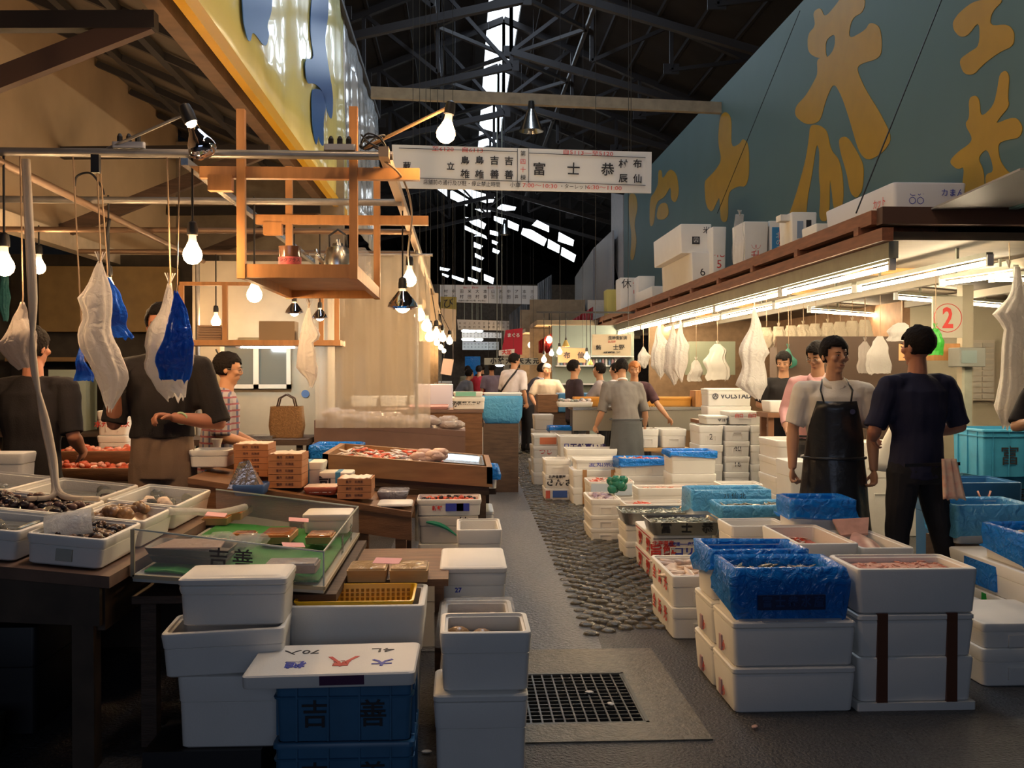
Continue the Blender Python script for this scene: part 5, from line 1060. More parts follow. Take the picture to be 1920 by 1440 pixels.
b = MB(); b.ell((-.01, .06, .15), (.04, .032, .025), 10, 7); tag(b.build('clam', mat('tan_clam2', (.50, .33, .20), .25, noise_amt=.3, nscale=40), loc=o.location, smooth='all'), 'paler clam, right one in the nearest aisle-side box', 'shellfish')
nt = tag(MB().loops([rr(.20, .07, .003, 0, 1), rr(.20, .07, .003, .002, 1)]).build('price_note', WHITEP, loc=(o.location.x+.05, o.location.y-.05, tz+.168), rot=(R(8), 0, R(3))), 'white price note with black figures floating in the clam box', 'price card'); txt('1100円', .05, INK, nt, (0, 0, .003), (0, 0, 0), bold=.001)
o = foam('foam_box', -.09, .215, 4.05, 4.48, 0, .30, 'foam box under the bubble-wrapped one by the aisle', handle=None, open_=False)
o = foam('foam_box', -.09, .215, 4.05, 4.48, .301, .49, 'foam box in bubble wrap with clams, second along the aisle', handle=None, liner=(CLEARF, .12, 73))
heap('clam_pile', o, BRN, 'grey-brown clams in the bubble-wrapped box', 'shellfish', 16, 'shell', .62, .01, seed=74, size=.06, m2=FLESH)
o = foam('foam_box', -.10, .205, 4.62, 5.14, 0, .37, 'plain foam box supporting the lidded one along the aisle', handle=None, open_=False)
o = foam('foam_box', -.10, .205, 4.62, 5.14, .371, .61, 'foam box with raised clouded lid and a small blue number, third along the aisle', lid=True); mark(o, '27', .03, INKB, -.07, .13)
o = foam('foam_box', -.03, .215, 5.38, 5.80, 0, .45, 'foam box supporting the small open one along the aisle', handle=None, open_=False)
o = foam('foam_box', -.03, .215, 5.38, 5.80, .451, .66, 'small empty open foam box, fourth along the aisle', wall=.02)
x0, x1 = AY(784, 960, 6.02).x, AY(903, 960, 6.02).x
o = foam('carton', x0, x1-.02, 6.0, 6.28, .0, .48, 'plain carton at the bottom of the green fish stack', m=FOAMD, open_=False, handle=None, cat='carton')
o = foam('carton', x0, x1-.02, 6.0, 6.28, .481, .645, 'grey-white carton printed with a green fish and black characters', m=mat('grey_card', (.50, .47, .44), .6), open_=False, handle=None, cat='carton')
mark(o, '特', .07, INK, .09, .12); mark(o, '静', .07, INK, .09, .05)
b = MB(); P_ = []
for k in range(15): a = k/14; P_.append((-.13+.20*a, -.1415, .13-.10*a + .025*math.sin(a*3.1)))
b.tube(P_, [.004+.016*math.sin(math.pi*min(1, (k/14)*1.05+.02))*(1-k/16) for k in range(15)], 6); b.build('fish_print', mat('green_print', (.02, .28, .16), .6), o)
o = foam('foam_box', x0-.01, x1, 5.99, 6.27, .646, .745, 'open foam box with a blue and red printed label and shellfish', wall=.016, handle=None)
patch(o, -.02, .12, .03, .075, INKB, name='label'); patch(o, .045, .085, .03, .075, INKR, name='label'); mark(o, 'いしめ', .045, WHITEP, .03, .052); mark(o, '新鮮', .03, INKR, -.07, .045)
heap('shellfish_pile', o, REDS, 'dark red shellfish in the blue-labelled box', 'shellfish', 40, 'shell', .85, .015, seed=76, size=.03, m2=BRN2, inset=.02)
# side boxes behind those
foam('foam_box', .02, .20, 6.42, 6.8, 0, .62, 'narrow tall foam box below the end of the long tray', handle=None, open_=False, lid=True)
foam('foam_box', -.38, -.12, 5.50, 5.85, 0, .40, 'foam box with dark openings beside the lidded aisle box', handle=None)
foam('foam_box', -.60, -.40, 5.0, 5.3, 0, .42, 'pinkish foam board standing under the urchin table', m=FOAMD, handle=None, open_=False)
tag(MB().box(-.90, -.70, 5.75, 5.78, 0, .62).build('foam_board', FOAMD, center=True), 'tall pale board leaning under the urchin table', 'board')
# ---- counters behind
CW = mat('counter_brown', (0.20, 0.115, 0.085), .5, noise_amt=.15)
t = empty('counter', (-.62, 9.2, 0), 'brown panelled counter behind the clear vinyl sheet', 'counter')
wedge(-1.28, .03, 8.86, 9.5, lambda x: 1.03 - .075*(x+.62), .05, CW, 'countertop', t); wedge(-1.28, .03, 8.86, 8.89, lambda x: .979 - .075*(x+.62), .62, CW, 'front_panel', t)
for x in (-1.24, -.01): MB().box(x+.62-.03, x+.62+.03, -.25, .25, 0, .9).build('leg', CW, t)
b = MB()
for k in range(60): x = rnd.uniform(-1.2, -.05); b.ell((x, rnd.uniform(8.95, 9.4), 1.03-.075*(x+.62)+rnd.uniform(.02, .07)), (.09, .05, .04), 7, 5)
tag(b.build('wrapped_fish', film('plastic_over_fish', (.55, .46, .42), .12, .2, bump=.8), smooth='all'), 'plastic-wrapped fish heaped on the counter behind the vinyl sheet', 'fish', kind='stuff')
t = empty('counter', (-.05, 10.7, 0), 'brown chest-like counter at the aisle edge with pink trays on it', 'counter')
MB().box(-.75, .26, -.3, .35, .0, 1.08).build('cabinet', WOOD, t); MB().box(-.76, .27, -.31, .36, 1.081, 1.11).build('countertop', CW, t)
o = foam('foam_box', -.10, .24, 10.45, 10.8, 1.112, 1.235, 'white foam box with small dark print on the chest-like counter', wall=.015, open_=False); mark(o, '水産物太平洋', .05, INK, -.02, .07); mark(o, '小', .06, INK, -.13, .05)
o = foam('foam_box', -.09, .22, 10.47, 10.8, 1.237, 1.29, 'shallow box with green paper on top of the small-print box', wall=.015); MB().box(-.13, .08, -.168, -.1, .012, .056).build('green_paper', mat('mint', (.20, .50, .38), .5), o)
foam('foam_tray', -.55, -.14, 10.45, 10.9, 1.112, 1.15, 'pink shallow foam tray of fillets on the chest-like counter', m=mat('pink_foam', (.72, .42, .42), .5), handle=None, wall=.01, cat='tray')
foam('foam_box', -.50, -.10, 11.2, 11.6, 0, 1.36, 'pale blue-lined crate behind the pink tray', m=mat('lavender_foam', (.50, .48, .60), .5), open_=False)
tag(MB().box(.27, .7, 12.55, 12.85, 0, .855).build('bag_stand', DWOOD, center=True), 'dark stand beneath the translucent light blue bag', 'stand')
t = tag(MB().loops([rr(.42, .3, .06, .0), rr(.50, .36, .1, .08), rr(.52, .38, .08, .30), rr(.50, .36, .05, .34)]).build('plastic_bag', LBLUEF, loc=(.50, 12.7, .86), smooth='all'), 'translucent light blue bag of water hanging at the aisle edge', 'bag')
foam('foam_box', .27, .75, 12.55, 12.9, 1.202, 1.24, 'flat white foam lid over the translucent blue bag', open_=False, groove=False, handle=None)
for i, (x0, z0, z1) in enumerate(((.30, 0, .30), (.30, .301, .55), (.36, .551, .80))): foam('foam_box', x0, x0+.42, 17.0, 17.4, z0, z1, ['bottom', 'middle', 'top'][i] + ' white foam box of the far stack at the left of the aisle')
# ---- clear vinyl sheet
b = MB(); vs = []; n = 40
for k in range(n+1):
    x = -1.25 + .98*k/n
    for z in (1.02, 1.4, 1.8, 2.25, 2.5): vs.append((x, 8.72 + .02*math.sin(k*.8) + .01*math.sin(k*2.1+z), z))
b.add(vs, [(k*5+j, (k+1)*5+j, (k+1)*5+j+1, k*5+j+1) for k in range(n) for j in range(4)])
tag(b.build('vinyl_sheet', film('vinyl_clear', (.72, .64, .52), .22, .5, clear=.58, bump=.6, bscale=9), center=True, smooth='all'), 'hanging clear vinyl sheet glinting in front of the brown counter', 'plastic sheet')
pipe((-1.30, 8.72, 2.5), (-.25, 8.72, 2.5), 'thin rod carrying the clear vinyl sheet', r=.012)
# ---- back panel wall with window, basket, shelf
PW = mat('grey_cream_panel', (0.50, 0.42, 0.30), .65, noise_amt=.25, nscale=2.5)
struct(MB().box(-2.55, -1.30, 9.75, 9.82, 0, 2.55).build('wall_office', PW))
struct(MB().box(-1.30, -1.22, 9.3, 9.82, 0, 2.5).build('trim_office_post', mat('post_grey', (.36, .33, .28), .6)))
t = empty('sliding_window', (-1.95, 9.72, 1.34), 'white-framed sliding window of the little office behind the plaid-shirted man', 'window')
for (x0, x1, z0, z1) in ((-.33, .33, 0, .04), (-.33, .33, .40, .44), (-.33, -.29, 0, .44), (.29, .33, 0, .44), (-.02, .03, 0, .44)): MB().box(x0, x1, -.03, .02, z0, z1).build('frame', mat('window_white', (.60, .55, .45), .5), t)
MB().box(-.29, .29, 0, .01, .04, .40).build('pane', mat('dim_pane', (.14, .14, .12), .1), t)
tube_light(AY(447, 648, 9.0), AY(558, 649, 9.0), 'cool white tube lamp over the sliding window of the little office', m=TUBEW, r=.022)
t = empty('wall_shelf', (-1.6, 8.6, 1.72), 'orange wooden shelf cabinet under the lamp frame, crowded with papers', 'shelf')
MB().box(-.75, .58, -.02, .35, .0, .045).build('shelf_board', OWOOD, t)
for x in (-.74, -.38, .42, .55): MB().box(x-.02, x+.02, -.02, .02, .045, .50).build('upright', OWOOD, t)
MB().box(-.75, .58, -.02, .02, .50, .53).build('top_rail', OWOOD, t)
for i in range(6): tag(MB().box(-2.22, -2.02, 8.62+.004*i, 8.85, 1.767+.021*i, 1.785+.021*i).build('paper_stack', mat('brown_paper', (.30, .18, .10), .6), center=True), 'brown paper bundle, ' + ['lowest', 'second', 'third', 'fourth', 'fifth', 'topmost'][i] + ' of the pile on the cabinet shelf', 'paper bundle', 'paper bundles on the cabinet shelf')
tag(MB().box(-1.72, -1.42, 8.7, 8.9, 1.767, 1.93).build('cardboard_box', mat('cardboard', (.28, .2, .12), .7), center=True), 'slanted brown box on the cabinet shelf', 'box')
tag(MB().box(-1.36, -1.20, 8.68, 8.9, 1.767, 1.86).build('magazine_pile', WHITEP, center=True), 'small pile of white magazines on the cabinet shelf', 'magazines')
b = MB(); b.loops([rr(.27, .16, .04, 0), rr(.30, .18, .04, .1), rr(.27, .15, .03, .27), rr(.25, .13, .03, .27), rr(.26, .14, .03, .02)])
wb = tag(b.build('wicker_basket', mat('wicker', (0.34, 0.18, 0.07), .6, noise_amt=.4, nscale=60, bump=.6, bscale=90), loc=(-1.52, 8.9, .93), smooth=True), 'brown woven basket with looped handles by the office wall', 'basket')
for dy in (-.05, .05): cb = [(-.08, dy, .26), (-.06, dy, .34), (0, dy, .375), (.06, dy, .34), (.08, dy, .26)]; MB().tube(cb, .007, 6).build('handle', DWOOD, wb, smooth='all')
tag(MB().box(-2.5, -1.3, 8.6, 9.3, .88, .929).box(-2.45, -2.4, 8.65, 8.7, 0, .88).box(-1.4, -1.35, 8.65, 8.7, 0, .88).box(-2.45, -2.4, 9.2, 9.25, 0, .88).box(-1.4, -1.35, 9.2, 9.25, 0, .88).build('side_table', DWOOD, center=True), 'dark side table under the woven basket', 'table')
tag(MB().box(-1.78, -1.60, 8.65, 8.85, .93, .955).build('scale_pan', STEEL, center=True), 'flat steel weighing pan left of the woven basket', 'scale')
b = MB(); b.lathe([(.002, 0), (.035, .002), (.038, .004)], n=16, axis=(0, -1, 0)); tag(b.build('round_sticker', mat('blue_sticker', (.08, .16, .34), .5), loc=(-1.49, 9.742, 1.29)), 'round blue and white sticker on the office wall', 'sticker')
# ---- deep left interior
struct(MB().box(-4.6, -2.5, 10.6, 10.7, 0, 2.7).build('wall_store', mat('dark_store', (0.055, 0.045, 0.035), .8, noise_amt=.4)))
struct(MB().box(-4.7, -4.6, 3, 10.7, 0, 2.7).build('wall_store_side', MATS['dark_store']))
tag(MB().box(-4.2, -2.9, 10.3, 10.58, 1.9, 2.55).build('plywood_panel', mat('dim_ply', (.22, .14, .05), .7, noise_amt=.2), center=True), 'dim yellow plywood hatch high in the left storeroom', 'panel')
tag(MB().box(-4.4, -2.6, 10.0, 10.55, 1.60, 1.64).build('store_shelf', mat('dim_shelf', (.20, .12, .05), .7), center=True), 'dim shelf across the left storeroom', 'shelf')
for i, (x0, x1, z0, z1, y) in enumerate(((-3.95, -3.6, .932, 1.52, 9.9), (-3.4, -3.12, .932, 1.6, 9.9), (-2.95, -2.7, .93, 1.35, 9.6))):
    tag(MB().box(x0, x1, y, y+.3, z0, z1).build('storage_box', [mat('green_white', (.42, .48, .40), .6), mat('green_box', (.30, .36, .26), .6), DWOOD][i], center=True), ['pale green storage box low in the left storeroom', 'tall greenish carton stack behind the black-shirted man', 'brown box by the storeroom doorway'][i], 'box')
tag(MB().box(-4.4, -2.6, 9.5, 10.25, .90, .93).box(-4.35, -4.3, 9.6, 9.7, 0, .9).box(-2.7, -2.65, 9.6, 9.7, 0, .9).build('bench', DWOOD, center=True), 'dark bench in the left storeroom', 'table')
b1 = foam('foam_box', -2.62, -2.40, 7.4, 7.7, .90, 1.04, 'lower foam box with grey print behind the red roe trays', open_=False); b2_ = foam('foam_box', -2.62, -2.40, 7.4, 7.7, 1.041, 1.22, 'upper foam box with red print behind the red roe trays', open_=False); mark(b2_, '水光　製氷', .05, INKR, 0, .08); 
tag(MB().box(-3.2, -1.9, 6.9, 7.85, .72, .76).box(-3.15, -3.1, 6.95, 7.0, 0, .72).box(-1.98, -1.93, 6.95, 7.0, 0, .72).box(-3.15, -3.1, 7.75, 7.8, 0, .72).box(-1.98, -1.93, 7.75, 7.8, 0, .72).build('fish_table', DWOOD, center=True), 'dark table with red roe trays between the two black-shirted men', 'table')
tag(MB().box(-2.65, -2.36, 7.38, 7.72, .761, .899).build('wooden_riser', DWOOD, center=True), 'dark riser under the printed foam boxes', 'riser')
for i, (z, y) in enumerate(((.762, 6.92), (.86, 7.15))):
    o = foam('wooden_tray', -2.85, -2.12, y, y+.22, z, z+.09, ['lower brown tray of red roe in front', 'upper brown tray of red roe behind'][i] + ' between the men', m=WOOD, handle=None, wall=.014, cat='tray'); 
    heap('roe_pile', o, mat('red_roe', (.70, .13, .06), .25, noise_amt=.4, nscale=50), ['red roe heaped in the lower front tray', 'orange-red roe heaped in the upper tray'][i], 'roe', 40, 'shell', 1.05, .03, seed=80+i, size=.05, m2=mat('pink_roe', (.75, .35, .25), .2), inset=.02)
tag(MB().box(-2.88, -2.09, 7.14, 7.38, .762, .859).build('wooden_riser', WOOD, center=True), 'brown riser under the upper roe tray', 'riser')
# ================================================================ PEOPLE
def skinmat(n, c): return mat(n, c, .5, noise_amt=.10, nscale=12, spec=.35)
SKIN = skinmat('tan_skin', (0.50, 0.26, 0.15)); SKIN2 = skinmat('ruddy_skin', (0.46, 0.20, 0.12))
HAIR = mat('black_hair', (0.012, 0.009, 0.008), .8, bump=.8, bscale=60, spec=.15)
def cloth(n, c, r=.85, a=.12): return mat(n, c, r, noise_amt=a, nscale=10, bump=.12, bscale=120, spec=.25)
def blob(name, m, mats, parent, vox, smooth=3, nz=0.0, nsc=9.0, cut=None):
    """join the overlapping closed pieces of builder m into ONE continuous surface"""
    me = bpy.data.meshes.new('tmp'); me.from_pydata(m.v, [], m.f)
    import bmesh
    b = bmesh.new(); b.from_mesh(me); bmesh.ops.recalc_face_normals(b, faces=b.faces); b.to_mesh(me); b.free()
    o = bpy.data.objects.new('tmp', me)
    r = o.modifiers.new('r', 'REMESH'); r.mode = 'VOXEL'; r.voxel_size = vox; r.use_smooth_shade = True
    s = o.modifiers.new('s', 'SMOOTH'); s.factor = .5; s.iterations = smooth
    out = evaluated_mesh(o); bpy.data.meshes.remove(me)
    out.name = name
    if nz:
        cs = [v.co.copy() for v in out.vertices]; ns = [v.normal.copy() for v in out.vertices]; fl = []
        for c, q in zip(cs, ns):
            n = noise.noise(c * nsc) + .5*noise.noise(Vector((c.x*nsc*2.3, c.y*nsc*2.3, c.z*nsc*1.2 + 7)))
            fl += list(c + q * (n * nz))
        out.vertices.foreach_set('co', fl); out.update()
    out.materials.clear(); out.materials.append(mats)
    ob = bpy.data.objects.new(name, out); COL.objects.link(ob); ob.parent = parent
    return ob
def etube(m, st, right, n=16, flat=True):
    """tube of ellipses: stations (centre, half width, half depth)"""
    L = []; right = Vector(right).normalized()
    for i, (c, rx, ry) in enumerate(st):
        c = Vector(c); d = (Vector(st[min(i+1, len(st)-1)][0]) - Vector(st[max(i-1, 0)][0])).normalized()
        x = (right - d*right.dot(d)).normalized(); y = d.cross(x)
        L.append([c + x*rx*math.cos(2*math.pi*k/n) + y*ry*math.sin(2*math.pi*k/n) for k in range(n)])
    m.loops(L)
def caps(m, a, ra, b_, rb, n=12):
    a = Vector(a); b_ = Vector(b_); d = (b_-a).normalized(); P = []; Q = []
    for k in (-.98, -.7, -.3): P.append(a + d*ra*k); Q.append(ra*math.sqrt(1-k*k))
    P += [a + (b_-a)*.3, a + (b_-a)*.7]; Q += [ra + (rb-ra)*.3 + .0, ra + (rb-ra)*.7]
    for k in (.3, .7, .98): P.append(b_ + d*rb*k); Q.append(rb*math.sqrt(1-k*k))
    m.tube(P, Q, n)
def ftube(m, pts, rs, n=14): m.tube(pts, rs, n)
def hand(m, w, d, palm_n, curl=.5, side=1, s=1.0):
    """w wrist, d hand direction, palm_n palm normal (towards which fingers curl)"""
    w = Vector(w); d = Vector(d).normalized(); pn = Vector(palm_n); pn = (pn - d*pn.dot(d)).normalized(); x = d.cross(pn) * side
    R3 = Matrix((x, d, pn)).transposed()
    m.ell(w + d*.045*s, (.040*s, .052*s, .018*s), 12, 8, R3)
    for i, (fx_, L) in enumerate(((-.030, .062), (-.010, .074), (.011, .070), (.030, .055))):
        b0 = w + d*.078*s + x*fx_*s; a1 = curl*1.0; a2 = curl*2.0; a3 = curl*2.9
        p1 = b0 + (d*math.cos(a1) + pn*math.sin(a1))*L*.45*s; p2 = p1 + (d*math.cos(a2) + pn*math.sin(a2))*L*.32*s; p3 = p2 + (d*math.cos(a3) + pn*math.sin(a3))*L*.25*s
        m.tube([b0 - d*.02*s, b0, p1, p2, p3], [.009*s, .0095*s, .009*s, .0082*s, .0062*s], 8)
    t0 = w + d*.028*s - x*.034*s; t1 = t0 + (d*.6 - x*.65 + pn*.35).normalized()*.034*s; t2 = t1 + (d*.85 + pn*(.4+curl*.3) + x*.1).normalized()*.030*s
    m.tube([w + d*.02*s - x*.015*s, t0, t1, t2], [.013*s, .0125*s, .0105*s, .008*s], 8)
def person(label, loc, yaw, H=1.70, lean=0, side_lean=0, head=(0, 0), armR=None, armL=None, legs=None, shirt=None, sleeve=.55, trouser=None, apron=None, apron_bib=True, hair=HAIR, skin=SKIN, vox=.009, broad=1.0,
           collar=None, glasses=False, face=True, vest=None, hairlen=0, handcurl=(.5, .5), palm=(None, None), bald=0, group=None, apron_back=False, hem=None):
    s = H/1.70; t = empty('person', loc, label, 'person', group, yaw)
    V = Vector; hipc = V((0, 0, .93))*s; sp = V((math.sin(R(side_lean)), math.sin(R(lean)), math.cos(R(lean)))).normalized(); X = V((1, 0, 0)); X = (X - sp*X.dot(sp)).normalized()
    sh = hipc + sp*.475*s; nk = hipc + sp*.535*s; hd_dir = (sp + V((0, 0, .9))).normalized(); hc = nk + hd_dir*.155*s
    Hm = Matrix.Rotation(R(head[0]), 3, 'Z') @ Matrix.Rotation(R(head[1]*.8), 3, 'X')
    SR = sh + X*.185*s*broad - sp*.02; SL = sh - X*.185*s*broad - sp*.02
    def dflt(S, sg): return (S + V((.05*sg, .0, -.27))*s, S + V((.06*sg, .07, -.51))*s)
    aR = [V(q) for q in armR] if armR else dflt(SR, 1); aL = [V(q) for q in armL] if armL else dflt(SL, -1)
    lg = legs or (((.10, .02, .49), (.11, 0, .08)), ((-.10, .02, .49), (-.11, 0, .08)))
    lg = [[V(q)*s for q in l] for l in lg]
    # body: one continuous surface
    m = MB(); torso = [(hipc - sp*.08*s, .135*s, .085*s), (hipc, .150*s, .098*s), (hipc + sp*.14*s, .130*s, .092*s), (hipc + sp*.30*s, .152*s*broad, .105*s), (sh - sp*.03*s, .160*s*broad, .090*s), (sh + sp*.03*s, .09*s, .07*s)]
    etube(m, torso, X); caps(m, sh, .062*s, nk + hd_dir*.07*s, .053*s)
    q = lambda x, y, z: hc + Hm @ (V((x, y, z))*s)
    m.ell(hc + Hm @ (V((0, -.008, .022))*s), (.074*s, .094*s, .094*s), 18, 12, Hm); m.ell(q(0, .024, -.045), (.056*s, .062*s, .068*s), 16, 10, Hm)
    m.ell(q(0, .060, -.092), (.026*s, .022*s, .020*s), 10, 7, Hm)                     # chin
    m.ell(q(0, .070, .028), (.046*s, .019*s, .016*s), 10, 7, Hm)                      # brow
    m.tube([q(0, .086, .020), q(0, .099, -.005), q(0, .106, -.022)], [.008*s, .010*s, .0145*s], 8)   # nose
    for g in (-1, 1):
        m.ell(q(.012*g, .096, -.026), (.009*s, .010*s, .008*s), 8, 6, Hm); m.ell(q(.040*g, .064, -.018), (.024*s, .024*s, .020*s), 10, 7, Hm)
        m.ell(q(.076*g, -.008, -.008), (.010*s, .019*s, .031*s), 9, 7, Hm)
    m.ell(q(0, .084, -.052), (.024*s, .012*s, .007*s), 10, 6, Hm); m.ell(q(0, .082, -.064), (.020*s, .012*s, .008*s), 10, 6, Hm)
    for (S, (E, Wr), sg, cu, pl) in ((SR, aR, 1, handcurl[0], palm[0]), (SL, aL, -1, handcurl[1], palm[1])):
        caps(m, S, .052*s, E, .039*s); mid = E + (Wr - E)*.3; m.tube([E, mid, E + (Wr-E)*.7, Wr], [.038*s, .042*s, .033*s, .026*s], 12)
        d = (Wr - E).normalized(); hand(m, Wr, d, pl or V((-sg*.9, .35, 0)), cu, sg, s)
    for g, (K, A) in zip((1, -1), lg):
        hp = hipc + V((.088*g*s, 0, -.02)); caps(m, hp, .078*s, K, .052*s); m.tube([K, K + (A-K)*.3 + V((0, -.012, 0)), K + (A-K)*.75, A], [.052*s, .054*s, .04*s, .036*s], 12); caps(m, A, .034*s, A + V((.01*g, .13, -.035))*s, .026*s)
    body = blob('body', m, skin, t, vox, 2)
    # face details
    if face:
        e = MB()
        for g in (-1, 1): e.ell(q(.030*g, .0865, .004), (.0115*s, .0070*s, .0036*s), 10, 7, Hm)
        e.build('eye', mat('eye_white', (.45, .38, .33), .3), body, smooth='all')
        e = MB()
        for g in (-1, 1): e.ell(q(.030*g, .0915, .004), (.0052*s, .0035*s, .0034*s), 8, 6, Hm)
        e.build('iris', BLACK, body, smooth='all')
        e = MB()
        for g in (-1, 1): e.tube([q(.012*g, .093, .022), q(.030*g, .094, .027), q(.050*g, .082, .022)], [.0022*s, .0030*s, .0014*s], 6)
        for g in (-1, 1): e.tube([q(.016*g, .093, .006), q(.030*g, .096, .0095), q(.045*g, .087, .006)], [.0012*s, .0018*s, .001*s], 6)
        e.build('eyebrow', hair if hair is HAIR else mat('brown_brow', (.08, .04, .02), .6), body, smooth='all')
        MB().ell(q(0, .0935, -.058), (.022*s, .004*s, .0028*s), 10, 6, Hm).build('mouth', mat('lip_shadow', (.22, .06, .05), .5), body, smooth='all')
    # hair
    hb = MB(); n, k_ = 28, 18; cx = V((0, -.012, .030)); rd = V((.083, .101, .095)); idx = {}; vs = []; fs = []
    for j in range(k_+1):
        a = -math.pi/2 + math.pi*j/k_
        for i in range(n):
            th = 2*math.pi*i/n; p = V((rd.x*math.cos(a)*math.cos(th), rd.y*math.cos(a)*math.sin(th), rd.z*math.sin(a)))
            w = 1.015 + .10*noise.noise(V((p.x*32, p.y*32, p.z*32 + H*10))) + .05*noise.noise(p*90); vs.append(p*w + cx)
    def keep(c):
        if bald and c.z > .085: return False
        if c.y > .030 and c.z < .060 + .010*math.sin(c.x*60): return False
        if c.y > .0 and c.z < .035 and abs(c.x) > .05: return c.z > -.005 - hairlen
        return c.z > -.045 - hairlen + max(0, c.y)*1.0
    for j in range(k_):
        for i in range(n):
            f = (j*n+i, j*n+(i+1) % n, (j+1)*n+(i+1) % n, (j+1)*n+i); c = sum((vs[a_] for a_ in f), V())/4
            if keep(c): fs.append(f)
    hb.add([hc + Hm @ (v*s) for v in vs], fs); ho = hb.build('hair', hair, t, smooth='all', solid=.010*s)
    if glasses:
        g_ = MB()
        for g in (-1, 1): g_.tube([q(.031*g + .019*math.cos(a), .103, .002 + .014*math.sin(a)) for a in [2*math.pi*i/12 for i in range(13)]], .0014*s, 5); g_.tube([q(.050*g, .102, .004), q(.079*g, .04, .006), q(.080*g, -.0, .004)], .0014*s, 5)
        g_.tube([q(-.012, .103, .004), q(.012, .103, .004)], .0013*s, 5); g_.build('glasses', mat('glasses_frame', (.25, .22, .2), .3, .7), t)
    # shirt
    if shirt:
        m = MB(); o_ = .020*s
        st = [(hipc - sp*.10*s, .150*s+o_, .112*s+o_), (hipc + sp*.02*s, .152*s+o_, .108*s+o_), (hipc + sp*.16*s, .140*s+o_, .106*s+o_), (hipc + sp*.30*s, .158*s*broad+o_, .112*s+o_), (sh - sp*.05*s, .168*s*broad+o_*.9, .098*s+o_), (sh + sp*.020*s, .125*s, .080*s), (nk - sp*.006*s, .070*s, .066*s)]
        if hem is not None: st = [(hipc + sp*hem*s, .150*s+o_, .108*s+o_)] + st[2:]
        etube(m, st, X, 20)
        for S_ in (SR, SL): caps(m, nk - sp*.042*s + (S_-sh)*.12, .048*s, S_ + sp*.008, .062*s); caps(m, S_ + (sh-S_)*.25, .070*s, S_ + (hipc-S_)*.35 + (S_-sh)*.25, .060*s)
        for (S, (E, Wr)) in ((SR, aR), (SL, aL)):
            if sleeve <= 1: e = S + (E - S)*max(sleeve*1.45, .5) if sleeve < .69 else E; m.tube([S - (e-S)*.05, S + (e-S)*.2, S + (e-S)*.6, e], [.060*s, .070*s, .066*s, .066*s], 14); m.ell(S, (.066*s,)*3, 12, 8)
            else: caps(m, S, .062*s, E, .050*s); m.tube([E, E + (Wr-E)*.5, E + (Wr-E)*(sleeve-1)], [.052*s, .046*s, .042*s], 12)
        so = blob('shirt', m, shirt, t, vox, 6, nz=.011*s, nsc=8)
        if collar:
            c_ = MB(); L = []
            for z_, r_, w_ in ((-.03, .074, .070), (.010, .058, .060), (.013, .062, .064), (-.024, .094, .092)):
                L.append([nk + sp*z_*s + X*r_*s*math.cos(a) + sp.cross(X)*(-w_*s)*math.sin(a)*-1 - (sp*.040*s*max(0, math.sin(a))**2) for a in [2*math.pi*i/20 for i in range(20)]])
            c_.loops(L, False, False); c_.build('collar', collar, so, smooth='all', solid=.004)
    if vest:
        m = MB(); o_ = .034*s; etube(m, [(hipc - sp*.08*s, .150*s+o_, .112*s+o_), (hipc + sp*.16*s, .138*s+o_, .106*s+o_), (hipc + sp*.30*s, .158*s*broad+o_, .112*s+o_), (sh - sp*.04*s, .145*s+o_*.5, .098*s+o_), (sh + sp*.035*s, .09*s, .082*s)], X, 18)
        blob('vest', m, vest, t, vox, 2, nz=.005, nsc=9)
    m = MB(); o_ = .018*s; etube(m, [(hipc + sp*(.06 if hem is None else hem+.03)*s, .148*s+o_*.6, .104*s+o_*.6), (hipc - V((0, 0, .05*s)), .160*s+o_, .110*s+o_), (hipc - V((0, 0, .13*s)), .150*s+o_, .105*s+o_)], X, 18)
    for g, (K, A) in zip((1, -1), lg):
        hp = hipc + V((.085*g*s, 0, -.06)); m.tube([hp, hp + (K-hp)*.5, K, K + (A-K)*.5, A + V((0, 0, -.02))], [.098*s, .088*s, .073*s, .066*s, .064*s], 14)
    blob('trousers', m, trouser or cloth('black_trousers', (.016, .016, .02)), t, vox, 2, nz=.006*s, nsc=8)
    for g, (K, A) in zip((1, -1), lg):
        b_ = MB(); p = A + V((.01*g, .05, -.045))*s; b_.ell(p, (.050*s, .135*s, .045*s), 14, 8); b_.tube([A + V((0, -.01, -.04)), A + V((0, -.01, .09))], .052*s, 12); b_.build('boot', mat('rubber_boot', (.02, .02, .022), .3), t, smooth='all')
    if apron:
        am, z0, wang, bib = apron; vs = []; nu, nv = 22, 18; b_ = MB(); f0 = math.pi/2 if not apron_back else -math.pi/2
        for j in range(nv+1):
            tt = j/nv
            if bib and tt > .62: c = hipc + sp*((tt-.62)/.38*.40)*s; wa = wang*(1 - .52*((tt-.62)/.38)); rx, ry = (.150+.036)*s*(1+.04*broad), (.112+.036)*s
            else:
                k2 = (tt/.62) if bib else tt; z_ = z0*s + (hipc.z - z0*s)*k2; c = V((hipc.x, hipc.y, z_)); fl = (1-k2)*.05*s; wa = wang; rx, ry = (.150+.045)*s + fl, (.112+.045)*s + fl
                if not bib: c = c + V((0, 0, 0))
            for i in range(nu+1):
                a = f0 + wa*(i/nu*2-1); wv = 1 + .04*math.sin(a*9 + tt*3)*(1-tt) + .02*noise.noise(V((a*2, tt*6, H)))
                up = X*math.cos(a)*rx*wv; fw = (sp.cross(X) if (bib and tt > .62) else V((0, 1, 0)))*math.sin(a)*ry*wv; vs.append(c + up + fw)
        b_.add(vs, [(j*(nu+1)+i, j*(nu+1)+i+1, (j+1)*(nu+1)+i+1, (j+1)*(nu+1)+i) for j in range(nv) for i in range(nu)]); ao = b_.build('apron', am, t, smooth='all', solid=.005)
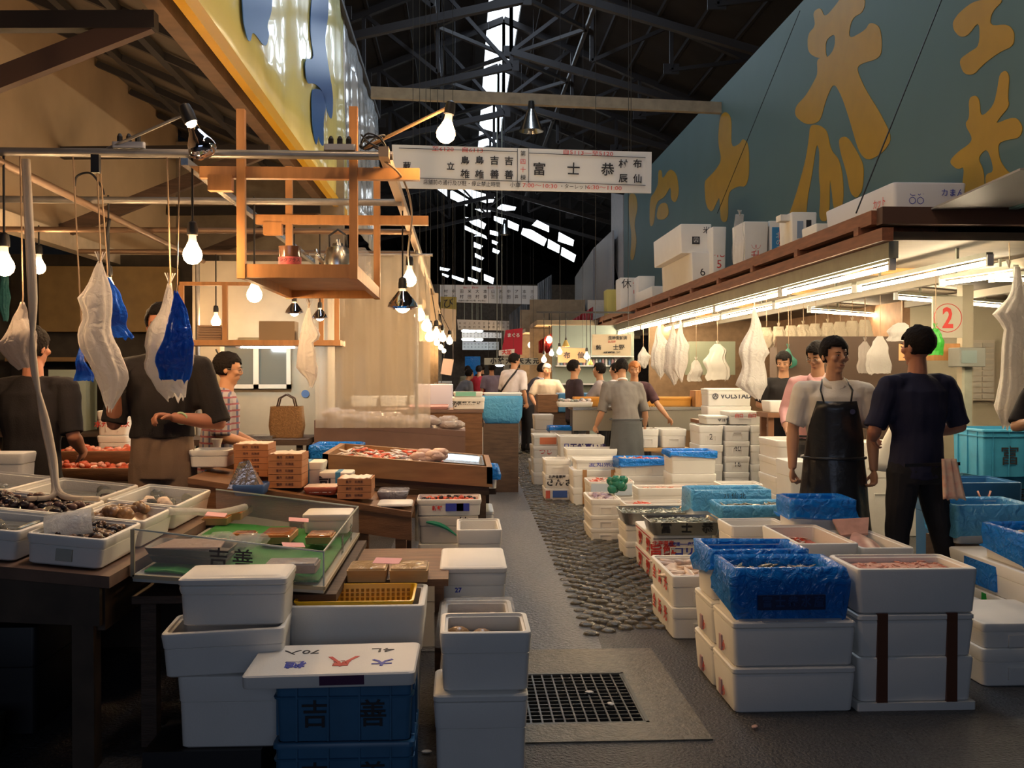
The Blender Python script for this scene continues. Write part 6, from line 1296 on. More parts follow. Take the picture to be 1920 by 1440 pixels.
        tie = MB(); tie.tube([hipc + X*math.cos(a)*.205*s + V((0, math.sin(a)*.163*s, .02)) for a in [2*math.pi*i/24 for i in range(25)]], .010*s, 6); tie.build('apron_tie', am, ao, smooth='all')
        if bib:
            for g in (-1, 1): MB().tube([hipc + sp*.40*s + X*.085*g*s + sp.cross(X)*.140*s, hipc + sp*.47*s + X*.10*g*s + sp.cross(X)*.10*s, hipc + sp*.535*s + X*.075*g*s + sp.cross(X)*.0], .006*s, 6).build('apron_strap', am, ao, smooth='all')
    return t, dict(hc=hc, nk=nk, sh=sh, hip=hipc, sp=sp, X=X)
RUB = mat('black_rubber', (0.014, 0.015, 0.018), .28, bump=.3, bscale=14)
NAVY = cloth('navy_shirt', (.020, .021, .045)); BLK = cloth('black_shirt', (.022, .019, .020))
# right-hand men in front
t, J = person('person in pale grey polo shirt and black rubber apron, one fist hanging', (2.43, 6.52, 0), R(180-12), 1.685, lean=3, head=(24, -4), armL=((.0, 0, 0), (0, 0, 0)) and ((-.245, .0, 1.12), (-.245, .05, .86)), armR=((.26, .03, 1.13), (.27, .09, .87)),
    shirt=cloth('polo_grey', (.72, .66, .56)), sleeve=.62, collar=MATS['polo_grey'], apron=(RUB, .35, 1.45, True), vox=.0055, handcurl=(1.0, .8), broad=1.08, trouser=cloth('dark_trousers', (.02, .02, .03)))
MB().lathe([(.0, 0), (.017, 0), (.017, .003)], n=16, axis=(0, 1, 0)).build('chest_badge', mat('badge_navy', (.03, .03, .08), .5), t, loc=(-.095, .152, 1.245))
t, J = person('person in navy T-shirt and black trousers seen from behind, hands in front', (2.80, 6.12, 0), R(14), 1.735, lean=-1, head=(12, -4), armR=((.31, -.02, 1.16), (.20, .19, 1.10)), armL=((-.30, .0, 1.15), (-.16, .20, 1.08)),
    shirt=NAVY, sleeve=.66, vox=.0065, broad=1.12, legs=(((.17, -.02, .50), (.24, -.10, .08)), ((-.10, .04, .49), (-.12, .02, .08))), skin=SKIN2)
MB().box(-.20, .20, -.152, -.148, .93, .95).build('waist_seam', BLACK, t); MB().box(-.03, .05, -.165, -.158, .84, .862).build('paper_slip', mat('paper_slip', (.6, .5, .42), .6), t, loc=(-.09, .0, .03), rot=(0, R(14), 0))
b = MB(); vs = []
for j in range(13):
    for i in range(9): x = (i/8-.5)*(.085 + .05*j/12); vs.append((x, -.012*math.sin(i*1.9) - .006*j, -.235*j/12 + .008*math.sin(i*2.2)*(j/12)))
b.add(vs, [(j*9+i, j*9+i+1, (j+1)*9+i+1, (j+1)*9+i) for j in range(12) for i in range(8)])
tag(b.build('hand_towel', mat('stained_towel', (.66, .52, .38), .8, noise_amt=.35, nscale=18, col2=(.60, .28, .20)), loc=(2.80+.13, 6.12-.155, .975), solid=.01, smooth='all'), 'stained white hand towel hanging from the waist of the navy T-shirt man', 'towel')
t, J = person('person in pink shirt and glasses looking down, reaching to the boxes', (3.02, 8.45, 0), R(155), 1.715, lean=8, head=(-25, -28), armR=((.27, .08, 1.17), (.22, .32, 1.02)), armL=((-.24, .06, 1.15), (-.16, .28, .98)),
    shirt=cloth('pink_shirt', (.78, .42, .40)), sleeve=1.75, collar=MATS['pink_shirt'], glasses=True, vox=.009, apron=(RUB, .4, 1.3, False))
t, J = person('person in black short-sleeved shirt with folded forearms behind the printed box', (3.50, 10.9, 0), R(170), 1.68, lean=6, head=(-18, -20), armR=((.26, .05, 1.14), (.05, .24, 1.10)), armL=((-.24, .10, 1.16), (-.24, .22, 1.28)), shirt=BLK, sleeve=.62, vox=.010, hairlen=.01)
t, J = person('person in grey shirt and dark grey apron leaning over boxes, back turned', (1.98, 12.15, 0), R(4), 1.66, lean=24, head=(-4, -42), armR=((.27, .14, 1.00), (.29, .22, .84)), armL=((-.27, .14, 1.00), (-.32, .22, .84)),
    shirt=cloth('grey_shirt', (.20, .18, .165)), sleeve=.66, apron=(cloth('grey_apron', (.10, .105, .11)), .35, 1.25, False), apron_back=True, vox=.009, handcurl=(1.1, 1.1), broad=1.1)
MB().lathe([(.066, 0), (.07, .01), (.066, .02)], J['nk'], 18, axis=J['sp'], cap0=False, cap1=False).build('white_collar', WHITEP, t, smooth='all')
person('person with orange-dyed hair behind the grey-shirted man, arm stretched right', (2.27, 13.3, 0), R(178), 1.60, lean=6, head=(-8, -12), armL=((-.29, .12, 1.08), (-.42, .22, .90)), armR=((.2, .1, 1.05), (.14, .2, .9)), shirt=cloth('patterned_blouse', (.10, .05, .06), a=.6), sleeve=.6, hair=mat('orange_hair', (.42, .14, .03), .5, bump=.4, bscale=60), hairlen=.02, vox=.011, apron=(RUB, .4, 1.3, True))
# left-hand men
t, J = person('person in black T-shirt seen from behind at far left, short dark hair', (-2.50, 6.02, 0), R(-10), 1.72, lean=2, head=(-12, -6), armR=((.27, -.02, 1.13), (.20, .19, 1.03)), armL=((-.31, .02, 1.12), (-.30, .18, .93)), shirt=BLK, sleeve=.66, vox=.0075, broad=1.12, skin=SKIN2, face=False)
t, J = person('person in black shirt and khaki trousers, face hidden behind the hanging blue bag', (-1.76, 6.06, 0), R(178), 1.86, lean=0, head=(10, -8), armR=((.27, .04, 1.20), (.215, .17, 1.42)), armL=((-.335, .02, 1.20), (-.11, .17, 1.24)), shirt=BLK, sleeve=.92, trouser=cloth('khaki_trousers', (.20, .135, .095)), vox=.0075, broad=1.1, hem=.09, skin=SKIN2, handcurl=(.85, .9), palm=(Vector((-.3, .6, 0)), Vector((-.1, .2, -1))))
MB().tube([(-.155+.033*math.cos(a), .152+.033*math.sin(a)*.4, 1.232+.033*math.sin(a)) for a in [2*math.pi*i/16 for i in range(17)]], .006, 6).build('wristband', mat('pale_green_band', (.45, .6, .35), .5), t)
b = MB(); b.lathe([(.026, 0), (.028, .01), (.028, .09), (.012, .12), (.012, .14)], n=14); tag(b.build('bottle', mat('bottle_plastic', (.65, .6, .6), .1, coat=.5), loc=(-1.76-.235, 6.06-.235, 1.46), smooth=True), 'small clear bottle held up beside the left white and blue bag', 'bottle')
PL = bpy.data.materials.new('plaid_cloth'); PL.use_nodes = True; _nt = PL.node_tree; _b = _nt.nodes['Principled BSDF']; _b.inputs['Roughness'].default_value = .85
_tc = _nt.nodes.new('ShaderNodeTexCoord'); _w = [_nt.nodes.new('ShaderNodeTexWave') for _ in range(2)]
for w_, dr in zip(_w, 'YZ'): w_.bands_direction = dr; w_.inputs['Scale'].default_value = 7; _nt.links.new(_tc.outputs['Object'], w_.inputs[0])
_m1 = _nt.nodes.new('ShaderNodeMixRGB'); _m1.inputs[1].default_value = (.34, .30, .30, 1); _m1.inputs[2].default_value = (.10, .11, .20, 1); _r = _nt.nodes.new('ShaderNodeMath'); _r.operation = 'GREATER_THAN'; _r.inputs[1].default_value = .8; _nt.links.new(_w[0].outputs['Fac'], _r.inputs[0]); _nt.links.new(_r.outputs[0], _m1.inputs[0])
_m2 = _nt.nodes.new('ShaderNodeMixRGB'); _m2.inputs[2].default_value = (.26, .07, .09, 1); _r2 = _nt.nodes.new('ShaderNodeMath'); _r2.operation = 'GREATER_THAN'; _r2.inputs[1].default_value = .82; _nt.links.new(_w[1].outputs['Fac'], _r2.inputs[0]); _nt.links.new(_r2.outputs[0], _m2.inputs[0]); _nt.links.new(_m1.outputs[0], _m2.inputs[1]); _nt.links.new(_m2.outputs[0], _b.inputs['Base Color'])
t, J = person('person in plaid shirt and glasses in profile, working at the left stall', (-1.72, 7.15, 0), R(-82), 1.60, lean=9, head=(-2, -10), armR=((.20, .06, 1.06), (.10, .26, 1.00)), armL=((-.22, .08, 1.06), (-.10, .27, .99)), shirt=PL, sleeve=.66, collar=PL, glasses=True, vox=.009, trouser=cloth('blue_trousers', (.05, .07, .13)), handcurl=(.8, .8))
MB().tube([J['hc'] + Vector((-.07, -.02, .0)), J['hc'] + Vector((-.085, -.09, .14))], .006, 6).build('pencil', BLACK, t)
# people along the aisle
t, J = person('person in white shirt with a black shoulder strap walking up the aisle', (.87, 18.3, 0), R(-40), 1.80, lean=12, head=(-25, -12), shirt=cloth('white_shirt', (.66, .62, .64)), sleeve=.9, trouser=cloth('grey_trousers', (.13, .12, .12)), vox=.013, broad=1.1, armR=((.27, .05, 1.16), (.26, .14, .94)))
MB().tube([J['sh'] + Vector((.10, .0, .07)), Vector((.09, -.17, 1.30))*1.03, Vector((-.10, -.165, 1.12)), Vector((-.2, -.08, 1.0))], .018, 6).build('shoulder_strap', BLACK, t, smooth='all')
t, J = person('person in dark vest stooping to the right, white cloth at the hip', (1.20, 18.75, 0), R(-70), 1.70, lean=32, head=(-10, -15), shirt=MATS['white_shirt'], vest=cloth('dark_vest', (.06, .055, .065)), sleeve=.66, vox=.013, broad=1.05, armR=((.22, .42, 1.05), (.16, .55, .85)), armL=((-.2, .42, 1.05), (-.12, .55, .85)))
MB().box(-.06, .05, -.20, -.17, .72, .93).build('hip_cloth', MATS['white_shirt'], t, loc=(.04, 0, 0), bevel=.01)
person('person in cream shirt and cap facing the camera behind a blue tank', (1.45, 17.2, 0), R(176), 1.60, head=(5, -14), shirt=cloth('cream_shirt', (.62, .52, .40)), sleeve=.66, vox=.014, hair=mat('grey_cap', (.18, .17, .16), .7), armR=((.28, .05, 1.1), (.2, .25, .95)), armL=((-.28, .05, 1.1), (-.2, .25, .95)))
person('person in dark polo shirt in profile by the white plank sign', (1.64, 14.75, 0), R(-75), 1.63, head=(0, -4), shirt=cloth('plum_shirt', (.05, .035, .045)), sleeve=.64, vox=.012, glasses=True, face=True)
person('person in grey vest turned left before the glass shelves', (2.16, 15.3, 0), R(70), 1.60, lean=8, shirt=cloth('lilac_shirt', (.34, .28, .28)), vest=cloth('grey_vest', (.10, .095, .10)), sleeve=.66, vox=.013, armR=((.2, .2, 1.08), (.14, .42, 1.02)), armL=((-.2, .2, 1.08), (-.12, .42, 1.02)))
person('person in white shirt half hidden behind the grey-vested one', (2.42, 15.9, 0), R(60), 1.60, shirt=MATS['white_shirt'], sleeve=.7, vox=.015, face=False)
person('person in grey-violet shirt seen from behind, far up the aisle', (.70, 23.8, 0), R(10), 1.66, shirt=cloth('violet_grey_shirt', (.22, .18, .24)), sleeve=.66, vox=.017, face=False)
person('person in red shirt small in the far aisle', (.45, 26.5, 0), R(-30), 1.62, shirt=cloth('red_shirt', (.40, .03, .05)), sleeve=.7, vox=.018, face=False)
person('person in dark green coat small in the far aisle, left of the red shirt', (.15, 27.2, 0), R(20), 1.62, shirt=cloth('moss_coat', (.12, .13, .11)), sleeve=1.8, vox=.018, face=False)
person('person in grey shirt bending over a far left counter', (-.12, 22.5, 0), R(-60), 1.62, lean=35, shirt=cloth('slate_shirt', (.16, .16, .18)), sleeve=.8, vox=.017, face=False)
person('person in dark clothing farthest up the aisle', (.62, 31, 0), R(10), 1.68, shirt=BLK, sleeve=1.8, vox=.02, face=False)
person('person in black cut off by the right edge of the frame', (3.93, 6.45, 0), R(150), 1.66, shirt=BLK, sleeve=.66, vox=.010, armR=((.27, .10, 1.14), (.15, .26, 1.18)))
# ================================================================ HANGING BAGS AND CLUTTER
def bag(u, vt, vb, wpx, y, m, label, prof=None, seed=1, skew=0.0, top=None, topy=None, depth=.35, name='plastic_bag', cat='plastic bag', pleat=.16, group=None):
    """bunch of thin bags pinched at the top; prof = [(t, left, right)] in fractions of the width"""
    a = AY(u, vt, y); c = AY(u, vb, y); h = a.z - c.z; w = wpx / spx(y); n = 44; rnd = random.Random(seed)
    prof = prof or [(0, -.03, .03), (.12, -.12, .12), (.35, -.30, .28), (.65, -.46, .44), (.88, -.5, .42), (1, -.30, .2)]
    L = []; rows = 20
    for j in range(rows+1):
        t = j/rows
        for k in range(len(prof)-1):
            if prof[k][0] <= t <= prof[k+1][0] + 1e-6: f = (t-prof[k][0])/(prof[k+1][0]-prof[k][0]); l = prof[k][1] + (prof[k+1][1]-prof[k][1])*f; r = prof[k][2] + (prof[k+1][2]-prof[k][2])*f; break
        jt = noise.noise(Vector((seed*3.7, t*3.1, 0)))*.16*min(1, t*4)*w; cx = (l+r)/2*w + skew*t*w + jt; rx = max((r-l)/2*w*(1 + .22*noise.noise(Vector((seed*1.3, t*4, 5)))), .004); row = []
        for i in range(n):
            th = 2*math.pi*i/n; q = 1 + pleat*(math.sin(th*7 + seed)*.6 + math.sin(th*11 + seed*2 + t*2)*.5)*min(1, t*3) + .16*noise.noise(Vector((math.cos(th)*2+seed, math.sin(th)*2, t*3)))
            dz = (.05*h*math.sin(th*5+seed)*noise.noise(Vector((th, seed, 1)))*2 if t > .85 else 0)
            row.append((cx + rx*q*math.cos(th), rx*depth*q*math.sin(th) + .01*math.sin(t*9), -h*t + dz))
        L.append(row)
    b = MB(); b.loops(L, True, False)
    o = b.build(name, m, loc=a, smooth='all'); tag(o, label, cat, group)
    hk = MB(); hk.tube([(0, 0, -.01), (.004, 0, .03), (0, (topy or y) - y, (top if top else a.z+.08) - a.z)], .004, 5); hk.build('hook', MATS['tan_cord'], o)
    if seed % 2: 
        k_ = MB(); 
        for q in range(5): k_.tube([(0, 0, -.01), ((q-2)*.012, .004*q, .05)], .003, 4)
        k_.build('tied_ends', m, o)
    return o
BLUEB = film('blue_bag_film', (0.01, 0.09, 0.55), .14, .3, bump=.7)
o = bag(187, 490, 765, 96, 5.24, WHITEF, 'bunch of white plastic bags, left one before the black-shirted men', prof=[(0, -.04, .04), (.12, -.25, .10), (.25, -.50, .16), (.38, -.22, .26), (.6, -.30, .42), (.82, -.18, .38), (1, .12, .24)], seed=3, top=SH+.01, topy=5.2, depth=.3)
o = bag(200, 520, 632, 84, 5.30, BLUEB, 'deep blue bag corner sticking out right of the left white bunch', prof=[(0, -.05, .05), (.5, -.05, .38), (1, .12, .55)], seed=4, top=SH+.01, topy=5.2, depth=.2)
o = bag(152, 640, 714, 36, 5.30, BLUEB, 'small blue bag hanging low at the left of the left white bunch', prof=[(0, -.05, .05), (.5, -.2, .2), (1, -.4, .55)], seed=6, top=SH+.01, topy=5.2, depth=.4)
o = bag(318, 530, 745, 92, 5.24, WHITEF, 'bunch of white bags behind the shiny blue one, right of centre left stall', prof=[(0, -.04, .04), (.15, -.15, .08), (.55, -.48, .42), (.72, -.46, .46), (1, -.06, .30)], seed=7, top=SH+.01, topy=5.2, depth=.25)
o = bag(330, 545, 712, 74, 5.12, BLUEB, 'shiny bright blue plastic bag hiding the face of the khaki-trousered man', prof=[(0, -.05, .03), (.2, -.16, .18), (.6, -.38, .45), (.8, -.46, .36), (1, -.40, .25)], seed=8, top=SH+.01, topy=5.2, depth=.3)
bag(42, 566, 690, 70, 5.22, GREYF, 'dull grey plastic bag on a bent hook at far left', prof=[(0, -.05, .05), (.3, -.28, .18), (.65, -.62, .36), (1, -.1, .3)], seed=10, top=SH+.01, topy=5.2)
bag(8, 515, 602, 22, 10.27, film('turquoise_film', (.12, .42, .42), .4, .4), 'turquoise bag strip at the left edge of the frame', prof=[(0, -.3, .3), (.5, -.4, .6), (1, -.2, .2)], seed=12, top=None)
bag(579, 575, 726, 42, 6.9, WHITEF, 'long white bag hanging below the timber shelf', prof=[(0, -.04, .04), (.2, -.25, .2), (.38, -.4, .52), (.45, -.4, .2), (.75, -.5, .36), (.92, -.05, .25), (1, .0, .12)], seed=13, top=2.03, topy=6.75)
for (u, vt, vb, w, y, l, s_) in ((1161, 625, 700, 30, 19.6, 'slim white bag hanging over the hunched grey-shirted man', 15), (1237, 605, 706, 38, 15.6, 'left one of the paired white bags above the orange trays', 16), (1262, 605, 720, 36, 14.6, 'middle crumpled white bag above the orange trays', 18), (1276, 603, 712, 34, 14.1, 'right one of the paired white bags above the orange trays', 19),
    (1414, 575, 748, 62, 10.55, 'large white bag hanging in front of the printed foam boxes', 20), (1206, 650, 690, 26, 17, 'small white bag behind the orange-haired person', 22)):
    bag(u, vt, vb, w, y, WHITEF, l, prof=[(0, -.04, .04), (.2, -.18, .16), (.42, -.35, .5), (.55, -.4, .36), (.8, -.46, .36), (1, -.02, .14)] if u != 1414 else [(0, -.03, .03), (.25, -.2, .18), (.5, -.34, .5), (.58, -.38, .34), (.85, -.46, .42), (1, .05, .2)], seed=s_, top=2.31)
for (u, vt, vb, w, l, s_) in ((1124, 628, 658, 8, 'left strip of white film under the front tube row', 24), (1140, 630, 664, 9, 'right strip of white film under the front tube row', 26)):
    bag(u, vt, vb, w, 3.05*FPX/(u-866), WHITEF, l, seed=s_, top=2.31)
bag(1892, 500, 796, 60, 7.2, WHITEF, 'tall twisted white bag at the right edge of the frame', prof=[(0, .2, .36), (.18, .1, .5), (.33, -.6, .55), (.36, -.1, .55), (.7, -.3, .5), (.9, -.45, .45), (1, -.2, .2)], seed=27, top=2.45, depth=.5)
bag(1754, 616, 666, 28, 9.5, film('green_film', (.06, .42, .05), .2, .3), 'bright green plastic bag hanging under the red number two', prof=[(0, -.2, .2), (.2, -.4, .4), (.8, -.5, .55), (1, -.45, .6)], seed=29, top=2.45)
bag(1478, 652, 690, 34, 12.6, film('teal_film', (.08, .30, .22), .3, .3), 'dark green bag above the head of the black-shirted man', seed=31, top=2.45)
for (u, vt, vb, w, y, l, s_) in ((1345, 645, 712, 46, 15.5, 'printed white apron hanging on the brown partition', 33), (1305, 675, 715, 26, 15.8, 'small white cloth hanging left of the printed apron', 35), (1650, 630, 700, 44, 11.5, 'white sack hanging behind the polo-shirted man', 36), (1690, 605, 640, 50, 11.8, 'loose net of white trays above the navy T-shirt man', 38), (1622, 640, 700, 30, 12, 'clear sack with black edge behind the polo-shirted man', 39)):
    bag(u, vt, vb, w, y, FOAMD if u == 1345 else GREYF if u == 1622 else WHITEF, l, prof=[(0, -.12, .12), (.15, -.34, .30), (.5, -.45, .42), (.9, -.52, .5), (1, -.40, .45)], seed=s_, top=2.45, depth=.12, name='hanging_cloth', cat='hanging cloth')
# row of net bags along the ceiling
for k in range(9):
    u = 1437 + k*23; bag(u, 614 + k*.4 - k*2.2, 652 - k*1.0, 30, 12.8, mat('beige_net', (.46, .38, .28), .8, bump=.5, bscale=60), 'beige net bag in the long row tied under the stall ceiling', prof=[(0, -.3, .3), (.3, -.45, .45), (.8, -.5, .5), (1, -.3, .3)], seed=40+k, top=2.45, name='net_bag', cat='net bag', group='row of beige net bags')
# number plate, meter, shelves and boards inside the right stall
sgn = tag(MB().box(4.98, 5.302, 10.5, 10.53, 1.86, 2.3).build('number_board', mat('cream_board', (.50, .45, .35), .6), center=True), 'cream board with a red circled number two inside the right stall', 'sign')
txt('2', .30, INKR, sgn, (0, -.017, .20), bold=.008, sx=.8); MB().tube([(.15*math.cos(a), -.017, .21+.15*math.sin(a)) for a in [2*math.pi*i/24 for i in range(25)]], .004, 5).build('red_ring', INKR, sgn)
tag(MB().box(5.30, 5.42, 10.5, 10.62, .0, 2.42).build('stall_post', mat('cream_post', (.36, .31, .22), .6), center=True), 'cream post right of the number two board', 'post')
tag(MB().box(4.70, 5.3, 10.55, 10.7, 1.62, 1.80).build('orange_board', OWOOD, center=True), 'orange wooden board below the number two', 'board')
mt = tag(MB().box(5.12, 5.40, 10.2, 10.45, 1.55, 1.75).build('scale_display', mat('grey_case', (.20, .20, .18), .5), bevel=.01, center=True), 'grey electronic scale display by the cream post', 'scale'); MB().box(-.12, .04, -.135, -.12, .04, .17).build('screen', mat('dull_screen', (.20, .25, .24), .3), mt)
MB().box(-.02, .06, 0, .06, -1.55, 0).build('stand', LGM, mt)
rk = tag(MB().box(6.68, 7.04, 13.08, 13.19, 1.12, 1.92).build('slip_rack', mat('rack_cream', (.46, .40, .32), .5), center=True), 'wall rack of paper slips on the cream wall', 'rack')
for k in range(10):
    for q in range(2): MB().box(-.16+q*.17, -.01+q*.17, -.075, -.056, .03+k*.075, .085+k*.075).build('slip', mat('slip_grey', (.40, .36, .30), .6), rk)
tag(MB().box(7.25, 7.6, 13.0, 13.19, 1.1, 1.75).build('orange_cabinet', OWOOD, center=True), 'orange wooden cabinet on the cream wall near the right edge', 'cabinet')
tag(MB().box(3.75, 4.5, 16.5, 16.9, 1.45, 2.0).build('wall_unit', mat('dim_green_unit', (.26, .28, .2), .5), center=True), 'cream control unit on the wall above the black-shirted man', 'appliance')
tag(MB().box(4.0, 5.8, 12.7, 13.0, 1.25, 1.95).build('dark_cupboard', mat('dark_cupboard', (.10, .06, .04), .6), center=True), 'dark cupboard behind the pink-shirted man', 'cupboard')
tag(MB().box(4.0, 5.8, 12.6, 13.1, .0, 1.249).build('wall_bench', DWOOD, center=True), 'dark bench under the cupboard behind the pink-shirted man', 'bench')
# counters and trays behind the grey-shirted man
t = empty('metal_counter', (2.4, 13.9, 0), 'long grey metal counter behind the middle foam boxes', 'counter')
MB().box(-.9, 1.55, -.25, .35, .98, 1.02).build('countertop', STEEL, t); MB().box(-.9, 1.55, -.24, -.21, .70, .98).build('front_panel', mat('dull_metal', (.30, .27, .22), .4, .4), t)
for x in (-.85, 1.5): MB().box(x-.03, x+.03, -.2, .3, 0, .98).build('leg', DARKM, t)
ORT = mat('orange_tray', (.62, .28, .05), .45)
for i, (x0, x1, l) in enumerate(((1.55, 1.98, 'orange wooden tray on the metal counter left of the grey-shirted man'), (2.35, 3.20, 'long orange wooden tray on the metal counter, right of the grey-shirted man'))):
    foam('wooden_tray', x0, x1, 13.95, 14.2, 1.021, 1.15, l, m=ORT, handle=None, wall=.02, cat='tray')
tag(MB().box(3.20, 3.92, 13.75, 14.1, 1.021, 1.24).build('orange_board', OWOOD, center=True), 'orange-brown board box left of the branded foam boxes', 'board')
o = foam('foam_box', 1.30, 1.78, 13.68, 13.93, 1.021, 1.09, 'shallow foam box of pale fish heads at the left of the metal counter', handle=None, wall=.015)
heap('fish_heads', o, SQUID, 'pale fish pieces piled in the shallow box on the counter', 'fish', 50, 'chunk', 1.1, .03, seed=90, size=.08, m2=SILV, inset=.02)
# volstad boxes
x0, x1, z1 = fx(1330, 1414, 724, 11.9); x0b = fx(1328, 1416, 745, 11.9)
t = tag(MB().box(x0-.1, x1+.9, 11.95, 12.45, .88, .92).box(x0-.05, x0, 12.0, 12.05, 0, .88).box(x1+.8, x1+.85, 12.0, 12.05, 0, .88).box(x0-.05, x0, 12.35, 12.4, 0, .88).box(x1+.8, x1+.85, 12.35, 12.4, 0, .88).build('work_table', mat('brown_table', (.22, .10, .05), .5), center=True), 'brown work table behind the handled foam columns', 'table')
vb = foam('foam_box', x0, x1, 12.0, 12.35, .921, 1.085, 'foam box with faint orange print under the branded one', open_=False, handle=None, groove=False); mark(vb, '― sustainable ―', .03, mat('orange_ink', (.7, .2, .04), .5), .05, .08)
vb = foam('foam_box', x0, x1, 12.0, 12.35, 1.086, 1.30, 'foam box printed with a round emblem and black brand lettering', open_=False, handle=None, lid=True); mark(vb, 'VOLSTAD', .085, mat('charcoal_ink', (.06, .06, .08), .5), .08, .12, bold=.003)
MB().tube([(-.17+.032*math.cos(a), -.1765, .12+.032*math.sin(a)) for a in [2*math.pi*i/20 for i in range(21)]], .005, 5).build('emblem_ring', MATS['charcoal_ink'], vb); txt('人', .045, MATS['charcoal_ink'], vb, (-.17, -.178, .12), bold=.002)
x0, x1, z1 = fx(1453, 1545, 752, 11.0)
tag(MB().box(x0-.05, x1+.1, 11.0, 11.4, z1-.17, z1-.125).box(x0, x0+.04, 11.05, 11.1, 0, z1-.17).box(x1, x1+.04, 11.05, 11.1, 0, z1-.17).build('side_bench', MATS['brown_table'], center=True), 'brown bench under the box with blue and red lettering', 'bench') if False else None
pb = foam('foam_box', 3.15, 3.72, 10.25, 10.55, 1.08, 1.20, 'flat foam box with blue and red lettering before the black-shirted man', open_=False, handle=None, groove=False); mark(pb, 'T', .09, INKB, -.12, .06, bold=.003); mark(pb, 'aigaZAN', .075, INKR, .06, .055, bold=.003)
tag(MB().box(3.12, 3.78, 10.2, 10.6, 1.03, 1.079).box(3.14, 3.2, 10.25, 10.3, 0, 1.03).box(3.7, 3.76, 10.25, 10.3, 0, 1.03).box(3.14, 3.2, 10.5, 10.55, 0, 1.03).box(3.7, 3.76, 10.5, 10.55, 0, 1.03).build('side_bench', MATS['brown_table'], center=True), 'brown bench under the box with blue and red lettering', 'bench')
# blue crates at the right
b = None
crate(4.40, 5.30, 8.3, 8.8, .30, .62, 'lower tall pale blue crate with black characters at the right', m=CRATEL, text='富士恭', ts=.17)
crate(4.32, 5.22, 8.2, 8.75, .625, 1.02, 'upper tall pale blue crate with black characters at the right', m=CRATEL, text='富 士 恭', ts=.17)
tag(MB().box(4.35, 5.3, 8.25, 8.8, 0, .295).build('crate_stand', DWOOD, center=True), 'dark stand under the tall pale blue crates', 'stand')
o = foam('blue_tub', 3.55, 4.15, 7.3, 7.8, 0, .68, 'deep blue plastic tub with a pinkish hook beside the navy T-shirt man', m=mat('tub_blue', (.03, .14, .34), .4), handle=None, wall=.02, cat='tub', depth=.25)
MB().tube([(-.05, -.26, .62), (.0, -.27, .50), (.05, -.26, .62)], .008, 6).build('hook', mat('pink_hook', (.6, .3, .25), .5), o, smooth='all')
foam('foam_box', 3.45, 4.2, 9.0, 9.4, .0, .86, 'pale grey tank with a white rim behind the blue tub', open_=False, m=FOAMD)
o = tag(MB().loops([[(x*(1-.25*t) + .12*t + .03*noise.noise(Vector((x*9, y*9, t*4))), y*.5, .72*t + .1*x) for x, y, _ in rr(.42, .16, .07, 0)] for t in (0, .1, .3, .5, .7, .9, 1)]).build('foam_sheet', mat('bright_white_sheet', (.85, .80, .70), .6), loc=(3.45, 7.95, .69), rot=(0, R(14), 0), smooth='all'), 'big soft white sheet swung up beside the navy T-shirt man', 'sheet')
# boxes on the storage loft
DK = 2.641
def lbox(label, uL, uR, vT, vB, y, dep, z0=None, **k):
    a, c = AY(uL, vB, y), AY(uR, vT, y); z0 = DK if z0 is None else z0
    return foam('foam_box', a.x, c.x, y, y+dep, z0, z0 + abs(AY(uL, vT, y).z - AY(uL, vB, y).z), label, handle=None, open_=False, groove=False, r=.012, **k)
o = lbox('foam box with black scrawl on the loft, under the one with a square tag', 1297, 1333, 464, 525, 13.2, 2.0); mark(o, 'カ\n6', .16, INK, .02, .25, bold=0)
zt = DK + o['_h']; o = lbox('foam box with a black square tag on top of the loft pile', 1276, 1334, 410, 465, 13.3, 1.9, z0=zt+.001); patch(o, -.05, .05, .12, .22, INK, name='tag'); mark(o, '米', .10, INK, .14, .3, bold=0); txt('囚', .07, WHITEP, o, (0, -.953, .17))
o = lbox('foam box with pink writing right of the tagged loft pile', 1336, 1362, 418, 525, 13.0, .8); mark(o, '蛤\n北\n5', .15, INKR, .0, .4, bold=0)
o = lbox('tall foam box with red handwriting beside the plastic wrap on the loft', 1395, 1441, 413, 500, 11.0, .5); mark(o, 'くり\n㊉\n升', .12, INKR, .0, .25, bold=0)
bag(1387, 402, 500, 28, 10.95, CLEARF, 'clear crumpled plastic wrap hanging before the red-lettered loft box', seed=61, prof=[(0, -.3, .3), (.3, -.4, .3), (.7, -.5, .4), (1, -.3, .3)], top=3.2)
o = lbox('foam box with a blue and red vertical label on the loft', 1442, 1480, 409, 498, 11.02, .45); patch(o, -.08, .00, .10, .45, mat('label_blue', (.05, .25, .55), .5), name='label'); patch(o, .0, .06, .10, .45, INKR, name='label'); txt('北の幸', .08, WHITEP, o, (0, -.228, .28), vert=True)
o = lbox('foam box with a small blue printed label on the loft', 1484, 1532, 412, 492, 9.75, .4); patch(o, -.07, -.01, .16, .33, mat('label_grey', (.25, .33, .45), .5), name='label'); patch(o, .02, .07, .22, .34, INK, name='label'); patch(o, .0, .05, .05, .10, INKR, name='label')
o = lbox('low foam box with red and blue labels next to the loft end', 1530, 1600, 432, 478, 9.2, .4); patch(o, .0, .05, .05, .12, INKR, name='label'); patch(o, -.06, -.02, .05, .12, INKB, name='label')
tag(MB().box(3.12, 3.25, 9.8, 9.95, 2.98, 3.04).build('small_carton', FOAM, center=True), 'small white packet lying on the loft boxes', 'packet')
o = foam('foam_box', 3.18, 3.74, 7.35, 8.75, DK+.001, 2.90, 'wide pale box with blue handwriting at the near end of the loft', handle=None, groove=False, r=.03, open_=False, m=mat('cool_foam', (.62, .64, .70), .5), taper=.02)
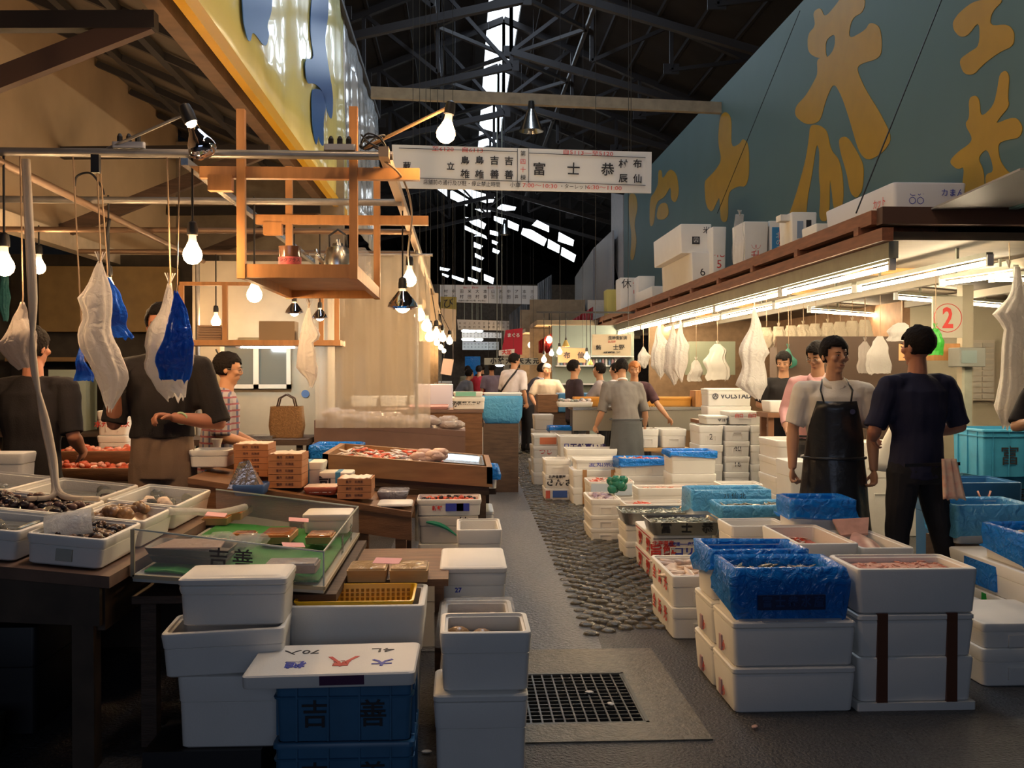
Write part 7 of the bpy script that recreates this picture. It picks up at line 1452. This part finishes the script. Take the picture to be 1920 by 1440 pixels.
mark(o, 'とい\n〇〇', .06, INKB, -.1, .15, bold=0); mark(o, 'カまん', .06, INKB, .17, .18, bold=0); mark(o, 'カット', .08, INKR, -.45, .14, 'left', bold=0)
lbox('white foam box farther back on the loft, below the tagged pile', 1222, 1262, 532, 566, 17.0, 1.6, z0=DK)
o = lbox('foam box with black and pink scribble far back on the loft', 1163, 1196, 494, 560, 19.5, .6); mark(o, '休', .2, INK, -.05, .55, bold=0); mark(o, 'マ\nリ', .15, INKR, .13, .45, bold=0)
lbox('plain foam box far back on the loft beside the scribbled one', 1197, 1228, 497, 562, 18.8, .5)
lbox('yellow box on the loft far back', 1138, 1162, 531, 585, 21.5, .5, m=mat('yellow_card', (.70, .58, .16), .6))
slab = tag(MB().box(2.80, 3.25, 22.5, 22.52, 2.2, 3.1).build('white_cloth', WHITEF, center=True), 'white cloth sheet hanging at the far end of the loft', 'cloth')
seg('guy_wire', [(AX(1605, 400, 3.0), AX(1765, 0, 3.8))], .008, BLACK, 'black wire slanting over the teal board at the right', 'wire', 'wires over the teal board'); seg('guy_wire', [(AX(1345, 400, 3.4), AX(1500, 20, 3.8))], .006, BLACK, 'black wire slanting over the teal board at the left', 'wire', 'wires over the teal board')
tag(MB().poly([(3.1, 5.5, 2.62), (5.5, 5.2, 2.75), (5.5, 7.0, 2.72), (3.3, 7.0, 2.64)], (0, 0, .012)).build('awning_sheet', mat('grey_tin', (.26, .24, .23), .5), center=True), 'thin grey sheet projecting from the near end of the loft', 'sheet')
# ================================================================ DISTANT STALLS
o = signboard('stall_sign', [(1111, 627), (1184, 627), (1183, 667), (1110, 666)], 12.7, 'cream sign board with black characters between hanging bags', m=mat('cream_sign', (.70, .58, .40), .6))
for s, u, v, h in (('生地安証済', 1158, 634, 7), ('鮪', 1122, 652, 10), ('士野', 1160, 652, 11), ('水産物専門店　築地', 1147, 661, 3.5)): tpx(s, u, v, h, 12.7, INK, o, bold=.001)
tpx('魚河岸', 1147, 641, 5, 12.7, INKR, o)
o = signboard('stall_sign', [(1046, 652), (1097, 653), (1098, 680), (1046, 680)], 17.5, 'brown plank sign with two brushed characters beside lit bulbs', m=mat('plank_sign', (.40, .24, .12), .6)); tpx('布　仙', 1076, 667, 13, 17.5, INK, o, bold=.004)
o = signboard('flag', [(948, 619), (980, 615), (979, 665), (940, 662)], 24, 'red flag with white writing hanging over the far aisle', m=mat('red_flag', (.48, .02, .05), .7), cat='flag', thick=.01); tpx('まぐろ', 963, 629, 8, 24, WHITEP, o, bold=.004)
o = signboard('stall_sign', [(935, 657), (965, 654), (964, 666), (935, 667)], 23.4, 'small white sign with red writing under the red flag'); tpx('大加', 950, 661, 9, 23.4, INKR, o, bold=.004)
o = signboard('stall_sign', [(908, 671), (1008, 671), (1008, 684), (908, 684)], 22, 'long grey stall sign with brushed characters behind the white-shirted person', m=mat('grey_sign', (.42, .40, .33), .6)); tpx('小 林 大　天 大 元', 965, 677.5, 11, 22, INK, o, bold=.006)
o = signboard('stall_sign', [(826, 556), (856, 557), (856, 592), (826, 588)], 22, 'ochre stall sign beside the left of the far stall signs', m=mat('ochre_sign', (.42, .30, .06), .6)); tpx('び', 840, 570, 20, 22, INK, o)
for i, (u0, u1, v0, v1, y) in enumerate(((806, 822, 548, 610, 14), (827, 855, 578, 640, 20), (786, 800, 560, 640, 12.5))):
    signboard('hanging_board', [(u0, v0), (u1, v0+2), (u1, v1), (u0, v1)], y, ['narrow beige price board above the glaring bulbs', 'cream framed board beyond the glaring bulbs', 'beige switch board above the vinyl sheet'][i], m=mat('beige_board', (.55, .42, .28), .6), cat='board')
signboard('paper_sheet', [(831, 672), (851, 674), (846, 704), (826, 701)], 13, 'pinkish paper sheet dangling beyond the vinyl sheet', m=mat('pink_paper', (.60, .44, .38), .6), thick=.004, cat='paper')
for i, (u, v, y, r) in enumerate(((1020, 675, 17, 5), (1034, 663, 17, 4.5), (1049, 660, 17, 5), (1100, 669, 17, 5))):
    bulb(u, v, y, r, ['leftmost', 'second from left', 'third from left', 'rightmost'][i] + ' of the four small bulbs around the plank sign', top=2.52, lit=GLOWM)
for i, (u, v, h) in enumerate(((1061, 650, 17), (1107, 684, 14))):
    shade_lamp(u, v, 17, h, GLOWM, ['golden cone lamp above the four small bulbs', 'golden cone lamp right of the plank sign'][i], m=mat('golden_shade', (.65, .42, .12), .35, .6), top=2.52)
seg('lamp_rod', [((1.25, 17, 2.5), (3.0, 17, 2.5))], .03, DARKM, 'thin rod carrying the four small bulbs by the plank sign', 'rod')
t = shade_lamp(996, 246, 14.9, 56, None, 'large unlit steel cone lamp under the timber batten', top=4.9); t = shade_lamp(946, 440, 26, 28, None, 'distant unlit cone lamp in front of the roof panes')
for i, (u0, u1, v, y) in enumerate(((866, 891, 620.5, 34.5), (894, 905, 620.5, 34.5), (866, 889, 636.5, 38), (891, 905, 637, 38), (929, 944, 684, 26))):
    tube_light(AY(u0, v, y), AY(u1, v, y), ['short lit tube under the third far sign, left', 'short lit tube under the third far sign, right', 'short lit tube under the fourth far sign, left', 'short lit tube under the fourth far sign, right', 'small lit tube under the long grey sign'][i], m=TUBEW, r=.05, top=9.1)
# shelves with goods at the far right of the aisle
t = empty('glass_shelves', (2.5, 19.5, 0), 'lit shelves of small goods behind the grey-vested person', 'shelves')
MB().box(-.75, .85, .1, .15, 0, 2.4).build('back_panel', mat('pale_teal_panel', (.32, .38, .33), .6), t)
for z in (1.25, 1.60, 1.78): MB().box(-.7, .8, -.2, .1, z, z+.025).build('shelf_board', WHITEP, t)
rnd = random.Random(8)
for k in range(22): x = 1.85 + k*.062; tag(MB().lathe([(.022, 0), (.024, .02), (.022, .09), (.01, .12)], n=8).build('bottle', [WHITEP, mat('jar_blue', (.15, .25, .4), .3), mat('jar_pink', (.5, .3, .35), .3)][k % 3], loc=(x, 19.42, 1.626)), 'small jar in the row on the far lit shelves', 'jar', 'jars on the far lit shelves')
t = empty('blue_tank', (1.62, 16.1, 0), 'blue fish tank on a brown stand beside the cream-shirted person', 'tank')
MB().box(-.10, .42, -.2, .3, .86, 1.16).build('tank_body', mat('tank_blue', (.05, .20, .40), .4), t, bevel=.02); MB().box(-.42, -.11, -.2, .3, .86, 1.14).build('wood_side', WOOD, t); MB().box(-.4, .4, -.15, .25, 0, .86).build('stand', DWOOD, t)
for i in range(4): foam('foam_box', .98+.02*i, 1.30+.01*i, 14.6, 15.0, .001 + .22*i, .218 + .22*i, ['lowest', 'second', 'third', 'topmost'][i] + ' box of the grey far stack right of the aisle', m=mat('grey_foam', (.50, .48, .45), .6), open_=False, handle=None)
# far stalls: left and right frontages with counters, awnings and lamps
for i, y in enumerate((14.5, 18.5, 22.5, 27, 32, 38)):
    x1 = -.28 - .02*i
    t = empty('far_stall', (-1.2, y, 0), 'lit stall frontage far along the left of the aisle, ' + ['nearest', 'second', 'third', 'fourth', 'fifth', 'farthest'][i], 'stall')
    MB().box(-.9, .55+.1*(i > 1), 0, .9, 0, 1.0).build('counter', [WOOD, CW][i % 2], t); MB().box(-.9, .7, .0, 2.6, 2.65, 2.75).build('awning', mat('dim_awning', (.30, .22, .14), .7), t)
    MB().box(-1.0, -.9, 0, 3.2, 0, 3.4).build('side_wall', WALLL, t); MB().box(-.9, .4, 2.5, 2.6, 1.0, 3.4).build('rear_wall', mat('tan_rear', (.38, .28, .18), .7, noise_amt=.3), t)
    for k in range(3):
        b0 = foam('foam_box', -1.6+.42*k, -1.22+.42*k, y+.1, y+.5, 1.001, 1.15, 'foam box on a distant left-hand counter', group='boxes on distant counters', handle=None, groove=False)
    bulb(0, 0, 1, 1, 'x') if False else None
for i, y in enumerate((21, 25, 30, 36)):
    t = empty('far_stall', (2.4, y, 0), 'lit stall frontage far along the right of the aisle, ' + ['nearest', 'second', 'third', 'farthest'][i], 'stall')
    xe = .5 if y < 26 else 3
    MB().box(-.9, xe, 0, .9, 0, 1.0).build('counter', [CW, WOOD][i % 2], t); MB().box(-.8, xe, .5, 2.6, 2.5, 2.6).build('awning', MATS['dim_awning'], t); MB().box(-.8, xe, 2.8, 2.9, 0, 3.2).build('rear_wall', MATS['tan_rear'], t)
    for k in range(3 if y < 26 else 4): foam('foam_box', 1.6+.42*k, 1.98+.42*k, y+.1, y+.5, 1.001, 1.15, 'foam box on a distant right-hand counter', group='boxes on distant right counters', handle=None, groove=False)
for i, (x, y, z) in enumerate(((-.6, 24.3, 2.2), (-.6, 29, 2.2), (1.9, 22, 2.2), (1.8, 26.5, 2.2), (1.8, 31.5, 2.2), (-.6, 34, 2.2))):
    t = empty('light_bulb', (x, y, z), 'tiny glowing bulb in the distant aisle, ' + ['left row nearest', 'left row second', 'right row nearest', 'right row second', 'right row third', 'left row third', 'end left', 'end right'][i], 'light bulb')
    MB().ell((0, 0, 0), (.07, .07, .08), 10, 7).build('glass_bulb', GLOW, t, smooth='all'); MB().tube([(0, 0, .07), (0, 0, .6)], .012, 5).build('cord', BLACK, t)
struct(MB().box(-9, 12, 43, 43.1, 0, 5.2).build('wall_far', mat('far_brown', (.16, .12, .09), .8, noise_amt=.4)))
tag(MB().box(.1, .6, 33, 33.05, 0, 2.0).build('blue_sheet', BLUEF, center=True), 'bright blue tarpaulin patch in the far aisle', 'tarpaulin')
# litter on the floor
for i, (u, v) in enumerate(((800, 1412), (1415, 1365), (1145, 1322), (1105, 1300))):
    p = AZ(u, v, .004); b = MB(); b.ell((0, 0, .006), (.022, .014, .006), 8, 5); tag(b.build('scrap', [FOAMD, mat('pink_scrap', (.45, .28, .24), .6), FOAMD, FOAMD][i], loc=p, rot=(0, 0, i)), ['pale scrap on the dark floor between the centre stacks', 'pinkish scrap on the asphalt before the right block', 'pale pebble on the drain grate', 'second pale pebble on the drain grate'][i], 'scrap')
bpy.data.scenes.remove(TMPS)
